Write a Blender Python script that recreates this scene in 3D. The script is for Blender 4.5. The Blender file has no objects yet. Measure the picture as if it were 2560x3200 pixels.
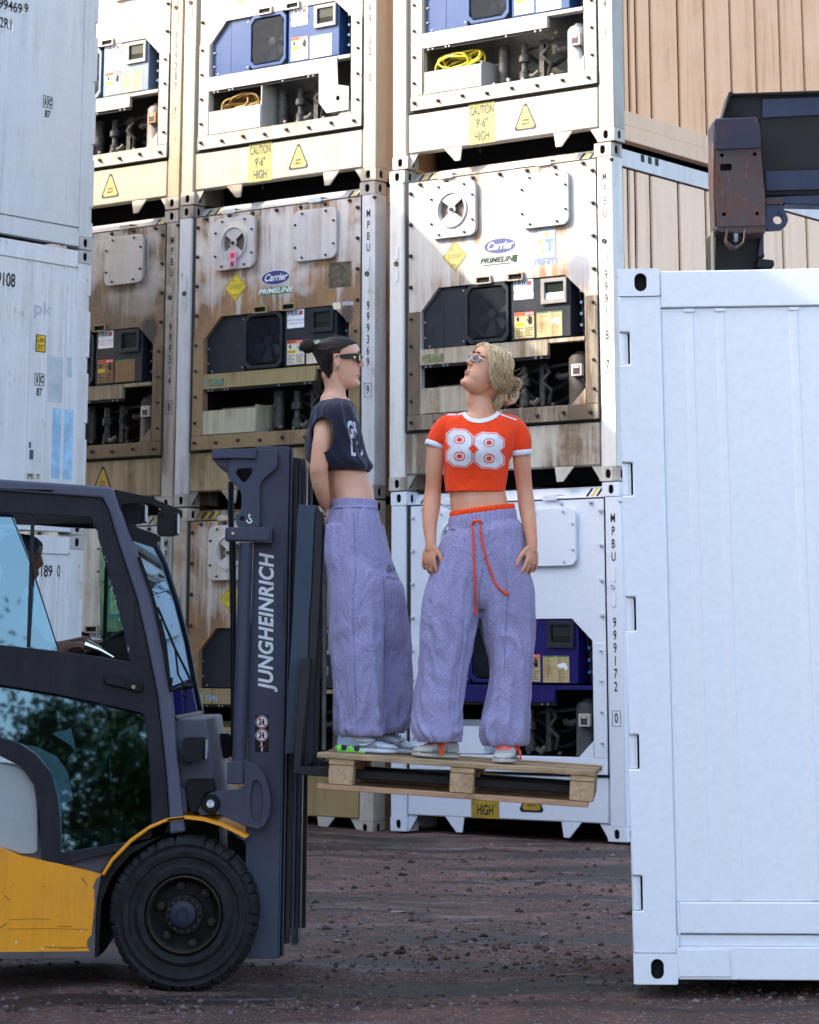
import bpy, math, random
import numpy as np
from mathutils import Vector, Matrix, Euler, noise as mnoise
from mathutils.bvhtree import BVHTree
from mathutils.geometry import tessellate_polygon
R_=math.radians; PI=math.pi
random.seed(7); rng=np.random.default_rng(7)
SC=bpy.context.scene; COL=SC.collection
# ---------------------------------------------------------------- camera
CF,CTH,CVP,CH=8120.,.2284,162.,1.47      # focal length (px of 2560x3200), pitch, principal row, height
cam=bpy.data.cameras.new('camera'); co=bpy.data.objects.new('camera',cam); COL.objects.link(co)
co.location=(0,0,CH); co.rotation_euler=(PI/2+CTH,0,0)
cam.sensor_fit='VERTICAL'; cam.sensor_height=36.; cam.lens=36.*CF/3200.
cam.shift_y=-(1600.-CVP)/3200.; cam.clip_end=2000.; cam.clip_start=.1
SC.camera=co
cam.dof.use_dof=True; cam.dof.focus_distance=11.9; cam.dof.aperture_fstop=13
# ---------------------------------------------------------------- light
SUN=Vector((-1.50,-.10,1.06)).normalized()
w=bpy.data.worlds.new('World'); SC.world=w; w.use_nodes=True
nt=w.node_tree; nt.nodes.clear()
sky=nt.nodes.new('ShaderNodeTexSky'); sky.sky_type='NISHITA'; sky.sun_disc=False
sky.sun_elevation=math.asin(SUN.z); sky.sun_rotation=math.atan2(SUN.x,SUN.y)%(2*PI)
sky.air_density=1.2; sky.dust_density=3.5; sky.ozone_density=1.2
bg=nt.nodes.new('ShaderNodeBackground'); bg.inputs[1].default_value=.15
wo=nt.nodes.new('ShaderNodeOutputWorld')
nt.links.new(sky.outputs[0],bg.inputs[0]); nt.links.new(bg.outputs[0],wo.inputs[0])
sd=bpy.data.lights.new('sun','SUN'); sd.energy=2.0; sd.angle=R_(.6); sd.color=(1,.93,.82)
so=bpy.data.objects.new('sun',sd); COL.objects.link(so); so.rotation_euler=SUN.to_track_quat('Z','Y').to_euler()
SC.view_settings.view_transform='Standard'; SC.view_settings.look='None'
SC.view_settings.exposure=2.22; SC.view_settings.gamma=1.0
SC.render.engine='CYCLES'
# ---------------------------------------------------------------- pixel <-> place helpers
_c,_s=math.cos(CTH),math.sin(CTH)
def ray(u,v):
    a=(u-1280)/CF; b=(CVP-v)/CF
    return Vector((a,_c-b*_s,_s+b*_c))
def at(u,v,Y):
    r=ray(u,v); k=Y/r.y
    return Vector((r.x*k,Y,CH+r.z*k))
# ---------------------------------------------------------------- materials
MATS={}
class N:
    def __init__(s,name):
        s.m=bpy.data.materials.new(name); s.m.use_nodes=True; s.t=s.m.node_tree
        s.b=s.t.nodes['Principled BSDF']; s.o=s.t.nodes['Material Output']
    def n(s,ty,ins={},**kw):
        x=s.t.nodes.new('ShaderNode'+ty)
        for k,v in kw.items(): setattr(x,k,v)
        for k,v in ins.items():
            if isinstance(v,bpy.types.NodeSocket): s.t.links.new(v,x.inputs[k])
            else: x.inputs[k].default_value=v
        return x
    def set(s,k,v):
        if isinstance(v,bpy.types.NodeSocket): s.t.links.new(v,s.b.inputs[k])
        else: s.b.inputs[k].default_value=v
    def coord(s,kind='Object'): return s.n('TexCoord').outputs[kind]
    def map(s,vec,scale=(1,1,1),loc=(0,0,0),rot=(0,0,0)):
        return s.n('Mapping',{'Vector':vec,'Location':loc,'Scale':scale,'Rotation':rot}).outputs[0]
    def noise(s,vec,sc,det=4,rough=.6,dist=0):
        return s.n('TexNoise',{'Vector':vec,'Scale':sc,'Detail':det,'Roughness':rough,'Distortion':dist}).outputs[0]
    def ramp(s,f,lo,hi,a=0.,b=1.):
        return s.n('MapRange',{'Value':f,'From Min':lo,'From Max':hi,'To Min':a,'To Max':b},interpolation_type='SMOOTHSTEP').outputs[0]
    def math(s,op,a,b=0.):
        return s.n('Math',{0:a,1:b},operation=op).outputs[0]
    def mix(s,f,a,b,mode='MIX'):
        x=s.n('Mix',data_type='RGBA',blend_type=mode)
        for i,v in ((0,f),(6,a),(7,b)):
            if isinstance(v,bpy.types.NodeSocket): s.t.links.new(v,x.inputs[i])
            else: x.inputs[i].default_value=v if i==0 else (*v[:3],1)
        return x.outputs[2]
    def bump(s,h,st=.3,d=.01):
        s.set('Normal',s.n('Bump',{'Height':h,'Strength':st,'Distance':d}).outputs[0])
def plain(name,col,rough=.6,metal=0.,var=.12,nsc=20,bump=.0,spec=.5,emit=None):
    if name in MATS: return MATS[name]
    k=N(name); v=k.coord()
    f=k.noise(v,nsc,5,.65)
    k.set('Base Color',k.mix(k.ramp(f,.3,.75),[c*(1-var) for c in col],[min(1,c*(1+var)) for c in col]))
    k.set('Roughness',k.ramp(f,.2,.8,max(0,rough-.1),min(1,rough+.1))); k.set('Metallic',metal); k.set('Specular IOR Level',spec if max(col)>.1 else min(spec,.2))
    if bump: k.bump(k.noise(v,nsc*3,4),bump,.004)
    MATS[name]=k.m; return k.m
def weathered(name,col,dirt=.3,dcol=(.20,.115,.045),rust=.3,seed=0.,rough=.45,scale=1.,low=0.,edge=0.,chip=.0,grime=(.05,.04,.035),cen=0.,spots=0.,bump=.25,spec=None,halo=0.,patch=None,var=1.):
    """old painted steel: run streaks, broad stains, rust specks, scuffs"""
    if name in MATS: return MATS[name]
    k=N(name); v0=k.coord(); v=k.map(v0,loc=(seed*3.1,seed*1.7,seed*.9))
    st=k.noise(k.map(v,(9,9,.55)),scale,6,.7,.3); st2=k.noise(k.map(v,(34,34,1.3)),scale,5,.65)
    bl=k.noise(v,1.5*scale,6,.62,.4); fi=k.noise(v,38*scale,6,.7)
    xyz=k.n('SeparateXYZ',{0:v0}).outputs
    g=k.math('MULTIPLY',k.ramp(bl,.32,.66),k.ramp(st,.28,.72))
    g=k.math('ADD',g,k.math('MULTIPLY',k.ramp(st2,.5,.85),k.ramp(bl,.35,.7,.05,.35)))
    if low: g=k.math('ADD',g,k.math('MULTIPLY',k.ramp(xyz[2],2.4,.2,0,low),k.ramp(bl,.2,.62)))
    if cen: 
        q=k.math('MULTIPLY',k.ramp(xyz[2],2.5,1.75),k.ramp(xyz[2],.1,.9,.4,1.)); g=k.math('ADD',g,k.math('MULTIPLY',k.math('MULTIPLY',q,cen),k.ramp(st,.22,.58,.35,1)))
    if edge:
        e=k.math('ADD',k.ramp(xyz[0],.52,.2),k.ramp(xyz[0],1.98,2.3)); g=k.math('ADD',g,k.math('MULTIPLY',k.math('MULTIPLY',e,edge),k.ramp(bl,.25,.6)))
    if halo:   # rust weeping from the edges of the bolted plates, the bolt row and the opening
        hsum=None
        for cx,cz,hx,hz in ((.745,2.5,.26,.255),(1.747,2.49,.26,.245)):
            dx=k.math('SUBTRACT',k.math('ABSOLUTE',k.math('SUBTRACT',xyz[0],cx)),hx); dz=k.math('SUBTRACT',k.math('ABSOLUTE',k.math('SUBTRACT',xyz[2],cz-.02)),hz)
            q=k.ramp(k.math('MAXIMUM',dx,dz),.085,.0); hsum=q if hsum is None else k.math('ADD',hsum,q)
        dx=k.math('SUBTRACT',k.math('ABSOLUTE',k.math('SUBTRACT',xyz[0],1.25)),.88); dz=k.math('SUBTRACT',k.math('ABSOLUTE',k.math('SUBTRACT',xyz[2],1.24)),.565)
        hsum=k.math('ADD',hsum,k.ramp(k.math('MAXIMUM',dx,dz),.16,.0)); hsum=k.math('ADD',hsum,k.ramp(xyz[2],2.70,2.82))
        g=k.math('ADD',g,k.math('MULTIPLY',k.math('MULTIPLY',hsum,halo),k.math('MULTIPLY',k.ramp(st,.32,.66,.05,1),k.ramp(bl,.25,.6,.3,1))))
    g=k.math('MINIMUM',k.math('MULTIPLY',g,dirt),.93)
    c1=k.mix(k.ramp(bl,.3,.7),[c*(1-.07*var) for c in col],[min(1,c*(1+.04*var)) for c in col])
    dc=k.mix(k.ramp(k.noise(v,5*scale,5),.35,.65),dcol,[a*.55+b*.25 for a,b in zip(dcol,grime)])
    c2=k.mix(g,c1,dc)
    if patch:   # sprayed over stencil
        px_,pz_,pr_,pc_=patch; dx=k.math('MULTIPLY',k.math('SUBTRACT',xyz[0],px_),1/pr_); dz=k.math('MULTIPLY',k.math('SUBTRACT',xyz[2],pz_),.75/pr_)
        d2=k.math('ADD',k.math('MULTIPLY',dx,dx),k.math('MULTIPLY',dz,dz)); c2=k.mix(k.math('MULTIPLY',k.ramp(k.math('ADD',d2,k.math('MULTIPLY',k.noise(v,6.,4),1.3)),1.75,.9),.8),c2,pc_)
    rs=k.noise(k.map(v,(1,1,.45)),11*scale,9,.72,.2)
    rm=k.math('MULTIPLY',k.ramp(rs,.66-.1*rust,.74-.07*rust),min(1.,rust*1.3))
    c3=k.mix(rm,c2,k.mix(fi,(.05,.018,.008),(.22,.075,.022)))
    if chip:
        cm=k.math('MULTIPLY',k.ramp(k.noise(k.map(v,(1.3,1.3,.5)),26*scale,7,.75),.63,.67),chip); c3=k.mix(cm,c3,(.03,.028,.03))
    c3=k.mix(k.ramp(fi,.3,.8,0,.10),c3,grime)
    k.set('Base Color',c3); k.set('Roughness',k.math('ADD',k.math('MULTIPLY',g,.35),k.ramp(fi,.2,.8,rough-.08,rough+.12)))
    k.set('Specular IOR Level',spec if spec is not None else (.22 if max(col)<.2 else .45))
    k.bump(k.math('ADD',k.math('MULTIPLY',k.noise(v,7*scale,3),1.),k.math('MULTIPLY',fi,.12)),bump,.006)
    MATS[name]=k.m; return k.m
def glass(name,tint=(.55,.68,.66),rough=.02,refl=.35,opac=.35):
    k=N(name); t=k.t; t.nodes.remove(k.b)
    gl=k.n('BsdfGlossy',{'Color':(.45,.66,.82,1),'Roughness':rough}); tr=k.n('BsdfTransparent',{'Color':(*tint,1)})
    fr=k.n('LayerWeight',{'Blend':.35}).outputs['Fresnel']
    f=k.math('MINIMUM',k.math('ADD',fr,refl),1.)
    mx=k.n('MixShader',{0:f,1:tr.outputs[0],2:gl.outputs[0]})
    t.links.new(mx.outputs[0],k.o.inputs[0]); return k.m
# ---------------------------------------------------------------- mesh building
class MB:
    def __init__(s): s.v=[]; s.f=[]; s.mi=[]; s.cur=0
    def add(s,vs,fs):
        o=len(s.v); s.v+= [tuple(p) for p in vs]; s.f+=[tuple(i+o for i in f) for f in fs]; s.mi+=[s.cur]*len(fs); return s
    def box(s,x0,x1,y0,y1,z0,z1):
        return s.add([(x0,y0,z0),(x1,y0,z0),(x1,y1,z0),(x0,y1,z0),(x0,y0,z1),(x1,y0,z1),(x1,y1,z1),(x0,y1,z1)],
          [(0,3,2,1),(4,5,6,7),(0,1,5,4),(1,2,6,5),(2,3,7,6),(3,0,4,7)])
    def obox(s,c,ax,ay,az):
        c,ax,ay,az=map(Vector,(c,ax,ay,az))
        P=[c+i*ax+j*ay+k*az for k in(-1,1) for (i,j) in((-1,-1),(1,-1),(1,1),(-1,1))]
        return s.add(P,[(0,3,2,1),(4,5,6,7),(0,1,5,4),(1,2,6,5),(2,3,7,6),(3,0,4,7)])
    def plate(s,outer,holes=(),d0=0.,d1=.01,fn=None,back=True):
        """polygon (a,b) with holes extruded along the third axis; fn maps (a,b,d) to xyz (default a->x, b->z, d->y)"""
        fn=fn or (lambda a,b,d:(a,d,b))
        loops=[list(outer)]+[list(h) for h in holes]
        tri=tessellate_polygon([[Vector((a,b,0)) for a,b in l] for l in loops])
        flat=[p for l in loops for p in l]; n=len(flat)
        vs=[fn(a,b,d0) for a,b in flat]+[fn(a,b,d1) for a,b in flat]
        fs=[tuple(t) for t in tri]
        if back: fs+=[tuple(i+n for i in reversed(t)) for t in tri]
        o=0
        for l in loops:
            m=len(l)
            for i in range(m): j=(i+1)%m; fs.append((o+i,o+j,o+j+n,o+i+n))
            o+=m
        return s.add(vs,fs)
    def cyl(s,p0,p1,r0,r1=None,n=16,cap=True):
        return s.tube([p0,p1],[r0,r0 if r1 is None else r1],n,cap)
    def tube(s,pts,r,n=8,cap=True):
        pts=[Vector(p) for p in pts]; m=len(pts)
        rr=r if isinstance(r,(list,tuple)) else [r]*m
        vs=[]; up=None
        for i,p in enumerate(pts):
            t=(pts[min(i+1,m-1)]-pts[max(i-1,0)]).normalized()
            if up is None: up=t.orthogonal().normalized()
            else:
                up=(up-t*up.dot(t)); up=up.normalized() if up.length>1e-6 else t.orthogonal().normalized()
            b=t.cross(up)
            for k in range(n):
                a=2*PI*k/n; vs.append(p+(up*math.cos(a)+b*math.sin(a))*rr[i])
        fs=[(i*n+k,i*n+(k+1)%n,(i+1)*n+(k+1)%n,(i+1)*n+k) for i in range(m-1) for k in range(n)]
        if cap: fs+=[tuple(reversed(range(n))),tuple((m-1)*n+k for k in range(n))]
        return s.add(vs,fs)
    def lathe(s,prof,c=(0,0,0),ax='y',n=48,fn=None,closed=False):
        c=Vector(c); vs=[]; m=len(prof)
        for r,d in prof:
            for k in range(n):
                a=2*PI*k/n; rr=r if fn is None else fn(r,a,d)
                p={'y':(rr*math.cos(a),d,rr*math.sin(a)),'z':(rr*math.cos(a),rr*math.sin(a),d),'x':(d,rr*math.cos(a),rr*math.sin(a))}[ax]
                vs.append(c+Vector(p))
        fs=[(i*n+k,i*n+(k+1)%n,(i+1)*n+(k+1)%n,(i+1)*n+k) for i in range(m-1) for k in range(n)]
        if closed: fs+=[((m-1)*n+k,(m-1)*n+(k+1)%n,(k+1)%n,k) for k in range(n)]
        return s.add(vs,fs)
    def ell(s,c,r,rot=None,n=20,m=14):
        c=Vector(c); M=rot if rot is not None else Matrix.Identity(3); vs=[]
        r=(r,r,r) if isinstance(r,(int,float)) else r
        for i in range(m+1):
            th=PI*i/m
            for k in range(n):
                a=2*PI*k/n; vs.append(c+M@Vector((r[0]*math.sin(th)*math.cos(a),r[1]*math.sin(th)*math.sin(a),r[2]*math.cos(th))))
        fs=[(i*n+k,i*n+(k+1)%n,(i+1)*n+(k+1)%n,(i+1)*n+k) for i in range(m) for k in range(n)]
        return s.add(vs,fs)
    def rings(s,rg,cap=True):
        n=len(rg[0]); vs=[p for r in rg for p in r]; m=len(rg)
        fs=[(i*n+k,i*n+(k+1)%n,(i+1)*n+(k+1)%n,(i+1)*n+k) for i in range(m-1) for k in range(n)]
        if cap: fs+=[tuple(reversed(range(n))),tuple((m-1)*n+k for k in range(n))]
        return s.add(vs,fs)
    def mesh(s,name='mesh',smooth=35,recalc=True):
        me=bpy.data.meshes.new(name); me.from_pydata(s.v,[],s.f); me.update()
        if any(s.mi): me.polygons.foreach_set('material_index',s.mi)
        if recalc:
            import bmesh
            b=bmesh.new(); b.from_mesh(me); bmesh.ops.remove_doubles(b,verts=b.verts,dist=1e-5)
            bmesh.ops.recalc_face_normals(b,faces=b.faces); b.to_mesh(me); b.free()
        if smooth: me.shade_smooth(); me.set_sharp_from_angle(angle=R_(smooth))
        return me
    def build(s,name,mat,parent=None,bevel=0.,seg=1,smooth=35,recalc=True,loc=(0,0,0),rot=(0,0,0)):
        return link(name,s.mesh(name,smooth,recalc),mat,parent,bevel,seg,loc,rot)
def link(name,me,mat,parent=None,bevel=0.,seg=1,loc=(0,0,0),rot=(0,0,0)):
    o=bpy.data.objects.new(name,me); COL.objects.link(o)
    if mat is not None and len(me.materials)==0:
        for m in (mat if isinstance(mat,(list,tuple)) else [mat]): me.materials.append(m)
    o.parent=parent; o.location=loc; o.rotation_euler=rot
    if bevel:
        b=o.modifiers.new('bevel','BEVEL'); b.width=bevel; b.segments=seg; b.limit_method='ANGLE'; b.angle_limit=R_(40); b.harden_normals=False
    return o
def thing(name,label,cat,loc=(0,0,0),rot=(0,0,0),group=None):
    o=bpy.data.objects.new(name,None); COL.objects.link(o); o.empty_display_size=.2
    o.location=loc; o.rotation_euler=rot; tag(o,label,cat,group); return o
def tag(o,label,cat,group=None,kind=None):
    if label: o['label']=label
    if cat: o['category']=cat
    if group: o['group']=group
    if kind: o['kind']=kind
    return o
def rrect(x0,x1,z0,z1,r,n=4):
    P=[]
    for cx,cz,a0 in ((x1-r,z1-r,0),(x0+r,z1-r,90),(x0+r,z0+r,180),(x1-r,z0+r,270)):
        for i in range(n+1): a=R_(a0+90*i/n); P.append((cx+r*math.cos(a),cz+r*math.sin(a)))
    return P
def oval(cx,cz,a,b,n=20): return [(cx+a*math.cos(2*PI*i/n),cz+b*math.sin(2*PI*i/n)) for i in range(n)]
def slot(cx,cz,w,h,n=6): return rrect(cx-w/2,cx+w/2,cz-h/2,cz+h/2,min(w,h)/2*.99,n)
# ---------------------------------------------------------------- lettering
_TX={}
def text_mesh(s,size=.1,bold=0.,shear=0.,xs=1.,align='CENTER',space=1.):
    key=(s,size,bold,shear,xs,align,space)
    if key in _TX: return _TX[key]
    c=bpy.data.curves.new('t','FONT'); c.body=s; c.size=size; c.offset=bold; c.shear=shear; c.align_x=align; c.align_y='CENTER'; c.space_character=space
    o=bpy.data.objects.new('t',c); COL.objects.link(o)
    dg=bpy.context.evaluated_depsgraph_get(); me=bpy.data.meshes.new_from_object(o.evaluated_get(dg))
    bpy.data.objects.remove(o); bpy.data.curves.remove(c)
    for v in me.vertices: v.co.x*=xs
    me.materials.clear(); _TX[key]=me; return me
def text(s,mat,parent,x,z,y=-.003,size=.1,bold=0.,shear=0.,xs=1.,align='CENTER',name='lettering',rz=0,space=1.):
    me=text_mesh(s,size,bold,shear,xs,align,space).copy()
    return link(name,me,mat,parent,loc=(x,y,z),rot=(PI/2,rz,0))
# ================================================================ GROUND
def smooth(a,b,x):
    t=min(1,max(0,(x-a)/(b-a))); return t*t*(3-2*t)
def gz(x,y):
    z=.095*(1-smooth(12.6,15.5,y+ .25*math.sin(x*1.7)))*smooth(-60,6,y)
    z+=.03*smooth(-.2,.9,x)*(1-smooth(12.,13.6,y))
    z+=-.05*smooth(15,19,y)*(1-smooth(23,27,y))*smooth(-2,.5,x)
    return z
def gzd(x,y):
    z=gz(x,y)
    if 5<y<30 and -8<x<8:
        near=1 if y>9 else .4
        z+=.020*mnoise.noise(Vector((x*1.1,y*.5,0)))+.011*mnoise.noise(Vector((x*2.4,y*1.3,4)))
        z+=.006*mnoise.noise(Vector((x*6,y*5,9)))+.006*mnoise.noise(Vector((x*15,y*13,2)))+.006*abs(mnoise.noise(Vector((x*34,y*30,2))))
        # wheel ruts running slantwise over the yard
        for cx,sl,wd,dp in ((-.2,3.4,.16,.035),(1.1,3.2,.2,.03),(-2.2,3.8,.2,.03)):
            d=(x-cx)-(y-13.5)*.9*sl*.28; z-=dp*math.exp(-(d/ (wd*2.2))**2)*smooth(10,12,y)*(1-smooth(18,22,y))*(.7+.6*mnoise.noise(Vector((x*2,y*2,7))))
    return z
def ground():
    xs=sorted(set([round(v,3) for v in np.concatenate([np.linspace(-600,-40,8),np.linspace(-38,-7,14),np.linspace(-6.5,-2.6,30),np.arange(-2.5,2.5,.032),np.linspace(2.55,6.5,30),np.linspace(7,38,14),np.linspace(40,600,8)])]))
    ys=sorted(set([round(v,3) for v in np.concatenate([np.linspace(-600,-40,8),np.linspace(-38,6,16),np.linspace(6.5,10.7,22),np.arange(10.8,16.5,.034),np.arange(16.5,26.5,.06),np.linspace(26.7,60,12),np.linspace(70,900,10)])]))
    m=MB(); nx=len(xs)
    for y in ys:
        for x in xs: m.v.append((x,y,gzd(x,y)))
    m.f=[(j*nx+i,j*nx+i+1,(j+1)*nx+i+1,(j+1)*nx+i) for j in range(len(ys)-1) for i in range(nx-1)]; m.mi=[0]*len(m.f)
    k=N('gravel'); v=k.coord()
    big=k.noise(k.map(v,(.8,.45,1)),1.6,6,.65,.3); med=k.noise(k.map(v,(1,.7,1)),7,6,.7); fi=k.noise(v,90,5,.7)
    vo=k.n('TexVoronoi',{'Vector':v,'Scale':55.}); vc=vo.outputs['Color']; vd=vo.outputs['Distance']
    vs=k.n('SeparateColor',{0:vc}).outputs
    c=k.mix(k.ramp(big,.36,.64),(.062,.029,.019),(.165,.080,.057))
    c=k.mix(k.ramp(med,.42,.68),c,(.045,.03,.024))
    c=k.mix(k.ramp(fi,.35,.7,0,.6),c,(.20,.11,.085))
    g1=k.math('MULTIPLY',k.ramp(vs[0],.80,.86),k.ramp(vd,.55,.25)); c=k.mix(g1,c,(.26,.23,.24))
    g2=k.math('MULTIPLY',k.ramp(vs[1],.86,.90),k.ramp(vd,.55,.25)); c=k.mix(g2,c,(.018,.014,.012))
    mud=k.noise(k.map(v,(.35,1.5,1),rot=(0,0,.30)),.95,6,.60,.4)
    mm=k.ramp(mud,.47,.55); c=k.mix(k.math('MULTIPLY',mm,.85),c,(.016,.0115,.008))
    dust=k.noise(k.map(v,(.6,2.2,1),loc=(5,2,0)),1.3,5,.6,.3); c=k.mix(k.ramp(dust,.56,.70,0,.6),c,(.22,.185,.185))
    k.set('Base Color',c); k.set('Roughness',k.ramp(mm,0,1,.92,.6)); k.set('Specular IOR Level',.3)
    h=k.math('ADD',k.math('MULTIPLY',vd,.5),k.math('ADD',fi,k.math('MULTIPLY',med,1.5))); k.bump(h,.9,.016)
    tag(m.build('gravel_ground',k.m,smooth=60,recalc=False),'reddish brown gravel yard with dark muddy wheel ruts',None,kind='structure')
ground()
def stones():
    me=MB(); base=[]
    import itertools
    for k in range(5):
        v=[]; 
        for i in range(4):
            th=PI*(i+.5)/4
            for j in range(6):
                a=2*PI*j/6+i*.4; r=random.uniform(.75,1.15); v.append((r*math.sin(th)*math.cos(a),r*math.sin(th)*math.sin(a)*.85,r*math.cos(th)*.6))
        v+= [(0,0,.62),(0,0,-.6)]
        f=[(i*6+j,i*6+(j+1)%6,(i+1)*6+(j+1)%6,(i+1)*6+j) for i in range(3) for j in range(6)]
        f+=[(j,24,(j+1)%6) for j in range(6)]+[(18+j,18+(j+1)%6,25) for j in range(6)]
        base.append((np.array(v),f))
    cols=3; sets=[MB() for _ in range(cols)]
    small=(np.array([(1,0,0),(0,1,0),(-1,0,0),(0,-1,0),(.1,.1,.6),(0,0,-.5)]),[(0,1,4),(1,2,4),(2,3,4),(3,0,4),(1,0,5),(2,1,5),(3,2,5),(0,3,5)])
    for i in range(34000):
        y=10.9+ (random.random()**1.7)*11.5; x=random.uniform(-.26*y,.26*y)
        if mnoise.noise(Vector((x*1.1,y*.8,3)))<random.uniform(-.5,.55): continue
        s=min(.034 if y>12.6 else .017,.0034*(1/ (random.random()+.02))**.6*(1+.05*(y-11)))
        b,f=base[random.randrange(5)] if s>.011 else small; a=random.uniform(0,6.28); ca,sa=math.cos(a),math.sin(a)
        P=b*s*np.array([1,random.uniform(.7,1.2),random.uniform(.7,1.1)]); P=P@np.array([[ca,sa,0],[-sa,ca,0],[0,0,1]])+np.array([x,y,gzd(x,y)+s*.12])
        sets[random.choices(range(3),(6,2.5,2))[0]].add(P.tolist(),f)
    for m,c,nm in zip(sets,((.10,.058,.048),(.14,.115,.115),(.035,.026,.022)),('brown','pale grey','dark')):
        tag(m.build('loose_stones',plain('stone_'+nm,c,.85,var=.45,nsc=14,bump=.3),smooth=0,recalc=False),nm+' loose stones scattered over the gravel yard',None,kind='stuff')
stones()
# puddle by the mast foot
pd=MB(); c=at(1010,2803,13.6)
P=[]
for i in range(40):
    a=2*PI*i/40; r=1+.18*math.sin(3*a+1)+.1*math.sin(7*a); P.append((-.47+.36*r*math.cos(a),16.1+.17*r*math.sin(a)))
zp=max(gzd(x,y) for x,y in P)-.012
k=N('puddle_water'); k.set('Base Color',(.05,.035,.02,1)); k.set('Roughness',.04); k.set('Specular IOR Level',.6)
pd.plate(P,(),zp-.01,zp,fn=lambda a,b,d:(a,b,d)); tag(pd.build('puddle',k.m),'small muddy puddle on the gravel beside the mast',None,kind='structure')
# ================================================================ CONTAINER PARTS
YAW=.6432
BLACK=plain('ink_black',(.012,.012,.014),.6)
WHITEINK=plain('ink_white',(.75,.76,.78),.6)
SEALM=plain('rubber_seal',(.028,.026,.026),.7)
DARKM=plain('dark_shade_fill',(.008,.007,.0065),.8,var=.4,nsc=8)
BOLTM=plain('bolt_steel',(.10,.08,.065),.5,.6,var=.5,nsc=60)
def castm(m,x0,x1,y0,y1,z0,z1,hx=None,side=None,t=.012):
    """hollow corner casting: plates with oval holes; side=+1/-1 gives the outer side"""
    cx=(x0+x1)/2 if hx is None else hx; cz=(z0+z1)/2
    m.plate(rrect(x0,x1,z0,z1,.008,2),[slot(cx,cz,.052,.078)],y0,y0+t)
    for sx in (x0,x1-t):
        m.plate([(y0+t,z0),(y1,z0),(y1,z1),(y0+t,z1)],[slot((y0+y1)/2,cz,.052,.078)],sx,sx+t,fn=lambda a,b,d:(d,a,b))
    m.box(x0+t,x1-t,y0+t,y1,z1-t,z1-.001); m.box(x0+t,x1-t,y0+t,y1,z0+.001,z0+t); m.box(x0+t,x1-t,y1-t,y1-.001,z0+t,z1-t)
_bolt=None
def bolt_mesh():
    global _bolt
    if _bolt is None:
        m=MB(); m.lathe([(.0001,-.034),(.011,-.034),(.012,-.014),(.019,-.013),(.019,0)],n=8); _bolt=m.mesh('bolt',40)
    return _bolt
def bolt(parent,x,z,y,mat,s=1.):
    o=bpy.data.objects.new('bolt',bolt_mesh()); COL.objects.link(o); o.parent=parent; o.location=(x,y,z); o.rotation_euler=(0,random.uniform(0,1),0); o.scale=(s,)*3
    if not bolt_mesh().materials: bolt_mesh().materials.append(BOLTM)
    o.material_slots[0].link='OBJECT'; o.material_slots[0].material=mat
    return o
BLUEINK=plain('badge_blue',(.022,.03,.16),.5); GREENINK=plain('badge_green',(.02,.17,.07),.55); YEL=plain('sign_yellow',(.60,.45,.02),.55,var=.2,nsc=9); YELF=plain('sign_yellow_faded',(.42,.34,.09),.55,var=.2,nsc=9)
LBLUE=plain('badge_light_blue',(.25,.48,.75),.5); PAPER=plain('label_paper',(.72,.74,.78),.6,var=.08); REDI=plain('label_red',(.55,.03,.03),.6); ORI=plain('label_orange',(.60,.09,.02),.6)
OLDP=weathered('label_browned',(.50,.40,.20),.8,(.25,.13,.03),.2,3,.6,4.); OLDPW=weathered('label_pale',(.66,.62,.50),.5,(.4,.28,.12),.1,5,.6,4.)
NUMF=plain('number_faded',(.07,.07,.08),.6,var=.4,nsc=30)
def star(cx,cz,r): return [(cx+(r if i%2==0 else r*.42)*math.sin(i*PI/5),cz+(r if i%2==0 else r*.42)*math.cos(i*PI/5)) for i in range(10)]
def sticker(parent,x0,x1,z0,z1,mat,y=-.0015,name='label_plate',t=.0012):
    return MB().box(x0,x1,y,y+t,z0,z1).build(name,mat,parent,smooth=0)
def lines(parent,x0,x1,z0,z1,n,mat,y=-.003,h=.5,seed=0):
    r=random.Random(seed); m=MB(); d=(z1-z0)/n
    for i in range(n):
        zz=z1-(i+.5)*d; x=x0
        while x<x1-.008:
            w_=r.uniform(.006,.022); w_=min(w_,x1-x); m.box(x,x+w_,y,y+.0006,zz-d*h/2,zz+d*h/2); x+=w_+.005
            if r.random()<.08: break
    return m.build('fine_print',mat,parent,smooth=0)
def hand_sign(parent,x,z,s,mat,y=-.003):
    m=MB(); m.plate(rrect(x-.4*s,x+.3*s,z-.7*s,z,.15*s),(),y,y+.0006)
    for i in range(4): m.plate(rrect(x-.4*s+i*.19*s,x-.26*s+i*.19*s,z-.05*s,z+(.65+.18*math.sin(i*1.1+.4))*s,.06*s),(),y,y+.0006)
    m.plate([(x-.4*s,z-.5*s),(x-.85*s,z+.25*s),(x-.68*s,z+.32*s),(x-.3*s,z-.1*s)],(),y,y+.0006)
    m.build('hand_symbol',mat,parent,smooth=0)
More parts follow.
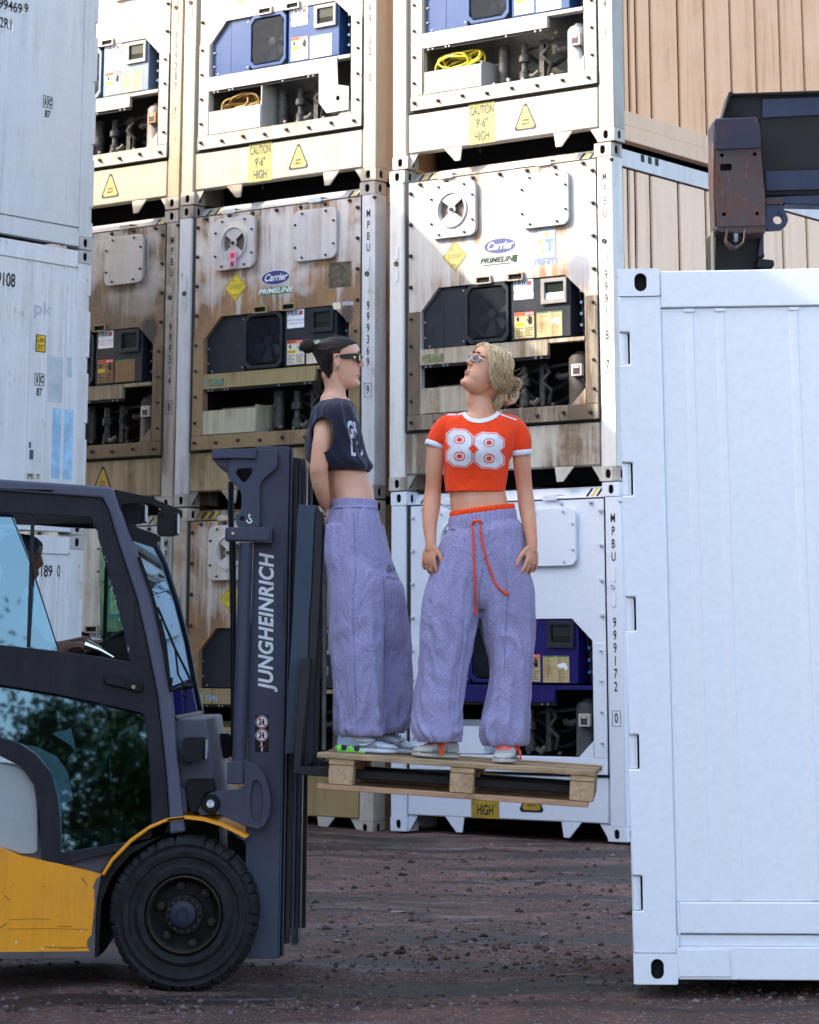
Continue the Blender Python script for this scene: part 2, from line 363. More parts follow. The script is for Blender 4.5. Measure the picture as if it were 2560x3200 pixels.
def reefer(label,org,z,code,digits,check,P,G='stacked refrigerated containers seen from the machinery end'):
    """P: look parameters. Local frame: x across the end wall, y into the box, z up"""
    H=2.935; W=2.438
    r=thing('refrigerated_container',label,'container',(org[0],org[1],z),(0,0,-YAW),G); r.rotation_euler=(0,0,-YAW)
    mp=P['paint']; mpost=P.get('post',mp); mc=P['cowl']; msteel=P['rail']; mhard=P['bolt']
    # corner posts
    for x0,x1 in ((0,.168),(2.270,W)):
        m=MB(); 
        if x0==0: m.plate([(0,.0),(.150,.0),(.168,.02),(.168,.178),(0,.178)],(),.118,H-.118,fn=lambda a,b,d:(a,b,d))
        else: m.plate([(2.288,0),(W,0),(W,.178),(2.270,.178),(2.270,.02)],(),.118,H-.118,fn=lambda a,b,d:(a,b,d))
        m.build('corner_post',mpost,r,bevel=.008,seg=2)
        for zz in (2.10,1.895):   # shallow stiffening dimples with a threaded boss between
            xc=(x0+x1)/2+(-.0 if x0 else -.005)
            MB().plate(rrect(xc-.025,xc+.025,zz,zz+.135,.024,4),(),-.006,.002).build('dimple',mpost,r,bevel=.004)
        MB().lathe([(.012,-.001),(.012,-.012),(.022,-.012),(.024,.003)],c=((x0+x1)/2-.005,0,2.065),n=16).build('threaded_boss',mhard,r)
        for z0,z1 in ((0,.118),(H-.118,H)):
            m=MB(); a_,b_=(x0,.176) if x0==0 else (2.262,W); castm(m,a_,b_,-.006,.172,z0,z1); m.build('corner_casting',P.get('cast',mpost),r,bevel=.003)
            MB().box(a_+.03,b_-.03,.022,.145,z0+.014,z1-.014).build('casting_shade_fill',DARKM,r,smooth=0)  # solid dark fill: shade and unpainted interior of the casting put into its colour
    # bottom beam, feet
    m=MB(); m.box(.176,2.262,.012,.13,.137,.505); m.build('bottom_beam',P.get('beam',mp),r,bevel=.012,seg=2)
    for fx,s in ((.68,1),(1.89,-1)):
        a,b=fx-.10,fx+.10
        MB().plate([(a,.139),(b,.139),(fx+.05*s+.03,.012),(fx+.05*s-.03,.012)],(),.014,.03).build('stacking_foot',P.get('cast',mpost),r,bevel=.002)
    for a,b in (((.177,.137),(.177,.01)),((2.261,.137),(2.261,.01))):
        s=1 if a[0]<1 else -1
        MB().plate([a,(a[0]+.10*s,.137),(a[0]+.012*s,.01),b],(),.03,.04).build('gusset_plate',P.get('cast',mpost),r)
    MB().box(.177,2.261,.45,.5,.02,.6).build('underframe_plate',DARKM,r)
    # top rail and ledge
    MB().plate([(.0,H-.13),(.10,H-.115),(.16,H-.03),(.16,H-.135),(.0,H-.135)],(),.177,2.261,fn=lambda a,b,d:(d,a+.004,b)).build('top_rail',P.get('ledge',mp),r,bevel=.003)
    MB().box(.177,2.261,.165,.2,H-.14,H-.02).build('header_beam',P.get('ledge',mp),r)
    for hx in (.66,1.74):
        m=MB(); m.box(hx-.075,hx+.075,-.022,.085,H-.092,H-.086); m.box(hx-.075,hx+.075,-.028,-.021,H-.135,H-.086); m.box(hx-.02,hx+.02,-.02,.03,H-.134,H-.093)
        m.build('lifting_lug',P.get('lug',mpost),r,bevel=.002)
    for k0,xs_ in (('l',.24),('r',2.02)):
        for i in range(4):
            x_=xs_+i*.052
            MB().plate([(x_,.105),(x_+.026,.105),(x_+.05,.158),(x_+.024,.158)],(),H-.1,H-.09,fn=lambda a,b,d:(a,b+.002,(b-.105)*1.35+H-.104)).build('hazard_stripe',YEL if i%2 else BLACK,r,smooth=0)
    # end wall skin with machinery opening
    op=[(.362,.70),(.362,1.60),(.56,1.805),(1.935,1.805),(2.139,1.62),(2.139,.80),(2.0,.665),(.39,.665)]
    m=MB(); m.plate([(.225,.545),(2.272,.545),(2.272,2.80),(.225,2.80)],[op],-.004,.05); m.build('end_wall',mp,r)
    m=MB(); m.plate([(.178,.515),(2.284,.515),(2.284,2.815),(.178,2.815)],[[(.228,.55),(2.268,.55),(2.268,2.795),(.228,2.795)]],.001,.02); m.build('seal_strip',SEALM,r)
    m=MB(); m.plate([(.222,.53),(2.276,.53),(2.276,.662),(.222,.662)],(),-.022,-.005); m.build('sill_plate',P.get('sill',mp),r,bevel=.003)
    for x0,x1 in ((.222,.352),(2.150,2.276)): MB().box(x0,x1,-.016,-.005,.666,1.60).build('side_flange',P.get('sill',mp),r,bevel=.003)
    for s in (1,):   # lower gussets
        MB().plate([(2.139,.80),(2.139,.664),(1.99,.664)],(),-.012,-.005).build('corner_gusset',mp,r)
    # recess
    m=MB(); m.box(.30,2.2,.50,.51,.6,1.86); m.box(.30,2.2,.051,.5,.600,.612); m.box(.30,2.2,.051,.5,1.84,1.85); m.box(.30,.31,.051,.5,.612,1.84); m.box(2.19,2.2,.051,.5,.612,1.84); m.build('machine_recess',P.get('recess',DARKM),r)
    bm=BOLTM
    for i in range(8): bolt(r,.36+.298*i,2.775,-.004,mhard)
    for i in range(4): 
        for xx in (.252,2.245): bolt(r,xx,2.70-.29*i,-.004,mhard)
    for i in range(4):
        for xx in (.262,2.232): bolt(r,xx,1.54-.25*i,-.016,mhard,.8)
    for i in range(8): bolt(r,.27+.275*i,.60-.012*(i%2),-.022,mhard,.95)
    # vent plate (left) and blank hatch (right)
    vx,vz=.745,2.50
    m=MB(); m.plate(rrect(.485,1.005,2.245,2.755,.07,5),[oval(vx,vz,.135,.150)],-.045,-.005); m.build('vent_plate',P.get('hatch',mp),r,bevel=.006,seg=2)
    m=MB(); m.lathe([(.168,-.046),(.168,-.058),(.150,-.062),(.146,-.046)],c=(vx,0,vz),n=36); vr=m.build('vent_ring',P.get('hatch',mp),r)
    m=MB(); a0=R_(38)
    for s in (0,PI):
        P_=[(vx+.03*math.cos(s+PI/2+t*a0),vz+.03*math.sin(s+PI/2+t*a0)) for t in (1,.3,-.3,-1)]+[(vx+.144*math.cos(s+PI/2+t*a0*1.35),vz+.144*math.sin(s+PI/2+t*a0*1.35)) for t in (-1,-.6,-.2,.2,.6,1)]
        m.plate(P_,(),-.05,-.043)
    m.plate(oval(vx,vz,.042,.042),(),-.053,-.042); m.build('vent_disc',P.get('hatch',mp),r)
    MB().plate(oval(vx,vz,.134,.149),(),-.012,-.008).build('vent_gauze',plain('vent_gauze',(.16,.12,.10),.8,var=.5,nsc=90),r)
    MB().lathe([(.0001,-.075),(.016,-.075),(.018,-.05)],c=(vx,0,vz),n=10).build('vent_knob',mhard,r)
    MB().plate(rrect(1.486,2.008,2.245,2.735,.07,5),(),-.042,-.005).build('blank_hatch',P.get('hatch',mp),r,bevel=.006,seg=2)
    for (x0,x1,z0,z1,y) in ((.515,.975,2.28,2.72,-.045),(1.515,1.98,2.28,2.70,-.042)):
        w_=x1-x0; h_=z1-z0
        for fx,fz in ((.18,1),(.8,1),(1,.76),(1,.24),(.8,0),(.18,0),(0,.24),(0,.76)): bolt(r,x0+w_*fx,z0+h_*fz,y,mhard,.62)
    # handles slots above the opening
    for x0 in (.985,1.335):
        m=MB(); m.plate([(x0,1.795),(x0+.17,1.795),(x0+.17,1.865),(x0,1.865)],[[(x0+.014,1.806),(x0+.156,1.806),(x0+.156,1.852),(x0+.014,1.852)]],-.028,-.003); m.build('slot_frame',P.get('slotm',msteel),r)
        MB().box(x0+.012,x0+.158,-.010,-.0045,1.804,1.854).build('slot_recess',DARKM,r)
    # cowl panels
    if P.get('twopanel',True):
        MB().plate([(.37,1.26),(.60,1.26),(.60,1.80),(.565,1.80),(.37,1.60)],(),.03,.05).build('cowl_panel',mc,r,bevel=.004)
        MB().plate([(.604,1.26),(.846,1.26),(.846,1.80),(.604,1.80)],(),.024,.05).build('cowl_panel',mc,r,bevel=.004)
    for (x,z_) in ((.39,1.36),(.39,1.5),(.44,1.28),(.82,1.30),(.82,1.76)): bolt(r,x,z_,.028,plain('bolt_bright',(.4,.4,.42),.4,.7),.45)
    c_=.05; fx0,fx1,fz0,fz1=.852,1.328,1.27,1.80
    oc=[(fx0+c_,fz0),(fx1-c_,fz0),(fx1,fz0+c_),(fx1,fz1-c_),(fx1-c_,fz1),(fx0+c_,fz1),(fx0,fz1-c_),(fx0,fz0+c_)]
    ic=[(fx0+.03+c_,fz0+.03),(fx1-.03-c_,fz0+.03),(fx1-.03,fz0+.03+c_),(fx1-.03,fz1-.03-c_),(fx1-.03-c_,fz1-.03),(fx0+.03+c_,fz1-.03),(fx0+.03,fz1-.03-c_),(fx0+.03,fz0+.03+c_)]
    m=MB(); m.plate(oc,[ic],-.002,.045); fg=m.build('fan_guard',mc,r,bevel=.003)
    m=MB(); n=26; 
    for i in range(-n,n+1):
        for sg in (1,-1):   # wire mesh clipped to the guard
            t0=None; cx,cz=(fx0+fx1)/2,(fz0+fz1)/2; off=i*.0175; pts=[]
            for t in np.linspace(-.36,.36,37):
                x=cx+off+t*.8; zz=cz+sg*t*1.1
                if fx0+.035<x<fx1-.035 and fz0+.035<zz<fz1-.035: pts.append((x,zz))
            if len(pts)>1: m.tube([(pts[0][0],.012+.002*sg,pts[0][1]),(pts[-1][0],.012+.002*sg,pts[-1][1])],.0022,3,False)
    m.build('wire_mesh',plain('guard_wire',(.03,.034,.045),.5,.5),r,smooth=0)
    m=MB(); cx,cz=(fx0+fx1)/2,(fz0+fz1)/2
    for i in range(6):
        a=i*PI/3+.3
        m.add([(cx+rr*math.cos(a+da),yy,cz+rr*math.sin(a+da)) for rr,da,yy in ((.05,-.2,.10),(.05,.3,.13),(.205,.28,.13),(.205,-.22,.09))],[(0,1,2,3),(3,2,1,0)][:1])
    m.lathe([(.0001,.07),(.045,.075),(.05,.13)],c=(cx,0,cz),n=14); m.build('fan_blades',plain('fan_metal',P.get('fan',(.05,.055,.07)),.4,.5),r,recalc=False)
    MB().lathe([(.21,.04),(.215,.2)],c=(cx,0,cz),n=30).build('fan_shroud',plain('shroud_dark',(.03,.035,.05),.6),r)
    MB().plate([(1.352,1.265),(1.985,1.265),(1.985,1.745),(1.925,1.80),(1.352,1.80)],(),.008,.30).build('control_box',mc,r,bevel=.006)
    m=MB(); m.plate([(1.685,1.56),(1.955,1.56),(1.955,1.785),(1.685,1.785)],[[(1.725,1.60),(1.925,1.60),(1.925,1.75),(1.725,1.75)]],-.018,.006); m.build('display_frame',P.get('disp',plain('display_frame_grey',(.22,.20,.18),.5)),r,bevel=.003)
    m=MB(); m.add([(1.727,-.002,1.602),(1.923,-.002,1.602),(1.923,.006,1.66),(1.727,.006,1.66)],[(0,1,2,3)]); m.build('display_shelf',PAPER if P.get('clear') else DARKM,r)
    MB().box(1.727,1.923,.005,.0075,1.66,1.75).build('display_screen',plain('screen_dark',(.02,.025,.02),.15),r)
    for i in range(9):
        MB().box(1.70+.02*i*1.0,1.712+.02*i,-.001,.008,1.528,1.545).build('key_button',plain('key_grey',(.10,.11,.13),.5),r,smooth=0) if P.get('keys') else None
    MB().box(1.99,2.12,.24,.26,1.25,1.80).build('junction_plate',DARKM,r)
    m=MB(); m.tube([(2.06,.12,1.26),(2.05,.1,1.4),(2.07,.1,1.6),(2.05,.12,1.78)],.012,8); m.tube([(2.02,.15,1.3),(2.03,.12,1.5),(2.0,.12,1.7)],.009,8); m.build('wiring',plain('cable_black',(.02,.02,.024),.5),r)
    for i in range(4): MB().lathe([(.0001,.06),(.014,.06),(.014,.12)],c=(2.06,0,1.36+.1*i),n=8).build('connector',plain('connector_blue',(.03,.10,.22),.5),r)
    # FRIGO paper, warning and diagram labels
    fy=.0055
    if P.get('frigo',1):
        sticker(r,1.385,1.592,1.625,1.80,PAPER,fy,name='paper_label'); text('FRIG',plain('frigo_navy',(.03,.04,.10),.6),r,1.385+.083,1.765,fy-.0015,.062,.0015,xs=1.25)
        MB().plate(rrect(1.535,1.575,1.745,1.785,.012),(),fy-.001,fy-.0004).build('logo_mark',REDI,r)
        if P.get('frdate',1): text('\u0414\u0410\u0422\u0410 PTI 15.09.2023',plain('frigo_navy',(.03,.04,.10),.6),r,1.488,1.698,fy-.0015,.026); text('8 (800) 550-15-54',REDI,r,1.488,1.668,fy-.0015,.024)
    sticker(r,1.388,1.598,1.28,1.51,P.get('lab',OLDP),fy,name='warning_label')
    sticker(r,1.388,1.492,1.478,1.51,ORI,fy-.001); sticker(r,1.496,1.598,1.478,1.51,REDI,fy-.001); sticker(r,1.392,1.490,1.385,1.418,YEL,fy-.001)
    text('DANGER',PAPER,r,1.555,1.494,fy-.002,.021); text('WARNING',BLACK,r,1.45,1.494,fy-.002,.019); text('CAUTION',BLACK,r,1.446,1.401,fy-.002,.021)
    for xx in (1.398,1.508): MB().plate([(xx,1.485),(xx+.018,1.485),(xx+.009,1.503)],(),fy-.002,fy-.0012).build('hazard_triangle',BLACK if xx<1.45 else PAPER,r,smooth=0)
    hand_sign(r,1.43,1.452,.028,BLACK,fy-.002); hand_sign(r,1.56,1.435,.05,BLACK,fy-.002)
    lines(r,1.40,1.485,1.292,1.375,6,BLACK,fy-.002,.35,1); lines(r,1.505,1.59,1.292,1.375,5,BLACK,fy-.002,.35,2)
    sticker(r,1.625,1.893,1.275,1.495,P.get('lab2',OLDP),fy,name='diagram_label'); sticker(r,1.63,1.75,1.484,1.494,GREENINK,fy-.001); sticker(r,1.77,1.888,1.484,1.494,GREENINK,fy-.001)
    lines(r,1.64,1.76,1.30,1.475,12,plain('print_brown',(.25,.17,.07),.7),fy-.002,.3,3); lines(r,1.78,1.88,1.30,1.475,12,plain('print_brown',(.25,.17,.07),.7),fy-.002,.3,4)
    if P.get('torn'): MB().plate([(1.77,1.42),(1.85,1.44),(1.885,1.40),(1.86,1.37),(1.84,1.40),(1.80,1.39)],(),fy-.003,fy-.002).build('torn_paper',PAPER,r,smooth=0)
    # cross rail under the cowl
    mr=P.get('rail')
    m=MB(); m.box(.357,1.757,-.020,.02,1.108,1.247); m.box(.357,1.757,-.022,.10,1.240,1.250); m.build('cross_rail',mr,r,bevel=.003)
    MB().box(1.76,2.136,-.016,.08,1.215,1.249).build('cross_rail_end',mr,r,bevel=.002)
    MB().box(.357,1.76,.0,.015,1.085,1.107).build('cross_rail_lip',SEALM,r)
    for xx in (.42,.47,.62,.66,1.3,1.62,1.68): bolt(r,xx,1.094,.0,plain('bolt_bright',(.4,.4,.42),.4,.7),.5)
    text('R 134a',P.get('r134',LBLUE),r,.50,1.165,-.0225,.075,.001,space=1.1)
    if P.get('scraped'): sticker(r,.42,.63,1.125,1.205,plain('tape_green',(.17,.17,.08),.7,var=.5,nsc=30),-.0215)
    # cable tray and coil
    tx=P.get('tray',(.345,1.02,.90))
    m=MB(); a,b,t=tx; m.box(a,b,-.012,-.004,.672,t); m.box(b-.008,b,-.003,.28,.672,t+.03); m.box(a,b,.28,.288,.672,t+.05); m.box(a,b-.009,-.003,.28,.672,.68); m.build('cable_tray',P.get('traym',mr),r,bevel=.002)
    if P.get('coil'):
        for q in range(7):
            cx=.66+random.uniform(-.07,.07); rx=random.uniform(.14,.25); rz=random.uniform(.05,.10); ph=random.uniform(0,6); tl=random.uniform(-.25,.25); pts=[]
            for i in range(29):
                th=ph+2*PI*1.0*i/28; x=cx+rx*math.cos(th); pts.append((x,.10+.08*math.sin(th*1.0+q)+.01*q,.93+.02*q*.4+rz*math.sin(th)+tl*(x-cx)+.01*math.sin(3*th)))
            MB().tube(pts,.0095,8,False).build('cable_loop',P['coil'],r,recalc=False)
    # compressor side
    cs=P.get('comp',plain('compressor_grey',(.13,.13,.14),.5,.2,var=.3,nsc=10)); cx=P.get('cx',1.98)
    if cx:
        m=MB(); m.lathe([(.0001,1.14),(.05,1.14),(.052,1.12),(.085,1.115),(.108,1.08),(.11,1.0),(.11,.70),(.115,.69),(.115,.672)],c=(cx,.17,0),ax='z',n=28); m.build('compressor',cs,r)
        MB().box(cx-.01,cx+.10,.02,.06,.915,1.02).build('terminal_box',P.get('tbox',plain('terminal_pale',(.45,.42,.40),.5)),r,bevel=.004)
        sticker(r,cx+.012,cx+.082,.93,1.005,plain('terminal_label',(.05,.035,.04),.5),.0185); MB().box(cx+.020,cx+.074,.0168,.0178,.985,.999).build('label_band',OLDPW,r,smooth=0)
        m=MB(); m.tube([(cx+.08,.05,.93),(cx+.11,.06,.85),(cx+.12,.08,.75),(cx+.06,.12,.70)],.01,8); m.build('compressor_cable',plain('cable_black',(.02,.02,.024),.5),r)
    mk=P.get('pipes',plain('pipe_dark',(.07,.065,.06),.5,.3,var=.5,nsc=25)); rr_=random.Random(hash(label)%97 if 0 else len(label))
    m=MB()
    m.lathe([(.0001,1.08),(.05,1.07),(.055,1.0),(.055,.72),(.04,.70)],c=(1.12,.22,0),ax='z',n=16); m.build('receiver_tank',mk,r)
    m=MB(); m.lathe([(.02,1.06),(.035,1.05),(.035,.95),(.055,.94),(.055,.88),(.03,.87),(.03,.80),(.05,.79),(.05,.70)],c=(1.36,.2,0),ax='z',n=14); m.build('filter_valve',mk,r)
    m=MB(); m.box(1.52,1.57,.2,.25,.7,1.06); m.tube([(1.6,.18,1.05),(1.66,.15,.98),(1.60,.12,.9),(1.68,.15,.82),(1.62,.2,.72)],.018,8); m.tube([(1.25,.3,1.0),(1.45,.25,1.02),(1.7,.2,1.04),(1.9,.25,1.06)],.014,8)
    m.tube([(1.5,.1,.72),(1.56,.06,.70),(1.6,.08,.74)],.026,10); m.tube([(1.72,.2,.95),(1.78,.17,.93),(1.83,.2,.95)],.03,10); m.build('pipework',mk,r)
    m=MB(); m.tube([(1.3+.5*t,.34+.05*math.sin(5*t),.98-.45*t+.4*t*t) for t in np.linspace(0,1,12)],.022,8); m.tube([(1.25+.55*t,.4,.85-.5*t+.5*t*t) for t in np.linspace(0,1,12)],.02,8); m.build('hose',plain('hose_black',(.02,.022,.026),.45),r)
    for i in range(5): MB().lathe([(.0001,.02),(.016,.02),(.016,.05)],c=(1.1+.16*i,.05,.69+.02*(i%2)),n=8).build('pipe_fitting',cs,r)
    if P.get('plateR'):
        m=MB(); m.plate([(1.765,.82),(1.86,.70),(2.132,.70),(2.132,.93),(2.0,.96),(1.985,1.245),(1.765,1.245)],[oval(2.0,.83,.022,.026)],-.03,-.022); m.build('cover_plate',mr,r,bevel=.003)
        MB().box(1.02,1.03,.0,.3,.68,1.1).build('divider_plate',mr,r)
    # writing on the end wall
    if P.get('carrier'):
        ol=P.get('carm',BLUEINK); m=MB(); m.plate(oval(1.245,2.125,.178,.073,40),(),-.0062,-.0045); m.build('badge_rim',P.get('rimm',PAPER),r,smooth=0)
        MB().plate(oval(1.245,2.125,.171,.067,40),(),-.0076,-.0063).build('badge_oval',ol,r,smooth=0)
        text('Carrier',WHITEINK,r,1.243,2.125,-.009,.098,.0014,shear=.35,xs=.95)
        gm=P.get('grm',GREENINK)
        if P.get('prime')=='strip':
            sticker(r,1.062,1.43,1.965,2.03,gm,-.0062); text('PRIMELINE',WHITEINK,r,1.24,1.998,-.008,.066,.0012,shear=.3,xs=1.35)
        else:
            text('PRIMELINE',gm,r,1.225,2.0,-.006,.066,.002,shear=.3,xs=1.3); sticker(r,1.06,1.36,1.958,1.965,gm,-.0062); sticker(r,1.385,1.43,1.965,2.03,gm,-.0062)
    if P.get('diamond'):
        d=P['diamond']; m=MB(); m.plate([(.745,1.932),(.884,2.075),(.745,2.217),(.606,2.075)],(),-.0062,-.0045); m.build('diamond_sign',d,r,smooth=0)
        q=[(.745,1.942),(.873,2.075),(.745,2.207),(.617,2.075)]; q2=[(.745,1.947),(.868,2.075),(.745,2.202),(.622,2.075)]
        MB().plate(q,[q2],-.0075,-.0063).build('diamond_border',NUMF,r,smooth=0); lines(r,.67,.82,2.05,2.10,4,NUMF,-.0078,.3,6); lines(r,.70,.79,2.135,2.15,1,NUMF,-.0078,.5,7); lines(r,.705,.785,1.985,2.01,2,NUMF,-.0078,.3,8)
    if P.get('trinity'):
        b=P.get('trm',LBLUE); sticker(r,1.642,1.845,1.965,2.225,P.get('trp',PAPER),-.006); m=MB(); m.plate([(1.642,1.965),(1.845,1.965),(1.845,2.225),(1.642,2.225)],[[(1.648,1.971),(1.839,1.971),(1.839,2.219),(1.648,2.219)]],-.0075,-.0062); m.build('logo_frame',b,r,smooth=0)
        MB().plate([(1.765,2.02),(1.795,2.02),(1.795,2.11),(1.825,2.11),(1.825,2.14),(1.735,2.14),(1.735,2.11),(1.765,2.11)],(),-.0078,-.0063).build('logo_letter',b,r,smooth=0)
        for cx,cz in ((1.755,2.185),(1.685,2.12),(1.71,2.035)): MB().plate(star(cx,cz,.03),(),-.0078,-.0063).build('logo_star',YEL,r,smooth=0)
        text('TRINITY',b,r,1.74,1.932,-.006,.060,.0018,xs=1.2)
    if P.get('patch'):
        MB().plate(oval(2.13,1.9,.13,.12,24),(),-.0058,-.0045).build('scuff_patch',P['patch'],r,smooth=0) if 0 else None
    if P.get('grey_patch'):
        MB().box(1.895,2.165,-.0062,-.0045,1.965,2.205).build('glue_patch',plain('glue_grey',(.10,.085,.06),.8,var=.5,nsc=18),r,smooth=0)
        sticker(r,2.065,2.19,1.79,1.825,PAPER,-.006); text('QUEST',plain('frigo_navy',(.03,.04,.10),.6),r,2.127,1.807,-.0075,.040,.001,shear=.2); sticker(r,1.945,2.04,1.76,1.825,OLDPW,-.006)
    if P.get('caution',1):
        cy=.0105; ym=P.get('ym',YELF); im=P.get('im',NUMF)
        sticker(r,.862,1.157,.139,.527,ym,cy,name='caution_sign')
        for s,zz in (('CAUTION',.446),("9'-6\"",.325),('HIGH',.204)): text(s,im,r,1.01,zz,cy-.0015,.118,.002,xs=.50 if s=='CAUTION' else .60)
    if P.get('tri',1):
        cy=.0105; ym=P.get('ym',YELF); T=lambda c,zb,w_,h_:[(c-w_/2,zb+.02),(c-w_/2+.018,zb),(c+w_/2-.018,zb),(c+w_/2,zb+.02),(c+.014,zb+h_),(c-.014,zb+h_)]
        MB().plate(T(1.49,.205,.245,.245),[T(1.49,.222,.195,.20)],cy-.001,cy+.001).build('warning_triangle_border',P.get('im',NUMF),r,smooth=0)
        MB().plate(T(1.49,.222,.195,.20),(),cy,cy+.001).build('warning_triangle',ym,r,smooth=0)
        for s,zz in (('SUPER',.295),('HEAVY',.262)): text(s,P.get('im',NUMF),r,1.49,zz,cy-.002,.028,.0005)
    # owner code down the right post
    nm=P.get('nm',NUMF); px=2.362
    for i,ch in enumerate(code):
        if ch!=' ': text(ch,nm,r,px,2.63-.107*i,-.0015,.105,.0014,xs=.64)
    for i,ch in enumerate(digits): text(ch,nm,r,px,1.765-.105*i,-.0015,.112,.0018,xs=.62)
    if check:
        text(check,nm,r,px,.985,-.0015,.11,.0018,xs=.62)
        MB().plate([(px-.042,.92),(px+.042,.92),(px+.042,1.05),(px-.042,1.05)],[[(px-.038,.924),(px+.038,.924),(px+.038,1.046),(px-.038,1.046)]],-.0018,-.0008).build('check_digit_frame',nm,r,smooth=0)
    # side wall and roof of the box
    sm=P.get('side',mp); Lc=P.get('len',12.19)
    if P.get('seams'):
        ys=P['seams']; y0=.19
        for y1 in ys+[Lc-.19]:
            m=MB(); cur=2.419; n=6
            dent=(y1-y0)<.3
            if y1-y0>1: m.box(2.40,cur,y0+.004,y1,.30,H-.20)
            else:
                a=y0+.022; b=y1-.022; vs=[]; nz=26
                for kz in range(nz+1):
                    zz=.302+(H-.504)*kz/nz; wv=(.010*math.sin(zz*4.1+y0*9)*math.exp(-((zz-1.9)/.5)**2) if y1<.9 else 0)
                    vs+=[(2.40,a+wv,zz),(cur,a+.004+wv,zz),(cur,b-.004+wv*.7,zz),(2.40,b+wv*.7,zz)]
                fs=[(k*4+j,k*4+j+1,(k+1)*4+j+1,(k+1)*4+j) for k in range(nz) for j in range(3)]
                m.add(vs,fs)
            m.build('side_panel',sm,r); y0=y1
        MB().box(2.30,2.402,.19,Lc-.19,.28,H-.18).build('side_core',P.get('seamm',SEALM),r)
    else:
        MB().box(2.30,2.419,.19,Lc-.19,.28,H-.18).build('side_wall',sm,r)
    m=MB(); m.box(2.33,2.430,.179,Lc-.179,H-.185,H-.03); m.build('top_side_rail',P.get('siderail',sm),r,bevel=.004)
    m=MB(); m.box(2.33,2.432,.179,Lc-.179,.03,.17); m.box(2.33,2.424,.179,Lc-.179,.172,.302); m.build('bottom_side_rail',P.get('siderail',sm),r,bevel=.004)
    MB().box(.02,.10,.19,Lc-.19,.03,H-.03).build('side_wall',sm,r)
    MB().box(.10,2.33,.19,Lc-.19,H-.08,H-.045).build('roof',P.get('roofm',mp),r)
    MB().box(.10,2.33,.55,Lc,.15,.2).build('floor_pan',DARKM,r)
    MB().box(.10,2.33,Lc-.1,Lc,.03,H-.05).build('rear_end',mp,r)
    if P.get('railstripes'):
        for i in range(3): MB().box(2.4305,2.432,.50+.12*i,.56+.12*i,H-.10,H-.035).build('rail_stripe',BLACK,r,smooth=0)
    return r
# colours
def PT(name,col,**k): return weathered(name,col,**k)
OCH=(.27,.125,.030); DB=(.13,.07,.024)
pale=(.50,.49,.47); 
slate=weathered('cowl_slate',(.013,.018,.026),.25,(.06,.05,.04),.1,4,.4,3.); blue=weathered('cowl_blue',(.014,.050,.16),.15,(.1,.1,.1),.0,2,.35,3.); indigo=weathered('cowl_indigo',(.011,.007,.10),.1,(.02,.02,.04),.0,2,.3,3.)
boltd=plain('bolt_rusty',(.075,.05,.038),.6,.4,var=.5,nsc=60); boltw=plain('bolt_painted',(.55,.57,.62),.5,.1,var=.3,nsc=60)
tanside=weathered('side_tan',(.98,.54,.285),.5,(.55,.21,.09),.05,8,.5,1.,grime=(.3,.2,.15)); beigeside=weathered('side_beige',(.98,.67,.46),.3,(.45,.26,.15),.05,9,.5,1.)
seamb=plain('seam_brown',(.040,.012,.010),.7,var=.4,nsc=15)
white=weathered('white_repaint',(.67,.70,.765),.04,(.4,.4,.42),.0,11,.38,1.,bump=.06,var=.3)
ZB=[-.025,2.925,5.872]
OCv=(-.183,23.827); OBv=(-2.274,25.446)
def offs(o,dx,dy=0): return (o[0]+math.cos(YAW)*dx+math.sin(YAW)*dy,o[1]-math.sin(YAW)*dx+math.cos(YAW)*dy)
OAv=offs(OBv,-2.475,.02)
yc=plain('cable_yellow',(.62,.50,.03),.45); yo=plain('cable_ochre',(.42,.26,.07),.55)
sm_=[.235,.34,.56]; 
seams=[.30,.42,.67]+[.67+.485*i for i in range(1,10)]
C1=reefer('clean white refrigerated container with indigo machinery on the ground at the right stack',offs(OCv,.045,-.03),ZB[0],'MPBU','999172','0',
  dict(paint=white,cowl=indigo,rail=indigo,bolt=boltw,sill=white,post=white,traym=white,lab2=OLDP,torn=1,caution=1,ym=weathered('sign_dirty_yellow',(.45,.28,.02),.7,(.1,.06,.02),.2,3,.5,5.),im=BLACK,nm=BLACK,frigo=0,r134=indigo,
   lug=white,disp=plain('display_frame_black',(.02,.02,.03),.4),tbox=plain('terminal_pale',(.45,.42,.40),.5),comp=plain('compressor_dark',(.05,.05,.055),.5),slotm=white,side=white,seams=None))
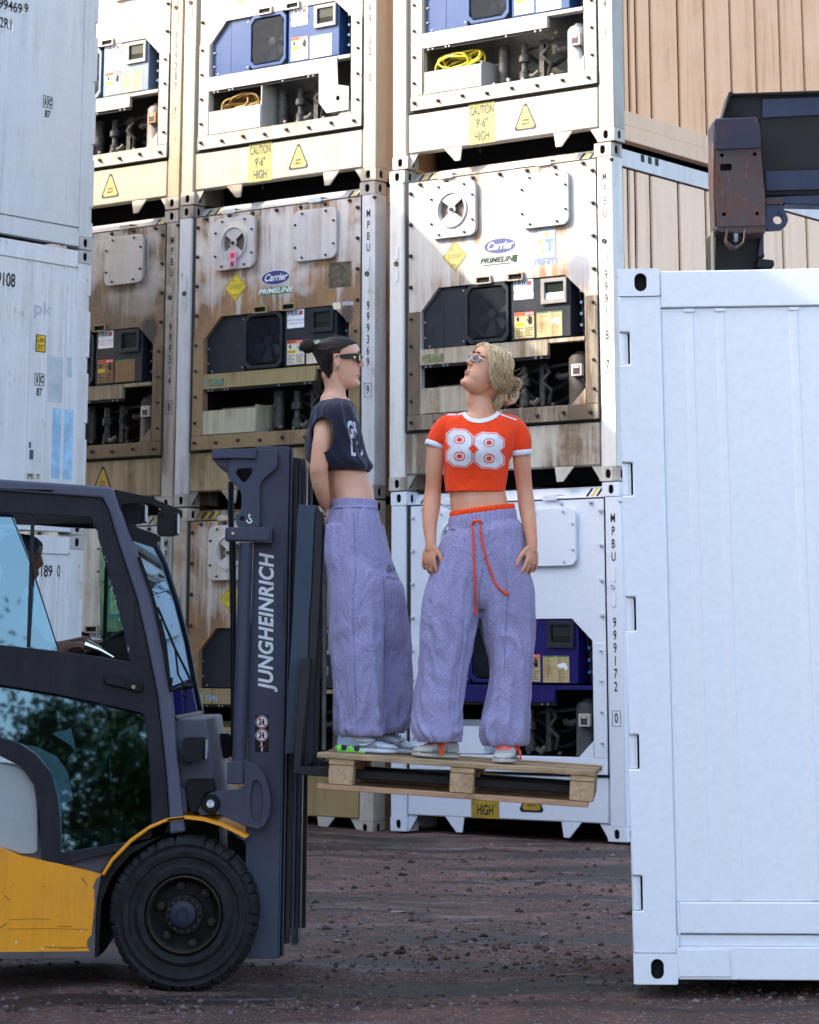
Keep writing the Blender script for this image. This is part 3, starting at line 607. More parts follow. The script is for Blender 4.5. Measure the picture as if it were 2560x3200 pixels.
C2=reefer('cream refrigerated container half in shadow, dark slate machinery, middle tier of the right stack',OCv,ZB[1],'MPBU','999118','7',
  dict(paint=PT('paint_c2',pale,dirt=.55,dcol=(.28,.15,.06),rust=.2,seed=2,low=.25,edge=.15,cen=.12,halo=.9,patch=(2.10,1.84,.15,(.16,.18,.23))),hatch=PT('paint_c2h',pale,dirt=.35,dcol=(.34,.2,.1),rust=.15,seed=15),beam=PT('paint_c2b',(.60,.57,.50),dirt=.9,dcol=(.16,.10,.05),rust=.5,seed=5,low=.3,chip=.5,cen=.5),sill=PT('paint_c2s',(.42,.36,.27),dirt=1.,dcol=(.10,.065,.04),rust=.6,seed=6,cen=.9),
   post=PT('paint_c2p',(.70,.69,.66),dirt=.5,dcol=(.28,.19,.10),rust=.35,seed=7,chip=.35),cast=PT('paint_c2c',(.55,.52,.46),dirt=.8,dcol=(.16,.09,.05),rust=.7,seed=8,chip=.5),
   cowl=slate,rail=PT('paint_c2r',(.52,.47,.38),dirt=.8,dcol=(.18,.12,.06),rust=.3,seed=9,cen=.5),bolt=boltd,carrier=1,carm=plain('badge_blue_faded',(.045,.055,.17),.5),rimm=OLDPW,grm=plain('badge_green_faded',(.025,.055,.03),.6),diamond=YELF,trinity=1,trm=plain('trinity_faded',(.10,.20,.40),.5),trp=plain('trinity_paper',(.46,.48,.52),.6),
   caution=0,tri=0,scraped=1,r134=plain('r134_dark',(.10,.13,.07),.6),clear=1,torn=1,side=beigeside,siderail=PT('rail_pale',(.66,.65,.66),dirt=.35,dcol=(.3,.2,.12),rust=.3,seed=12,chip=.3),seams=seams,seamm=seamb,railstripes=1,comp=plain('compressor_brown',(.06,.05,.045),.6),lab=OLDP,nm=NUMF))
C3=reefer('sunlit cream refrigerated container with blue cowl and bright yellow cable, top of right stack',offs(OCv,.035,0),ZB[2],'MPBU','999204','1',
  dict(paint=PT('paint_c3',(.40,.385,.355),halo=.6,dirt=.5,dcol=(.45,.33,.2),rust=.1,seed=3),beam=PT('paint_c3b',(.42,.40,.36),dirt=.5,dcol=(.40,.30,.18),rust=.2,seed=5),post=PT('paint_c3p',(.40,.385,.35),dirt=.5,dcol=(.35,.25,.15),rust=.3,seed=6,chip=.3),cast=PT('paint_c3c',(.50,.46,.40),dirt=.6,dcol=(.15,.09,.05),rust=.6,seed=7,chip=.3),
   cowl=blue,rail=PT('paint_c3r',(.42,.41,.39),dirt=.5,rust=.1,seed=4),bolt=boltd,coil=yc,comp=plain('compressor_light',(.32,.33,.36),.4,.3),recess=PT('recess_grey',(.20,.19,.17),dirt=.8,dcol=(.05,.04,.03),rust=.2,seed=3),lab=OLDPW,lab2=PAPER,side=tanside,siderail=weathered('siderail_tan',(.80,.53,.34),.3,(.36,.2,.12),.1,8,.5),seams=seams,seamm=seamb,fan=(.15,.2,.2),tray=(.375,1.02,.88)))
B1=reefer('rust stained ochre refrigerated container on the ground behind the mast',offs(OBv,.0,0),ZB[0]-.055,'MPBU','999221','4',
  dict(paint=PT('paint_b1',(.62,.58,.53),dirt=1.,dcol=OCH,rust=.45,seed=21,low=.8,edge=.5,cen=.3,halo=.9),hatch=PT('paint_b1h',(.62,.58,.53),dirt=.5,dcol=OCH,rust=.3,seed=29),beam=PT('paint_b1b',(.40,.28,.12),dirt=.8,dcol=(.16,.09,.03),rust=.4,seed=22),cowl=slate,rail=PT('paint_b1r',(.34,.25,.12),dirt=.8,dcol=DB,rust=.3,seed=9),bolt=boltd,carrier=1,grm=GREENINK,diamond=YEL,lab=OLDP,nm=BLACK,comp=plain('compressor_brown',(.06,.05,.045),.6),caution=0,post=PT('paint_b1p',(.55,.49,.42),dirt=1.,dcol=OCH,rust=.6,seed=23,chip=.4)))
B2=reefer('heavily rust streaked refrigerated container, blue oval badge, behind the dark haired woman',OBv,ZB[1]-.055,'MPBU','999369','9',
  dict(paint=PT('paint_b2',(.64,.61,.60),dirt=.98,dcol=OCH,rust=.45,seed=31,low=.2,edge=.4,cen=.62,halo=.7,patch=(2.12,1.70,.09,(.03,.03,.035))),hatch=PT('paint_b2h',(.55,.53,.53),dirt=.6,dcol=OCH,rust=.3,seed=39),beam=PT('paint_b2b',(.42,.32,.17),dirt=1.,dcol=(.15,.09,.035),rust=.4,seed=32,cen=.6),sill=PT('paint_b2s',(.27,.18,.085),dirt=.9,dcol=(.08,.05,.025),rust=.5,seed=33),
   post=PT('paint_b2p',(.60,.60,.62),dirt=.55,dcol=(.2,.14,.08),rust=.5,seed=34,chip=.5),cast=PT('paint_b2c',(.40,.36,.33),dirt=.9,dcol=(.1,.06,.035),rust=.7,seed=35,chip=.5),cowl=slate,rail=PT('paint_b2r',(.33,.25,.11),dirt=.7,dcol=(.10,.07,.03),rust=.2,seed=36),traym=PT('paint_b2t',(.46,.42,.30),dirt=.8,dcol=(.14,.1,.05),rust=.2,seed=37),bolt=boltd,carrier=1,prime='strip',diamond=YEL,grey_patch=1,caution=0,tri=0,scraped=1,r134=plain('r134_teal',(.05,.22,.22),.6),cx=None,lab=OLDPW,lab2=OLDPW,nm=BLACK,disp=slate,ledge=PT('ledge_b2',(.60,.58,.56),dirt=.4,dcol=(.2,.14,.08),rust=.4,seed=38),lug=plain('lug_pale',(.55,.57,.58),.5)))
B3=reefer('sunlit cream refrigerated container with blue cowl and ochre cable, top of the middle stack',offs(OBv,.01,0),ZB[2]-.055,'MPBU','999132','0',
  dict(paint=PT('paint_b3',(.40,.38,.345),halo=.6,dirt=.6,dcol=(.4,.28,.15),rust=.15,seed=41),beam=PT('paint_b3b',(.42,.38,.31),dirt=.6,dcol=(.36,.24,.11),rust=.2,seed=42),post=PT('paint_b3p',(.38,.35,.29),dirt=.5,dcol=(.34,.22,.10),rust=.4,seed=43,chip=.4),cast=PT('paint_b3c',(.48,.42,.34),dirt=.8,dcol=(.13,.08,.05),rust=.7,seed=44,chip=.4),cowl=blue,rail=PT('paint_b3r',(.42,.41,.385),dirt=.2,rust=.1,seed=45),bolt=boltd,coil=yo,cx=None,plateR=1,lab=OLDPW,lab2=OLDPW,fan=(.2,.2,.2),recess=PT('recess_grey2',(.13,.12,.11),dirt=.8,dcol=(.05,.04,.03),rust=.2,seed=3),diamond=YELF,tray=(.355,1.02,.90)))
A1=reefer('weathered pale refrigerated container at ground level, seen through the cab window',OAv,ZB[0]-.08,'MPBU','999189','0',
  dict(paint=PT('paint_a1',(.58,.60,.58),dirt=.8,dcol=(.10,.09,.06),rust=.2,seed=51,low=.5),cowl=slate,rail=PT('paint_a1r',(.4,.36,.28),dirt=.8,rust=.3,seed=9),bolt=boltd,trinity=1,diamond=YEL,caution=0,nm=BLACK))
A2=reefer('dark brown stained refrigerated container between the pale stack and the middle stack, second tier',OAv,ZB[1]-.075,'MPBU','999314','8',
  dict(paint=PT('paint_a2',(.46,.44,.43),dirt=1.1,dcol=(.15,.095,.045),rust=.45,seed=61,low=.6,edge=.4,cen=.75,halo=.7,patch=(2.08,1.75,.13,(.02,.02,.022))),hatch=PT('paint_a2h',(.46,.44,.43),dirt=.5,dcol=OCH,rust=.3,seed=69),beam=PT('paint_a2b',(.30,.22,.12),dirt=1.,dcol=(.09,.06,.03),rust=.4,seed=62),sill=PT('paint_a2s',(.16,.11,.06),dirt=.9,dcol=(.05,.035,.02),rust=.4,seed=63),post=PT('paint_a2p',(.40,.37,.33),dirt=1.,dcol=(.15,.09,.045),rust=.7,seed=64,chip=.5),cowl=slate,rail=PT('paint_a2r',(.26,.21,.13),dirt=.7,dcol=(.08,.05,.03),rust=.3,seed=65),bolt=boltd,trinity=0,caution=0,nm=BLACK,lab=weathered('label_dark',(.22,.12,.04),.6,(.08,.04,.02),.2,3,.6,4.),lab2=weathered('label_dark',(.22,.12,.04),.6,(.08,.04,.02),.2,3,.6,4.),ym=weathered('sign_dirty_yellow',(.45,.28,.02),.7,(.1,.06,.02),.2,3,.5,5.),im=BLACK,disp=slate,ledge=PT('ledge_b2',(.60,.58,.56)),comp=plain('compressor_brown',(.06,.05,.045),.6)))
A3=reefer('sunlit cream refrigerated container with grey blue cowl, partly hidden behind the pale stack',OAv,ZB[2]-.07,'MPBU','999287','7',
  dict(paint=PT('paint_a3',(.40,.38,.345),patch=(2.06,2.0,.12,(.12,.15,.24)),halo=.6,dirt=.6,dcol=(.4,.28,.15),rust=.15,seed=71),beam=PT('paint_a3b',(.42,.36,.27),dirt=.5,dcol=(.36,.24,.11),rust=.2,seed=72),post=PT('paint_a3p',(.40,.33,.22),dirt=.6,dcol=(.32,.2,.08),rust=.5,seed=73,chip=.4),cast=PT('paint_b3c',(.48,.42,.34)),cowl=weathered('cowl_greyblue',(.10,.15,.24),.3,(.12,.12,.12),.0,2,.35,3.),rail=PT('paint_a3r',(.40,.38,.33),dirt=.3,rust=.1,seed=45),bolt=boltd,trinity=1,comp=plain('compressor_brown2',(.12,.10,.09),.6),tbox=plain('terminal_orange',(.32,.16,.05),.6),lab=OLDPW,lab2=weathered('label_tan',(.55,.42,.22),.4,(.3,.2,.1),.1,3,.6,4.)))
for o_ in (B3,A3,C3): pass
# fourth tiers peep in nowhere: the frame ends inside the third one
# ================================================================ PLAIN-SIDED CONTAINERS (door posts with hinges)
def side_box(label,org,yaw,z,H,Lc,Wd,sx,paint,ribs,P,G):
    """long side towards the camera; local x=0 at the door corner, the side runs along sx*x, y goes into the box"""
    r=thing('shipping_container',label,'container',(org[0],org[1],z),(0,P.get('lean',0),yaw),G)
    X=lambda a:sx*a
    def bx(m,a,b,*q): m.box(min(X(a),X(b)),max(X(a),X(b)),*q)
    pc=P.get('post',paint)
    hz=P['hinges']; hh=P.get('hh',.145)
    # corner post profile with hinge notches
    segs=[.118]+[q for h in hz for q in (h-hh/2,h+hh/2)]+[H-.118]
    m=MB(); pp=[(0,.119),(.18,.119),(.18,H-.119),(0,H-.119)]
    for h in reversed(hz): pp+=[(0,h+hh/2),(.044,h+hh/2),(.044,h-hh/2),(0,h-hh/2)]
    m.plate([(X(a),b) for a,b in pp],(),0,.16)
    m.build('corner_post',pc,r,bevel=.006,seg=2)
    for h in hz:
        mm=MB(); mm.cyl((X(.017),.03,h-hh/2+.003),(X(.017),.03,h+hh/2-.003),.017,n=14); bx(mm,.0,.03,.03,.05,h-hh/2+.003,h+hh/2-.003); bx(mm,.028,.036,.018,.05,h-hh/2+.003,h+hh/2-.003); mm.build('door_hinge',pc,r,bevel=.002)
        MB().box(min(X(.036),X(.047)),max(X(.036),X(.047)),.05,.06,h-hh/2,h+hh/2).build('hinge_recess',DARKM,r)
    for z0,z1 in ((0,.118),(H-.118,H)):
        m=MB(); x0,x1=(0,.178) if sx>0 else (-.178,0); castm(m,x0,x1,-.006,.155,z0,z1,hx=X(.096)); m.build('corner_casting',P.get('cast',pc),r,bevel=.004,seg=2)
        MB().box(x0+.025,x1-.025,.022,.13,z0+.014,z1-.014).build('casting_shade_fill',DARKM,r,smooth=0)  # near-black block paints the shade behind the casting holes
    tr=P.get('tr',.158)
    MB().box(min(X(.179),X(Lc)),max(X(.179),X(Lc)),-.002,.06,H-.012-tr,H-.012).build('top_rail',P.get('railm',paint),r,bevel=.006,seg=2)
    bh=.33
    m=MB(); bx(m,.179,Lc,-.002,.08,.018,.145); m.build('bottom_rail',paint,r,bevel=.004)
    m=MB(); bx(m,.181,Lc,.012,.08,.1455,.190); m.build('rail_step',paint,r,bevel=.003)
    m=MB(); bx(m,.181,Lc,.0005,.08,.1945,.318); m.build('kick_rail',paint,r,bevel=.006,seg=2)
    if P.get('plate',1): 
        m=MB(); bx(m,.181,.385,-.007,-.0025,.03,.135); m.build('doubler_plate',paint,r,bevel=.002)
    # panels between shallow ribs
    z0,z1=.320,H-.012-tr-.003
    xs=[.181]+ribs+[Lc]
    for i in range(len(xs)-1):
        a,b=xs[i],xs[i+1]; m=MB()
        bx(m,a,b,.010,.04,z0,z1); m.build('side_panel',paint,r)
    for a in ribs:
        m=MB(); x0=X(a)
        q=[(x0-.034,.0105),(x0-.020,.0062),(x0+.004,.0062),(x0+.010,.0105)] if sx>0 else [(x0-.01,.0105),(x0-.004,.0062),(x0+.020,.0062),(x0+.034,.0105)]
        m.plate(q,(),z0+.004,z1-.006,fn=lambda p,b_,d:(p,b_,d)); m.build('panel_rib',paint,r)
        MB().box(x0-.032,x0+.012,.001,.010,z1-.016,z1-.002).build('rib_cap',P.get('capm',paint),r,bevel=.002)
    # weld bead where the rails meet the post
    if P.get('weld'):
        k0=0
        m=MB()
        for zz in np.arange(.03,.33,.0068): m.ell((X(.180+ (.006 if zz>.19 else 0)+.0015*math.sin(zz*300)),-.003,zz),(.0055,.003,.0045),n=6,m=4)
        for zz in np.arange(.035,.135,.0068): m.ell((X(.386),-.006,zz),(.0045,.003,.0042),n=6,m=4)
        m.build('weld_bead',paint,r)
    # rest of the box
    m=MB(); bx(m,.02,Lc,.06,Wd,H-.05,H-.02); m.build('roof',paint,r)
    m=MB(); bx(m,.02,Lc,Wd-.05,Wd,.02,H-.052); m.build('far_wall',paint,r)
    m=MB(); bx(m,.02,.07,.165,Wd-.052,.12,H-.12); m.build('door',paint,r)
    m=MB(); bx(m,Lc-.05,Lc,.085,Wd-.052,.02,H-.052); m.build('front_wall',paint,r)
    m=MB(); bx(m,.075,Lc-.055,.085,Wd-.052,.10,.15); m.build('floor_pan',DARKM,r)
    return r
near=side_box('bright white freshly painted container with hinge notches down its left corner, standing nearest at right',(.905,11.06),-.088,.180,2.905,6.06,2.438,1,
  weathered('white_near',(.72,.75,.81),.02,(.5,.5,.5),.0,14,.33,1.,bump=.03,var=.15),[.31,.44,.75,1.22,1.69,2.16,2.63,3.1,3.57,4.04,4.51,4.98,5.45,5.8],
  dict(hinges=[.35,.905,1.46,2.015,2.565],weld=1,lean=-R_(.25),hh=.137),'white painted containers')
KX,KY=-2.944,23.9
blu=weathered('paint_lowleft',(.74,.75,.78),.4,(.40,.24,.12),.6,81,.45,1.,chip=.12); ltop=weathered('paint_topleft',(.64,.65,.67),.35,(.22,.19,.17),.25,82,.5,1.,chip=.1)
hl=[.33,.93,1.53,2.10]
GL='containers of the pale stack at the left'
ya=PI/2-YAW
ld=[]
for i,(zz,lab,mt) in enumerate(((-.06,'pale container at the foot of the left stack, hidden by the cab',blu),(2.535,'pale container with blue smears and a yellow height plate, middle tier of the left stack',blu),(5.13,'grey container with rust freckles at its right corner, top tier of the left stack',ltop))):
    ld.append(side_box(lab,(KX,KY),ya,zz,2.585,6.06,2.438,-1,mt,[.32,.55,.78,1.3,1.82,2.3,2.8,3.3,3.8,4.3,4.8,5.3,5.7],dict(hinges=hl,plate=0,cast=weathered('cast_left',(.5,.48,.47),.6,(.18,.09,.04),.8,83,.6,1.2,chip=.3)),GL))
MB().box(.70,.80,-.0665,-.0655,2.26,2.42).build('inspection_tag',plain('tag_pink',(.62,.30,.42),.6),B2,smooth=0); MB().box(.725,.775,-.0675,-.0668,2.35,2.40).build('tag_print',REDI,B2,smooth=0); text('BI',BLACK,B2,.75,2.29,-.068,.06,.002)
MB().plate([(.66,2.63),(.75,2.66),(.84,2.63),(.90,2.57),(.93,2.60),(.85,2.69),(.75,2.72),(.65,2.69)],(),-.0475,-.0462).build('vent_decal',OLDPW,B2,smooth=0)
def ic_mark(r,x,z):
    m=MB(); m.plate([(x-.06,z),(x+.06,z),(x+.06,z+.11),(x-.06,z+.11)],[[(x-.055,z+.005),(x-.003,z+.005),(x-.003,z+.105),(x-.055,z+.105)],[(x+.003,z+.005),(x+.055,z+.005),(x+.055,z+.105),(x+.003,z+.105)]],.006,.008); m.build('emblem_frame',BLACK,r,smooth=0)
    text('i',BLACK,r,x-.03,z+.055,.006,.10,.003); text('C',BLACK,r,x+.03,z+.055,.006,.085,.003,xs=.7); text('87',BLACK,r,x,z-.06,.006,.095,.0015,xs=.75)
mid,top=ld[1],ld[2]
def lp(u,v,zz): # local coordinates on the left stack face
    n=Vector((-math.cos(YAW),math.sin(YAW),0)); r_=ray(u,v); o=Vector((0,0,CH)); K=Vector((KX,KY,0)); t=(K-o).dot(n)/r_.dot(n); p=o+r_*t; d=Vector((math.sin(YAW),math.cos(YAW),0)); return (p-K).dot(d),p.z-zz
def ltext(r,zz,s,u0,u1,v,h,mat=BLACK,bold=.002,y=.006):
    a=lp(u0,v,zz); b=lp(u1,v,zz); c=lp((u0+u1)/2,v,zz); hh_=abs(lp(u0,v-h/2,zz)[1]-lp(u0,v+h/2,zz)[1])
    me=text_mesh(s,hh_*1.36,bold); w_=max(q.co.x for q in me.vertices)-min(q.co.x for q in me.vertices)
    o=text(s,mat,r,c[0],c[1],y,hh_*1.36,bold,xs=(b[0]-a[0])/w_)
def lrect(r,zz,u0,u1,v0,v1,mat,y=.0075,name='label_plate'):
    a=lp(u0,v0,zz); b=lp(u1,v1,zz); return MB().box(a[0],b[0],y,y+.0012,b[1],a[1]).build(name,mat,r,smooth=0)
lrect(top,5.13,-60,92,0,45,PAPER); ltext(top,5.13,'99469',-2,72,20,32); lrect(top,5.13,-60,44,50,98,PAPER); ltext(top,5.13,'2R1',3,40,75,34); ltext(top,5.13,'9',78,90,27,30)
ltext(ld[0],-.06,'3189',112,165,1786,38); ltext(ld[0],-.06,'0',180,190,1786,36)
q=lp(151,337,5.13); ic_mark(top,q[0],q[1])
q=lp(125,1205,2.535); ic_mark(mid,q[0],q[1])
ltext(mid,2.535,'9108',-8,50,875,44)
lrect(mid,2.535,115,144,1044,1102,BLACK); lrect(mid,2.535,118,141,1047,1099,plain('height_yellow',(.75,.48,.02),.5),y=.006); ltext(mid,2.535,'2,6m',119,140,1061,19,bold=.0003,y=.0045); ltext(mid,2.535,"8'6\"",120,139,1086,18,bold=.0003,y=.0045)
lb=plain('smear_blue',(.33,.55,.76),.5,var=.25,nsc=6); lg=plain('smear_grey',(.47,.52,.58),.5,var=.15,nsc=6)
for u0,u1,v0,v1,mt in ((168,238,1275,1500,lb),(155,205,1110,1260,lg),(212,226,1115,1180,lg)): lrect(mid,2.535,u0,u1,v0,v1,mt,y=.0085,name='paint_smear')
for u0,u1,v0,v1 in ((93,99,1380,1400),(95,106,1405,1436)): lrect(mid,2.535,u0,u1,v0,v1,plain('tape_navy',(.05,.08,.15),.5),name='tape_scrap')
ltext(mid,2.535,'pk',108,162,965,45,plain('pencil_grey',(.42,.44,.48),.7),0.)
lrect(mid,2.535,85,128,1478,1500,OLDPW); ltext(mid,2.535,'PE  T',88,126,1489,14,NUMF)
# unseen stacks added outside the frame at left to shade the yard
GO='unseen container stacks that shade the yard'
for j in range(2):
    for i in range(3):
        d0=6.16*(j+1) if j==0 else 0
        ox,oy=(KX-math.sin(YAW)*6.12,KY-math.cos(YAW)*6.12) if j==0 else (KX-math.cos(YAW)*2.5,KY+math.sin(YAW)*2.5)
        r=thing('shipping_container','unseen plain pale container, %s tier of the stack %s the pale stack'%(('bottom','middle','top')[i],('in front of','behind')[j]),'container',(ox,oy,-.06+2.595*i),(0,0,ya),GO)
        m=MB(); m.box(-6.0,0,.0,2.43,.02,2.57); m.build('box_body',ltop,r)
for i in range(3):  # unseen blockers added to keep the women, truck and ground in shade
    for j in range(2):
        r=thing('shipping_container','unseen grey container added to cast shade, %s tier of the %s stack'%(('bottom','middle','top')[i],('nearer','farther')[j]),'container',(-5.0-.02*i,8.0+6.08*j,.0+2.6*i),(0,0,PI/2+.04),GO)
        m=MB(); m.box(-3.,3.06,.0,2.43,.02,2.58); m.build('box_body',ltop,r)
# ================================================================ PEOPLE TOOLS
def bake(o):
    dg=bpy.context.evaluated_depsgraph_get(); me=bpy.data.meshes.new_from_object(o.evaluated_get(dg)); o.modifiers.clear(); o.data=me; return o
def keep(o,root):
    o.parent=root; o.matrix_parent_inverse=Matrix.Translation(-Vector(root.location)); return o
def solid(m,name,mat,root,vox=.005,smooth=4,fac=.5):
    """fuse overlapping volumes into ONE continuous skin"""
    o=m.build(name,mat,None,smooth=0)
    r=o.modifiers.new('r','REMESH'); r.mode='VOXEL'; r.voxel_size=vox; r.use_smooth_shade=True
    if smooth: q=o.modifiers.new('s','SMOOTH'); q.iterations=smooth; q.factor=fac
    bake(o)
    if len(o.data.materials)==0: o.data.materials.append(mat)
    o.data.shade_smooth()
    return keep(o,root) if root else o
def limb(m,pts,n=20,sub=6):
    """tapered tube through (point,radius) stations with rounded ends"""
    P=[Vector(p) for p,_ in pts]; R=[r for _,r in pts]; PP=[];RR=[]
    def cr(a,b,c,d,t): return .5*((2*b)+(-a+c)*t+(2*a-5*b+4*c-d)*t*t+(-a+3*b-3*c+d)*t**3)
    for i in range(len(P)-1):
        a,b,c,d=P[max(i-1,0)],P[i],P[i+1],P[min(i+2,len(P)-1)]; ra,rb,rc,rd=R[max(i-1,0)],R[i],R[i+1],R[min(i+2,len(P)-1)]
        for k in range(sub): t=k/sub; PP.append(cr(a,b,c,d,t)); RR.append(max(.001,cr(ra,rb,rc,rd,t)))
    PP.append(P[-1]); RR.append(R[-1])
    m.tube(PP,RR,n); m.ell(P[0],R[0],n=12,m=8); m.ell(P[-1],R[-1],n=12,m=8)
def crom(rows,sub):
    rows=[np.array(r,float) for r in rows]; out=[]
    for i in range(len(rows)-1):
        a,b,c,d=rows[max(i-1,0)],rows[i],rows[i+1],rows[min(i+2,len(rows)-1)]
        for k in range(sub):
            t=k/sub; out.append(.5*((2*b)+(-a+c)*t+(2*a-5*b+4*c-d)*t*t+(-a+3*b-3*c+d)*t**3))
    out.append(rows[-1]); return out
def loft(m,rows,n=56,sub=6,ex=2.3,wr=None,cap=True):
    """rows: (u_left,u_right,v,Y centre,half depth,front bulge) in photo pixels at that depth"""
    rg=[]
    rows=[tuple(r)+(0,)*(6-len(r)) for r in rows]
    for r in crom(rows,sub):
        uL,uR,v,Y,b=r[:5]; bf=r[5] if len(r)>5 else 0
        A=at(uL,v,Y); B=at(uR,v,Y); c=(A+B)/2; a=(B-A).length/2; ring=[]
        for k in range(n):
            t=2*PI*k/n; ct,st=math.cos(t),math.sin(t)
            x=a*math.copysign(abs(ct)**(2/ex),ct); y=b*math.copysign(abs(st)**(2/ex),st)
            if st<0: y-=bf*(-st)**2
            d=1.
            p=Vector((c.x+x,Y+y,c.z))
            if wr: 
                q=wr(t,c.z,p); nv=Vector((ct,st,0)); p+=nv*q
            ring.append(p)
        rg.append(ring)
    m.rings(rg,cap)
HR=[(-.116,.066,-.010,.020),(-.110,.080,-.022,.032),(-.098,.090,-.034,.043),(-.084,.089,-.045,.051),(-.070,.084,-.055,.057),(-.052,.087,-.066,.062),(-.032,.086,-.080,.066),(-.012,.083,-.090,.069),(.008,.081,-.096,.0715),(.024,.0785,-.099,.073),(.036,.082,-.100,.074),(.048,.088,-.101,.0745),(.066,.0885,-.101,.0745),(.084,.081,-.097,.071),(.100,.066,-.084,.061),(.111,.044,-.062,.045),(.117,.012,-.030,.022)]
def head_pt(z,f,b,w,t,k=1.):
    cx=(f+b)/2; a=(f-b)/2; ct,st=math.cos(t),math.sin(t); ex=2.25
    x=cx+a*math.copysign(abs(ct)**(2/ex),ct)*k; y=w*math.copysign(abs(st)**(2/ex),st)*k
    jaw=max(0,min(1,(-z-.0)/.1)); y*=1-.22*jaw*max(0,ct)
    return Vector((x,y,z))
def head(m,M,s=1.,lips=True):
    """M maps head space (x forward, y left, z up) to the world"""
    T=lambda p:M@(Vector(p)*s)
    rg=[[T(head_pt(*r,2*PI*k/40)) for k in range(40)] for r in crom(HR,3)]
    m.rings(rg)
    R3=M.to_3x3()
    def e(c,r,rot=0.): m.ell(T(c),[q*s for q in r],R3@Matrix.Rotation(rot,3,'Y'),16,10)
    limb(m,[(T((.086,0,.040)),.0075*s),(T((.0945,0,.018)),.0080*s),(T((.1035,0,-.003)),.0096*s)],12,4)
    for q in(1,-1): e((.093,.010*q,-.008),(.011,.0070,.0065)); e((.070,.032*q,.046),(.018,.026,.009)); e((.074,.030*q,.024),(.0105,.013,.010))
    e((.088,0,-.020),(.006,.010,.010)); e((.0875,0,-.043),(.0095,.020,.0050),.2); e((.0855,0,-.055),(.0095,.017,.0056),-.1); e((.079,0,-.092),(.016,.024,.017))
    for q in(1,-1):   # ears
        c=Vector((-.012,.0755*q,.005)); Mr=R3@Matrix.Rotation(.35*q,3,'Z')@Matrix.Rotation(-.15,3,'Y')
        pts=[(T(c+Vector((.016*math.cos(a),.006*q,.028*math.sin(a)))),(.0042)*s) for a in np.linspace(-1.9,2.6,9)]; limb(m,pts,8,3); m.ell(T(c+Vector((-.002,-.001*q,0))),(.013*s,.005*s,.022*s),R3,12,8)
def frame(fwd,up,loc):
    f=Vector(fwd).normalized(); u=Vector(up); u=(u-f*u.dot(f)).normalized(); l=u.cross(f)
    M=Matrix((f,l,u)).transposed().to_4x4(); M.translation=Vector(loc); return M
def hand(m,wrist,d,nrm,side,s=1.,curl=.5,spread=.12,thumb=1.):
    """wrist point, direction of the fingers, palm normal (the way the palm faces), side=+1/-1 where the thumb leaves"""
    d=Vector(d).normalized(); n_=Vector(nrm); n_=(n_-d*n_.dot(d)).normalized(); a=d.cross(n_).normalized()*side; w=Vector(wrist)
    m.ell(w+d*.045*s,(.044*s,.036*s,.0145*s),Matrix((d,a,n_)).transposed(),16,10)
    limb(m,[(w-d*.02*s,.023*s),(w+d*.02*s,.022*s)],12,2)
    F=[]
    for i,(off,L,r) in enumerate(((.028,.070,.0088),(.0095,.078,.0090),(-.0095,.073,.0086),(-.028,.058,.0078))):
        p=w+d*(.072-.003*i)*s+a*off*s; dd=(d+a*spread*(1.2-i*.8)).normalized(); c=0; pts=[(w+d*.045*s+a*off*.8*s,r*1.1*s),(p,r*s)]
        for k,fr in enumerate((.45,.32,.23)):
            c+=curl*(.7+.25*i*.4+.2*k); v=dd*math.cos(c)+n_*math.sin(c); p=p+v*L*fr*s; pts.append((p.copy(),r*s*(.93-.08*k)))
        limb(m,pts,12,3); F.append((p,v))
    p=w+d*.015*s+a*.024*s; pts=[(p,.012*s)]; v=(d*.75+a*.62+n_*.25*thumb).normalized()
    for k,L in enumerate((.036,.030,.024)): p=p+v*L*s; pts.append((p.copy(),(.0108-.001*k)*s)); v=(v+d*.28-a*.18+n_*.22*curl).normalized()
    limb(m,pts,12,3); F.append((p,v)); return F
def decal(target_bvh,pts2,faces,mat,name,root,off=.0015,ymax=None):
    """lay a thin print on the cloth: pts2 are photo pixels of its corners"""
    V=[];o=Vector((0,0,CH))
    for u,v in pts2:
        d=ray(u,v).normalized(); h=target_bvh.ray_cast(o,d)
        if h[0] is None or (ymax and h[0].y>ymax):
            n_=target_bvh.find_nearest(o+d*11.5); h=n_
        p=h[0]; V.append(p-d*off)
    me=bpy.data.meshes.new(name); me.from_pydata(V,[],faces); me.update(); me.shade_smooth(); me.materials.append(mat)
    ob=bpy.data.objects.new(name,me); COL.objects.link(ob); return keep(ob,root)
def bvh(o): return BVHTree.FromPolygons([o.matrix_world@v.co if 0 else v.co for v in o.data.vertices],[tuple(p.vertices) for p in o.data.polygons])
def grid2(poly,holes=(),step=6.):
    """triangulate a pixel polygon finely enough to follow the cloth"""
    import bmesh
    m=MB(); m.plate(poly,holes,0,1,fn=lambda a,b,d:(a,b,d),back=False)
    n=len(poly)+sum(len(h) for h in holes); fs=[f for f in m.f if len(f)==3]
    me=bpy.data.meshes.new('g'); me.from_pydata(m.v[:n],[],fs); b=bmesh.new(); b.from_mesh(me)
    return _sub(b,step)
def _sub(b,step):
    import bmesh
    for _ in range(7):
        e=[x for x in b.edges if x.calc_length()>step]
        if not e: break
        bmesh.ops.subdivide_edges(b,edges=e,cuts=1); bmesh.ops.triangulate(b,faces=b.faces)
    b.verts.ensure_lookup_table(); pts=[(v.co.x,v.co.y) for v in b.verts]; fs=[tuple(v.index for v in f.verts) for f in b.faces]; b.free(); return pts,fs
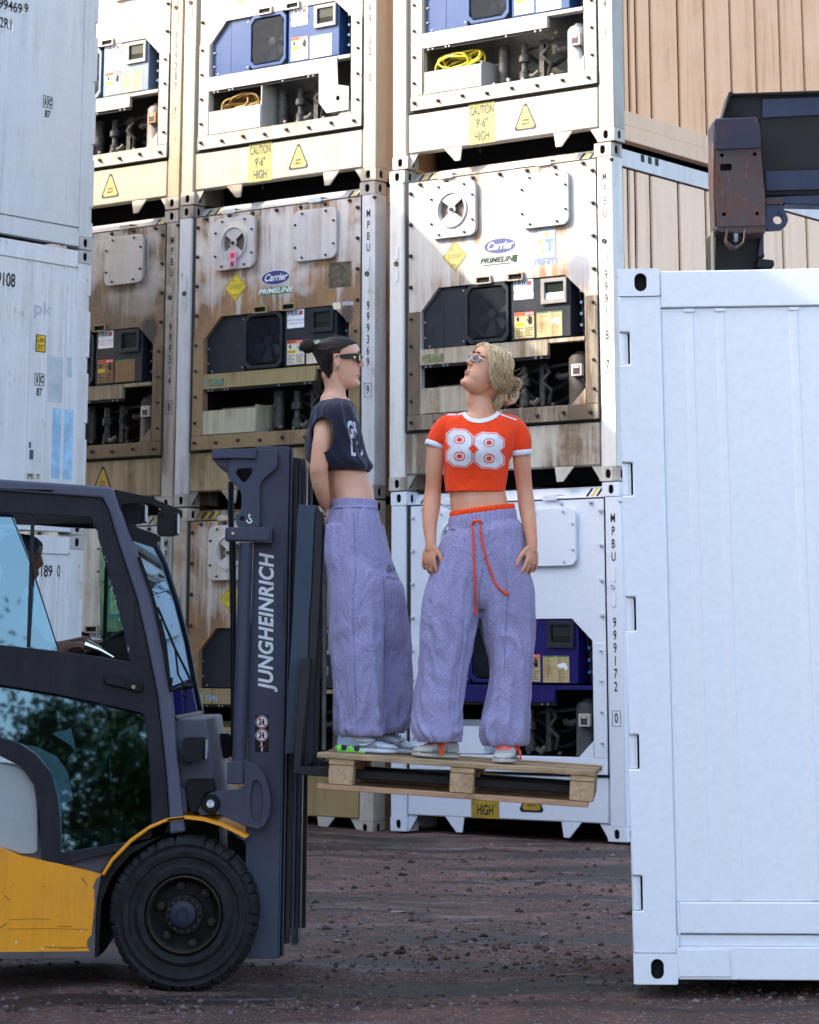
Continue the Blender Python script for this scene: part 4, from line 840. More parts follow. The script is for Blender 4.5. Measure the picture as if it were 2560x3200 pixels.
def text2(s,size,M2,step=5.,**k):
    """text outline mapped to pixels by M2((x,y))->(u,v)"""
    import bmesh
    me=text_mesh(s,size,**k).copy(); b=bmesh.new(); b.from_mesh(me); bmesh.ops.triangulate(b,faces=b.faces)
    for v in b.verts: u_,v_=M2(v.co.x,v.co.y); v.co=(u_,v_,0)
    return _sub(b,step)
def ribbon(path,w,step=5.):
    P=[Vector((a,b)) for a,b in path]; L=[];Rr=[]
    for i,p in enumerate(P):
        t=(P[min(i+1,len(P)-1)]-P[max(i-1,0)]).normalized(); n_=Vector((-t.y,t.x)); ww=w[i] if isinstance(w,(list,tuple)) else w
        L.append(tuple(p+n_*ww/2)); Rr.append(tuple(p-n_*ww/2))
    pts=L+Rr; n=len(P); fs=[(i,i+1,n+i+1,n+i) for i in range(n-1)]; return pts,fs
def dens(path,k=6):
    return [tuple(r) for r in crom(path,k)]
Wc=lambda a,b:(900+a/2.0294,1000+b/2.0294)
Fc=lambda a,b:(900+a/1.643,1800+b/1.643)
Bh=lambda a,b:(1400+a/5.75,1080+b/5.75)
Dh=lambda a,b:(940+a/7.1875,1030+b/7.1875)
def cloth_mat(name,a,b,sc=260,weave=.25,rough=.9,fold=1.):
    k=N(name); v=k.coord(); f=k.noise(k.map(v,(1,1,2.6)),sc,5,.8); g=k.noise(v,9,4)
    c=k.mix(k.ramp(f,.34,.66),a,b); c=k.mix(k.ramp(g,.3,.7,0,.18),c,[q*.75 for q in a]); k.set('Base Color',c); k.set('Roughness',rough); k.set('Specular IOR Level',.2); k.set('Sheen Weight',.15)
    wv=k.noise(k.map(v,(1,1,.45),rot=(.3,.35,0)),9,4,.55,1.2); h=k.math('ADD',k.math('MULTIPLY',f,.10),k.math('MULTIPLY',k.math('ABSOLUTE',k.math('SUBTRACT',wv,.5)),-4.*fold)); k.bump(h,.55,.012); return k.m
def skin_mat(name,col,red):
    k=N(name); v=k.coord(); f=k.noise(v,7,4); g=k.noise(v,120,4,.7)
    c=k.mix(k.ramp(f,.35,.7,0,.8),col,red); c=k.mix(k.ramp(g,.4,.8,0,.12),c,[q*.6 for q in col])
    k.set('Base Color',c); k.set('Roughness',.47); k.set('Subsurface Weight',.12); k.set('Subsurface Radius',(.012,.005,.003)); k.set('Subsurface Scale',1.)
    k.bump(g,.08,.002); return k.m
def hair_mat(name,a,b,c_,sc=(60,60,8)):
    k=N(name); v=k.coord(); f=k.noise(k.map(v,sc),3.,4,.6); h=k.noise(v,14,3)
    c=k.mix(k.ramp(f,.36,.64),a,b); c=k.mix(k.ramp(h,.45,.72,0,.6),c,c_); k.set('Base Color',c); k.set('Roughness',.5); k.set('Specular IOR Level',.22); k.bump(f,.25,.003); return k.m
trous=cloth_mat('lilac_fleece',(.19,.175,.33),(.39,.36,.555),sc=125,fold=1.2); skinA=skin_mat('skin_warm',(.66,.37,.25),(.62,.27,.16)); skinB=skin_mat('skin_tan',(.62,.315,.19),(.58,.225,.12))
lipm=plain('lip_rose',(.36,.12,.12),.35); browm=plain('brow_brown',(.07,.04,.03),.7); nailr=plain('nail_red',(.75,.05,.02),.25); silver=plain('silver_metal',(.6,.6,.6),.2,1.)
rd=cloth_mat('orange_red_jersey',(.78,.045,.006),(.92,.07,.012),300,.12); whc=cloth_mat('white_jersey',(.66,.67,.74),(.74,.75,.80),300,.12); nav=cloth_mat('washed_navy_jersey',(.012,.012,.026),(.024,.024,.046),200,.2)
cord=cloth_mat('orange_cord',(.85,.05,.006),(.9,.08,.012),300,.2)
def folds(amp,seed,fx=2.2,fz=2.0,diag=0.,zb=None):
    def w_(t,z,p):
        n1=mnoise.noise(Vector((math.cos(t)*fx+seed,math.sin(t)*fx,z*fz+diag*math.cos(t)))); n2=mnoise.noise(Vector((math.cos(t)*fx*2.3,math.sin(t)*fx*2.3+seed,z*fz*1.7+5+diag*2*math.sin(t))))
        r_=amp*((1-2*abs(n1))*.9+.6*n2-.35)
        if zb is not None:
            n3=mnoise.noise(Vector((math.cos(t)*1.6+seed*2,math.sin(t)*1.6,z*9+math.cos(t+seed)*1.5))); e_=math.exp(-(max(0,z-zb)/.16)**2); r_+=.024*e_*(.55-2*abs(n3)); r_+=.012*math.exp(-((z-zb-.42)/.13)**2)*(.5-2*abs(n3))
        return r_
    return w_
# lips: recolour faces inside a small ellipsoid in head space
def paint(o,M,s,slots,root):
    Mi=M.inverted(); o.data.materials.clear()
    for m_,_ in slots: o.data.materials.append(m_)
    off=Vector(root.location)*0
    for p in o.data.polygons:
        q=(Mi@(p.center))/s
        for i,(m_,fn) in enumerate(slots):
            if fn and fn(q): p.material_index=i
lipf=lambda q: q.x>.080 and abs(q.y)<.024 and (abs(q.z+.043+.0025*math.cos(q.y*160))<.0052*(1-(q.y/.026)**2)+.001 or abs(q.z+.056)<.0062*(1-(q.y/.023)**2)) 
# ================================================================ PALLET
Yp=11.25
pr=thing('wooden_pallet','weathered wooden pallet raised on the forks, both women standing on it','pallet',(at(1400,2400,Yp)[0],Yp+.45,1.0),group=None)
pa=at(*Fc(158,905),Yp); pb=at(*Fc(1606,1003),Yp-.10)    # top front edge ends
ex=(pb-pa); Lx=ex.length; ex.normalize(); ey=Vector((-ex.y,ex.x,0)).normalized(); ey=(Vector((0,1,0))-ex*ex.y).normalized(); ez=ex.cross(ey).normalized()
def pbx(m,x0,x1,y0,y1,z0,z1,j=0.):
    c=pa+ex*((x0+x1)/2)+ey*((y0+y1)/2)+ez*((z0+z1)/2); m.obox(c,ex*((x1-x0)/2),(ey+ez*j).normalized()*((y1-y0)/2),ez*((z1-z0)/2))
def woodm(name,a,b,seed,ax=0):
    k=N(name); v=k.map(k.coord(),loc=(seed,seed*2,0)); sc=(2.,40,40) if ax==0 else (30,4,30)
    g=k.noise(k.map(v,sc),2.,6,.7,.4); s=k.noise(v,5,5,.6); kn=k.n('TexVoronoi',{'Vector':k.map(v,(3,9,9)),'Scale':1.3}).outputs['Distance']
    c=k.mix(k.ramp(g,.3,.7),a,b); c=k.mix(k.ramp(s,.5,.75,0,.7),c,[q*.45 for q in a]); c=k.mix(k.ramp(kn,.09,.04),c,(.07,.035,.015)); k.set('Base Color',c); k.set('Roughness',.82); k.set('Specular IOR Level',.2); k.bump(g,.6,.004); return k.m
wm=[woodm('pallet_wood_%s'%n,a,b,i*3.3,ax) for i,(n,a,b,ax) in enumerate((('grey',(.25,.165,.09),(.46,.32,.19),0),('tan',(.32,.20,.105),(.50,.34,.19),0),('pink',(.36,.20,.115),(.50,.30,.18),0),('dark',(.17,.11,.06),(.34,.235,.14),0)))]
wend=woodm('pallet_block_wood',(.33,.21,.12),(.52,.36,.22),9.,1)
depth=.86
for i in range(7):
    y0=i*(depth/7)+.0; wv=random.uniform(-.004,.004)
    m=MB(); pbx(m,random.uniform(-.006,.006),Lx+random.uniform(-.03,.004),y0,y0+depth/7-random.uniform(.010,.024),-.022+wv,0+wv); keep(m.build('top_plank',wm[(0,3,0,1,0,3,0)[i]],None,bevel=.0025),pr)
for x0,x1 in ((.045,.15),(.555,.655),(1.055,1.155)):
    m=MB(); pbx(m,x0,x1,.004,depth-.004,-.045,-.0235); keep(m.build('cross_plank',wm[1],None,bevel=.002),pr)
    for y0 in (.006,depth/2-.06,depth-.126):
        m=MB(); pbx(m,x0+random.uniform(-.004,.004),x1-.002,y0,y0+.12,-.125,-.046); keep(m.build('block',wend,None,bevel=.003),pr)
for y0 in (.002,depth/2-.05,depth-.11):
    m=MB(); pbx(m,-.0,Lx-.045,y0,y0+.10,-.148,-.1265); keep(m.build('bottom_plank',wm[2] if y0<.1 else wm[3],None,bevel=.0025),pr)
def top(x,y): return pa+ex*x+ey*y
# ================================================================ BLONDE WOMAN
YB=11.45
bl=thing('person','blonde woman in an orange-red 88 crop top and lilac trousers, looking up to the left','woman',(at(1470,2345,YB).x,YB,at(1470,2345,YB).z))
P=lambda a,b,y=0:at(*Wc(a,b),YB+y)
m=MB()
hs=.98; fw=Vector((-.78,-.44,.40)); up=Vector((.42,.05,.86)); hc=at(*Bh(700,470),YB-.01)
HM=frame(fw,up,hc)
head(m,HM,hs)
limb(m,[(hc+Vector((.035,.02,-.04)),.060),(P(1215,480,.0)+Vector((0,.02,0)),.056),(P(1228,560,.01),.058),(P(1228,640,.015),.075)],24)
loft(m,[(*Wc(1130,0)[:1],Wc(1330,0)[0],Wc(0,590)[1],YB+.02,.055),(Wc(1010,0)[0],Wc(1440,0)[0],Wc(0,650)[1],YB+.01,.08),(Wc(1005,0)[0],Wc(1430,0)[0],Wc(0,760)[1],YB,.095),(Wc(1012,0)[0],Wc(1385,0)[0],Wc(0,950)[1],YB,.09),(Wc(1022,0)[0],Wc(1378,0)[0],Wc(0,1060)[1],YB,.080),(Wc(1026,0)[0],Wc(1383,0)[0],Wc(0,1110)[1],YB,.080),(Wc(1030,0)[0],Wc(1398,0)[0],Wc(0,1170)[1],YB,.086),(Wc(1045,0)[0],Wc(1418,0)[0],Wc(0,1260)[1],YB,.09),(Wc(1080,0)[0],Wc(1400,0)[0],Wc(0,1380)[1],YB,.08)],n=48,ex=2.15)
# arms
aL=[(P(1000,695,.0),.040),(P(950,780,-.005),.041),(P(932,920,-.0),.0375),(P(922,1060,.015),.035),(P(912,1160,.01),.0395),(P(900,1290,-.03),.032),(P(905,1395,-.055),.0245),(P(905,1440,-.06),.0235)]
aR=[(P(1440,705,.0),.040),(P(1474,790,.0),.042),(P(1486,930,.01),.038),(P(1500,1060,.02),.035),(P(1512,1160,.015),.036),(P(1530,1290,-.03),.032),(P(1546,1400,-.07),.0245),(P(1550,1440,-.075),.0235)]
limb(m,aL,22); limb(m,aR,22)
hand(m,P(903,1425,-.06),(-.10,-.12,-1),(.50,.85,0),1,.98,.42,.16)
FR=hand(m,P(1550,1430,-.075),(-.06,-.14,-1),(-.60,.78,.0),-1,1.0,.40,.20)
# legs inside the trousers, feet
for a,b,c in (((1110,1400),(Fc(780,400)),(Fc(800,800))),((1370,1400),(Fc(1140,400)),(Fc(1120,800)))):
    limb(m,[(P(*a),.075),(at(*b,YB-.0),.055),(at(*c,YB-.04),.036),(at(c[0],c[1]+25,YB-.06),.034)],18)
body=solid(m,'body',skinB,bl,.0036,2)
paint(body,HM,hs,[(skinB,None),(lipm,lipf)],bl)
# navel
T=lambda p:HM@(Vector(p)*hs)
def eyes(root,T,s,M,irisc,lash=True,gaze=(1,0,0)):
    R3=M.to_3x3()
    for q in(1,-1):
        e=MB(); e.ell(T((.0722,.031*q,.024)),(.0125*s,.0125*s,.0115*s),None,16,12); ew=keep(e.build('eye',plain('eye_white',(.62,.60,.60),.2),None,smooth=180),root)
        e=MB(); e.ell(T((.0825,.033*q,.0245)),(.0025*s,.0055*s,.0055*s),R3,12,8); keep(e.build('iris',plain('iris_'+irisc[0],irisc[1],.15),None,smooth=180),root)
        e=MB(); pts=[(T((.084-.010*abs(t)**1.7,(.031+t*.0155)*q,.0305-.005*t*t*1.2)),.0016*s) for t in np.linspace(-1,1.1,7)]; limb(e,pts,6,2); keep(e.build('eyelash',browm,None,smooth=180),root)
        e=MB(); pts=[(T((.0905-.016*max(0,(t+.2))**1.6,(.030+t*.022)*q,.0475+.005*(1-t*t)-.003*t)),(.0032-.0012*t)*s) for t in np.linspace(-.8,1.,7)]; limb(e,pts,8,2); keep(e.build('eyebrow',browm,None,smooth=180),root)
eyes(bl,T,hs,HM,('grey',(.10,.13,.16)))
# teeth between the parted lips
e=MB(); e.ell(T((.0890,0,-.0495)),(.004,.010,.0024),HM.to_3x3(),10,6); keep(e.build('teeth',plain('tooth_white',(.75,.72,.68),.25),None,smooth=180),bl)
# crop top
m=MB(); U=lambda a:Wc(a,0)[0]; V_=lambda b:Wc(0,b)[1]
fo=folds(.006,3.,2.5,6.,1.2)
loft(m,[(U(1120),U(1348),V_(583),YB+.025,.064),(U(1050),U(1400),V_(604),YB+.02,.08),(U(985),U(1455),V_(632),YB+.01,.092),(U(972),U(1470),V_(690),YB,.104),(U(978),U(1452),V_(770),YB-.005,.110,.012),(U(984),U(1418),V_(850),YB-.005,.108,.018),(U(986),U(1402),V_(930),YB,.101,.006),(U(990),U(1390),V_(1010),YB,.095),(U(998),U(1374),V_(1094),YB,.093)],n=72,sub=8,ex=2.25,wr=lambda t,z,p:fo(t,z,p)*.45)
cl,cr_=P(933,800,-.003),P(1479,848,.003)
limb(m,[(P(1040,665),.052),(P(1000,688),.052),(P(968,730,-.002),.050),(P(948,765,-.003),.047),(cl,.0430)],26); limb(m,[(P(1400,670),.052),(P(1436,695),.053),(P(1468,745),.051),(P(1474,800,.002),.050),(cr_,.0465)],26)
shirt=solid(m,'crop_top',rd,bl,.0045,2)
# trim the rounded sleeve ends flat
def trim(o,pt,nrm,lim,sg):
    import bmesh
    b=bmesh.new(); b.from_mesh(o.data); pt=Vector(pt); nrm=Vector(nrm).normalized()
    dl=[v for v in b.verts if (v.co-pt).dot(nrm)>0 and (v.co-pt).length<.085 and (v.co.x-lim)*sg<0]; bmesh.ops.delete(b,geom=dl,context='VERTS'); b.to_mesh(o.data); b.free(); o.data.shade_smooth()
for c_,d_,r_ in ((cl,(P(933,800,-.003)-P(955,740,-.003)),.045),(cr_,(P(1479,848,.003)-P(1472,780,.0)),.0485)):
    d_=Vector(d_).normalized(); trim(shirt,c_,d_,at(*Wc(982 if c_ is cl else 1419,800),YB).x,1 if c_ is cl else -1)
    e=MB(); prof=[(r_-.003,-.012),(r_+.0005,-.0125),(r_+.002,0),(r_+.001,.011),(r_-.004,.0115)]; e.lathe(prof,ax='z',n=40,fn=lambda r,a,d:r*(1+.012*math.sin(5*a))); Mx=d_.to_track_quat('Z','Y').to_matrix()
    e.v=[tuple(Vector(c_)-d_*.004+Mx@Vector(p)) for p in e.v]; keep(e.build('sleeve_cuff',whc,None,smooth=180),bl)
SB=bvh(shirt)
NKP=[Wc(*q) for q in ((1100,520),(1119,578),(1124,600),(1156,625),(1212,636),(1274,625),(1322,599),(1332,578),(1350,520))]
def inpoly(u,v,P):
    c=False; j=len(P)-1
    for i in range(len(P)):
        if (P[i][1]>v)!=(P[j][1]>v) and u<(P[j][0]-P[i][0])*(v-P[i][1])/(P[j][1]-P[i][1])+P[i][0]: c=not c
        j=i
    return c
def pix(p):
    q=p-Vector((0,0,CH)); zc=q.y*_c+q.z*_s; yc=-q.y*_s+q.z*_c; return 1280+CF*q.x/zc,CVP-CF*yc/zc
def cutneck(o,P,Y):
    import bmesh
    b=bmesh.new(); b.from_mesh(o.data); bmesh.ops.delete(b,geom=[v for v in b.verts if inpoly(*pix(v.co),P) and v.co.y<Y],context='VERTS'); b.to_mesh(o.data); b.free(); o.data.shade_smooth()
col=dens([Wc(*q) for q in ((1117,578),(1122,602),(1155,628),(1212,640),(1275,628),(1325,600),(1333,580))],5)
decal(SB,*ribbon(col,12.5),whc,'collar',bl,.004)
for pth in (((988,598),(1030,600),(1075,598),(1108,592)),((1345,596),(1390,612),(1425,624),(1452,634))): decal(SB,*ribbon(dens([Wc(*q) for q in pth],4),4),whc,'shoulder_stripe',bl,.003)
cutneck(shirt,NKP,YB+.03)
def eight(x0,x1,y0,y1,skew,sh,k=1.): 
    S=[(.25,1),(.75,1),(1,.85),(1,.63),(.86,.5),(1,.37),(1,.15),(.75,0),(.25,0),(0,.15),(0,.37),(.14,.5),(0,.63),(0,.85)]
    cx,cy=(x0+x1)/2,(y0+y1)/2; w=(x1-x0)/2-sh; h=(y1-y0)/2-sh
    return [Wc(cx+(a-.5)*2*w,cy-(b-.5)*2*h+skew*(a-.5)) for a,b in S]
def octo(cx,cy,w,h): return [Wc(cx+w*a,cy+h*b) for a,b in ((-.5,1),(.5,1),(1,.5),(1,-.5),(.5,-1),(-.5,-1),(-1,-.5),(-1,.5))]
for x0,x1,y0,y1,sk in ((1002,1174,690,932,14),(1178,1374,712,944,14)):
    decal(SB,*grid2(eight(x0,x1,y0,y1,sk,0)),whc,'number_outline',bl,.0028); decal(SB,*grid2(eight(x0,x1,y0,y1,sk,5)),rd,'number_gap',bl,.0042)
    cx=(x0+x1)/2; cy1,cy2=y0+.285*(y1-y0),y0+.72*(y1-y0)
    decal(SB,*grid2(eight(x0,x1,y0,y1,sk,10),[octo(cx,cy1,34,27),octo(cx,cy2,34,30)]),whc,'number_eight',bl,.0056)
    for cy in(cy1,cy2): decal(SB,*grid2(octo(cx,cy,28,22),[octo(cx,cy,17,14)]),whc,'number_eight_eyelet',bl,.0056)
    for q in range(9):
        a,b=random.uniform(x0+25,x1-25),random.uniform(y0+20,y1-20); decal(SB,[Wc(a+random.uniform(-4,4)*1.,b+random.uniform(-4,4)) for _ in range(3)],[(0,1,2)],rd,'print_crack',bl,.0066)
# trousers
def leg(m,rows,Y,ex=2.2,fo=None,dep=.0):
    loft(m,[(*((Fc(a,0)[0],Fc(b,0)[0],Fc(0,v)[1]) if f else (Wc(a,0)[0],Wc(b,0)[0],Wc(0,v)[1])),Y+yy,d) for f,a,b,v,yy,d in rows],n=72,sub=9,ex=ex,wr=fo)
m=MB()
leg(m,[(0,1026,1444,1285,0,.105),(0,1014,1458,1305,0,.114),(0,985,1490,1350,0,.125),(0,950,1508,1450,0,.13),(0,915,1530,1560,0,.13),(1,735,1245,40,0,.125),(1,760,1225,120,0,.11),(1,800,1180,170,0,.08)],YB,fo=folds(.014,8,1.6,2.,1.4))
leg(m,[(0,1000,1260,1400,0,.115),(0,930,1270,1560,0,.125),(1,700,995,100,-.01,.125),(1,688,975,230,-.015,.125),(1,684,950,360,-.015,.122),(1,672,925,480,-.015,.118),(1,655,905,600,-.02,.115),(1,643,893,700,-.03,.112),(1,642,885,770,-.04,.11),(1,652,882,820,-.045,.105),(1,668,876,852,-.045,.09)],YB,fo=folds(.013,1,1.25,1.5,1.5,at(*Fc(800,850),YB).z))
leg(m,[(0,1260,1490,1400,0,.115),(0,1250,1520,1560,0,.125),(1,965,1262,60,0,.125),(1,980,1268,200,0,.12),(1,1010,1264,320,0,.115),(1,1035,1258,430,-.01,.112),(1,1035,1250,540,-.015,.11),(1,1015,1245,650,-.02,.108),(1,993,1238,740,-.03,.105),(1,990,1228,800,-.035,.10),(1,998,1224,850,-.035,.09),(1,1016,1214,872,-.035,.078)],YB,fo=folds(.013,5,1.25,1.5,1.5,at(*Fc(1100,865),YB).z))
tr=solid(m,'trousers',trous,bl,.006,1)
ztp=at(*Wc(1235,1290),YB).z; zlw=at(*Wc(1235,1480),YB).z; xcn=at(*Wc(1235,1230),YB).x
for v_ in tr.data.vertices: v_.co.z+=(v_.co.x-xcn)*.13*smooth(zlw,ztp,v_.co.z)
def band(rows,mat,name,root,amp,nf,ex=2.2,n=240,sub=6):
    m=MB(); loft(m,rows,n=n,sub=sub,ex=ex,wr=lambda t,z,p:amp*(math.cos(t*nf+3*math.sin(t*3))+.5*mnoise.noise(Vector((t*14,z*20,1)))),cap=True)
    return keep(m.build(name,mat,None,smooth=180),root)
band([(U(1028),U(1436),V_(1222),YB,.105),(U(1022),U(1444),V_(1234),YB,.110),(U(1020),U(1448),V_(1262),YB,.113),(U(1022),U(1450),V_(1290),YB,.116),(U(1014),U(1458),V_(1306),YB,.117)],trous,'waistband',bl,.0022,46)
band([(U(1030),U(1434),V_(1190),YB,.101),(U(1027),U(1437),V_(1204),YB,.106),(U(1028),U(1438),V_(1216),YB,.106),(U(1032),U(1434),V_(1228),YB,.104)],cord,'waistband_under',bl,.0024,52)
for o_ in [c for c in bpy.data.objects if c.name.startswith('waistband') and c.parent==bl]:
    # the band rises to her left hip
    for v_ in o_.data.vertices: v_.co.z+=(v_.co.x-at(*Wc(1235,1230),YB).x)*.13
TB=bvh(tr)
e=MB()
def onTr(path,off=.006,B=None):
    out=[]
    for q in dens(path,6):
        d=ray(*q).normalized(); h=(B or TB).ray_cast(Vector((0,0,CH)),d); out.append((h[0] if h[0] else at(*q,YB-.13))-d*off)
    return out
p0=at(*Wc(1168,1300),YB-.128); 
for name_,pth in (('drawstring',((1222,1270),(1168,1295),(1172,1350),(1178,1460),(1185,1600),(1190,1680),(1192,1800),(1190,1820),(1188,1855))),('drawstring',((1168,1278),(1222,1276),(1222,1340),(1240,1440),(1268,1540),(1300,1630),(1330,1690),(1385,1735)))):
    pts=onTr([Wc(a,b) for a,b in pth]); e=MB(); e.tube(pts,.0042,8); e.ell(pts[-1],(.008,.008,.009),None,10,8); keep(e.build(name_,cord,None,smooth=180),bl)
# nails and rings on the hand at right
for i,(p,v) in enumerate(FR): e=MB(); e.ell(p+v*.004-Vector((0,.0055,0)),(.0055,.004,.007),None,10,6); keep(e.build('fingernail',nailr,None,smooth=180),bl)
for q in (.50,.72): 
    e=MB(); c_=P(1550,1430,-.075)+Vector((-.008+.006*q,-.016,-.085*q-.03)); e.lathe([(.0105,-.0015),(.012,0),(.0105,.0015)],c=(0,0,0),ax='z',n=16,closed=True); e.v=[tuple(c_+Vector(p)) for p in e.v]; keep(e.build('ring',silver,None),bl)
# glasses
def glasses(root,T,s,lens,framem,dark=False):
    for q in(1,-1):
        cy=.033*q; pl=[(cy+ (.027*math.cos(a)*(1.05 if dark else 1)),.023+(.017 if dark else .0145)*math.sin(a)*(1+.12*math.cos(a)*q)) for a in np.linspace(0,2*PI,25)[:-1]]
        bow=lambda y:.098-.35*abs(y)**1.5*1.6
        e=MB(); pts=[T((bow(y),y,z)) for y,z in pl]; c_=sum(pts,Vector())/len(pts); e.add([c_]+pts,[(0,i+1,(i+1)%24+1) for i in range(24)]); keep(e.build('lens',lens,None,smooth=180,recalc=False),root)
        e=MB(); e.tube(pts+[pts[0]],(.0028 if dark else .0012)*s,8,False); keep(e.build('rim',framem,None,smooth=180,recalc=False),root)
        e=MB(); a=T((bow(.06),.060*q,.030)); b=T((.05,.077*q,.028)); c2=T((-.01,.080*q,.026)); d2=T((-.03,.080*q,.010))
        if dark:
            for (p_,q_,h1,h2) in ((a,b,.012,.011),(b,c2,.011,.005)):
                u_=HMat(T)[2]; e.add([p_-u_*h1*1.4,q_-u_*h2,q_+u_*h2*.9,p_+u_*h1*.9],[(0,1,2,3)])
            ob=e.build('temple',framem,None,smooth=0); so_=ob.modifiers.new('s','SOLIDIFY'); so_.thickness=.004; keep(ob,root)
        else: e.tube([a,b,c2,d2],.0018*s,8); keep(e.build('temple',framem,None,smooth=180),root)
    e=MB(); e.tube([T((.099,.008,.030)),T((.103,0,.033)),T((.099,-.008,.030))],(.003 if dark else .0013)*s,8); keep(e.build('bridge',framem,None,smooth=180),root)
def HMat(T):
    o=T((0,0,0)); return [(T(v)-o).normalized() for v in ((1,0,0),(0,1,0),(0,0,1))]
clearl=glass('clear_lens',(.80,.84,.90),.03,.16); glasses(bl,T,hs,clearl,silver)
# hair
hb=hair_mat('hair_blonde',(.26,.16,.075),(.80,.58,.32),(.55,.40,.23)); hb2=hair_mat('hair_blonde_light',(.58,.43,.24),(.92,.76,.50),(.78,.62,.42)); hbd=hair_mat('hair_ash',(.09,.06,.04),(.26,.18,.115),(.2,.15,.10))
def hair_cap(root,T,s,mask,mat,off=.008,name='hair',thick=.01):
    rows=crom(HR,4); n=72; g=[]
    for r in rows:
        ring=[]
        for k in range(n):
            t=2*PI*k/n; p=head_pt(*r,t); c=Vector((-.005,0,.02)); d=(p-c).normalized(); ring.append(p+d*(off+.0022*mnoise.noise(Vector((p.x*60,p.y*60,p.z*18)))))
        g.append(ring)
    e=MB(); V=[p for r in g for p in r]; e.v=[tuple(T(p)) for p in V]; tp=len(V); 
    for i in range(len(g)-1):
        for k in range(n):
            idx=(i*n+k,i*n+(k+1)%n,(i+1)*n+(k+1)%n,(i+1)*n+k); c=sum((V[j] for j in idx),Vector())/4
            if mask(c): e.f.append(idx); e.mi.append(0)
    e.f.append(tuple((len(g)-1)*n+k for k in range(n))); e.mi.append(0)
    o=e.build(name,mat,None,smooth=180); q=o.modifiers.new('s','SOLIDIFY'); q.thickness=thick; q.offset=-1; return keep(o,root)
mk=lambda c: (c.z>.082+ .30*max(0,c.x-.045)) if c.x>.02 else (c.z>-.03 and (c.x<-.03 or c.z>.035+ (c.x+.012)*1.2))
hcap=hair_cap(bl,T,hs,mk,hb,.004)
nw=HM.to_3x3()
def strands(root,ctrls,mat,name,n,r=.0016,jit=.006,seed=1,T=T,taper=True,sub=5):
    """locks: ctrls are head-space control points with a spread; each strand is a thin tube"""
    rg=random.Random(seed); e=MB()
    for i in range(n):
        a=rg.random(); b=rg.random(); pts=[]
        for j,(p0,p1,sp) in enumerate(ctrls):
            p=Vector(p0).lerp(Vector(p1),a)+Vector((rg.gauss(0,sp),rg.gauss(0,sp),rg.gauss(0,sp))); pts.append(p)
        P_=[T(Vector(q)) for q in crom(pts,sub)]
        e.tube(P_,[r*(1 if not taper else (1-.75*(k/len(P_))**2)) for k in range(len(P_))],3,False)
    return keep(e.build(name,mat,None,smooth=180,recalc=False),root)
# from the parting over the side of the head to the knot; y<0 is the camera side
S=-1 if (T((0,-1,0))-T((0,1,0))).y<0 else 1
sy=S
L1=[((.076,.004*sy,.106),(-.04,.002*sy,.130),.0015),((.066,.042*sy,.098),(-.06,.045*sy,.115),.002),((.040,.072*sy,.050),(-.04,.076*sy,.09),.004),((.005,.088*sy,-.005),(-.065,.084*sy,.045),.005),((-.055,.080*sy,-.045),(-.098,.055*sy,.02),.006),((-.10,.04*sy,-.05),(-.125,.02*sy,-.01),.007),((-.125,.01*sy,-.035),(-.14,.0,-.015),.006)]
strands(bl,L1,hb,'hair_strands',1000,.0009,seed=2); strands(bl,L1,hb2,'hair_strands',700,.0009,seed=3)
Lo=[((.076,-.004*sy,.106),(-.04,-.002*sy,.130),.002),((.062,-.045*sy,.095),(-.06,-.045*sy,.115),.003),((.035,-.078*sy,.04),(-.04,-.078*sy,.08),.004),((-.03,-.08*sy,-.02),(-.07,-.075*sy,.04),.005),((-.10,-.03*sy,-.04),(-.12,-.02*sy,.0),.006)]
strands(bl,Lo,hb,'hair_strands',600,.0009,seed=4)
# face-framing locks
L2=[((.070,.010*sy,.108),(.066,.014*sy,.110),.002),((.070,.050*sy,.082),(.056,.055*sy,.092),.003),((.046,.076*sy,.035),(.026,.080*sy,.055),.003),((.026,.083*sy,-.01),(.002,.088*sy,.01),.004),((.004,.083*sy,-.035),(-.03,.088*sy,-.02),.004),((-.03,.076*sy,-.055),(-.07,.075*sy,-.045),.005),((-.09,.045*sy,-.050),(-.12,.03*sy,-.04),.006)]
strands(bl,L2,hb2,'face_framing_hair',170,.0009,seed=5)
L2b=[((.072,-.010*sy,.108),(.066,-.014*sy,.110),.002),((.080,-.048*sy,.075),(.072,-.050*sy,.085),.003),((.070,-.070*sy,.03),(.058,-.073*sy,.045),.003),((.055,-.076*sy,-.02),(.04,-.08*sy,.0),.003)]
strands(bl,L2b,hb2,'face_framing_hair',130,.0009,seed=6)
# nape wisps
L3=[((-.08,.06*sy,-.02),(-.10,.03*sy,-.02),.006),((-.085,.058*sy,-.07),(-.11,.03*sy,-.06),.008),((-.09,.055*sy,-.11),(-.11,.03*sy,-.10),.010),((-.09,.05*sy,-.14),(-.10,.03*sy,-.13),.012)]
strands(bl,L3,hb,'nape_hair',90,.0012,seed=7)
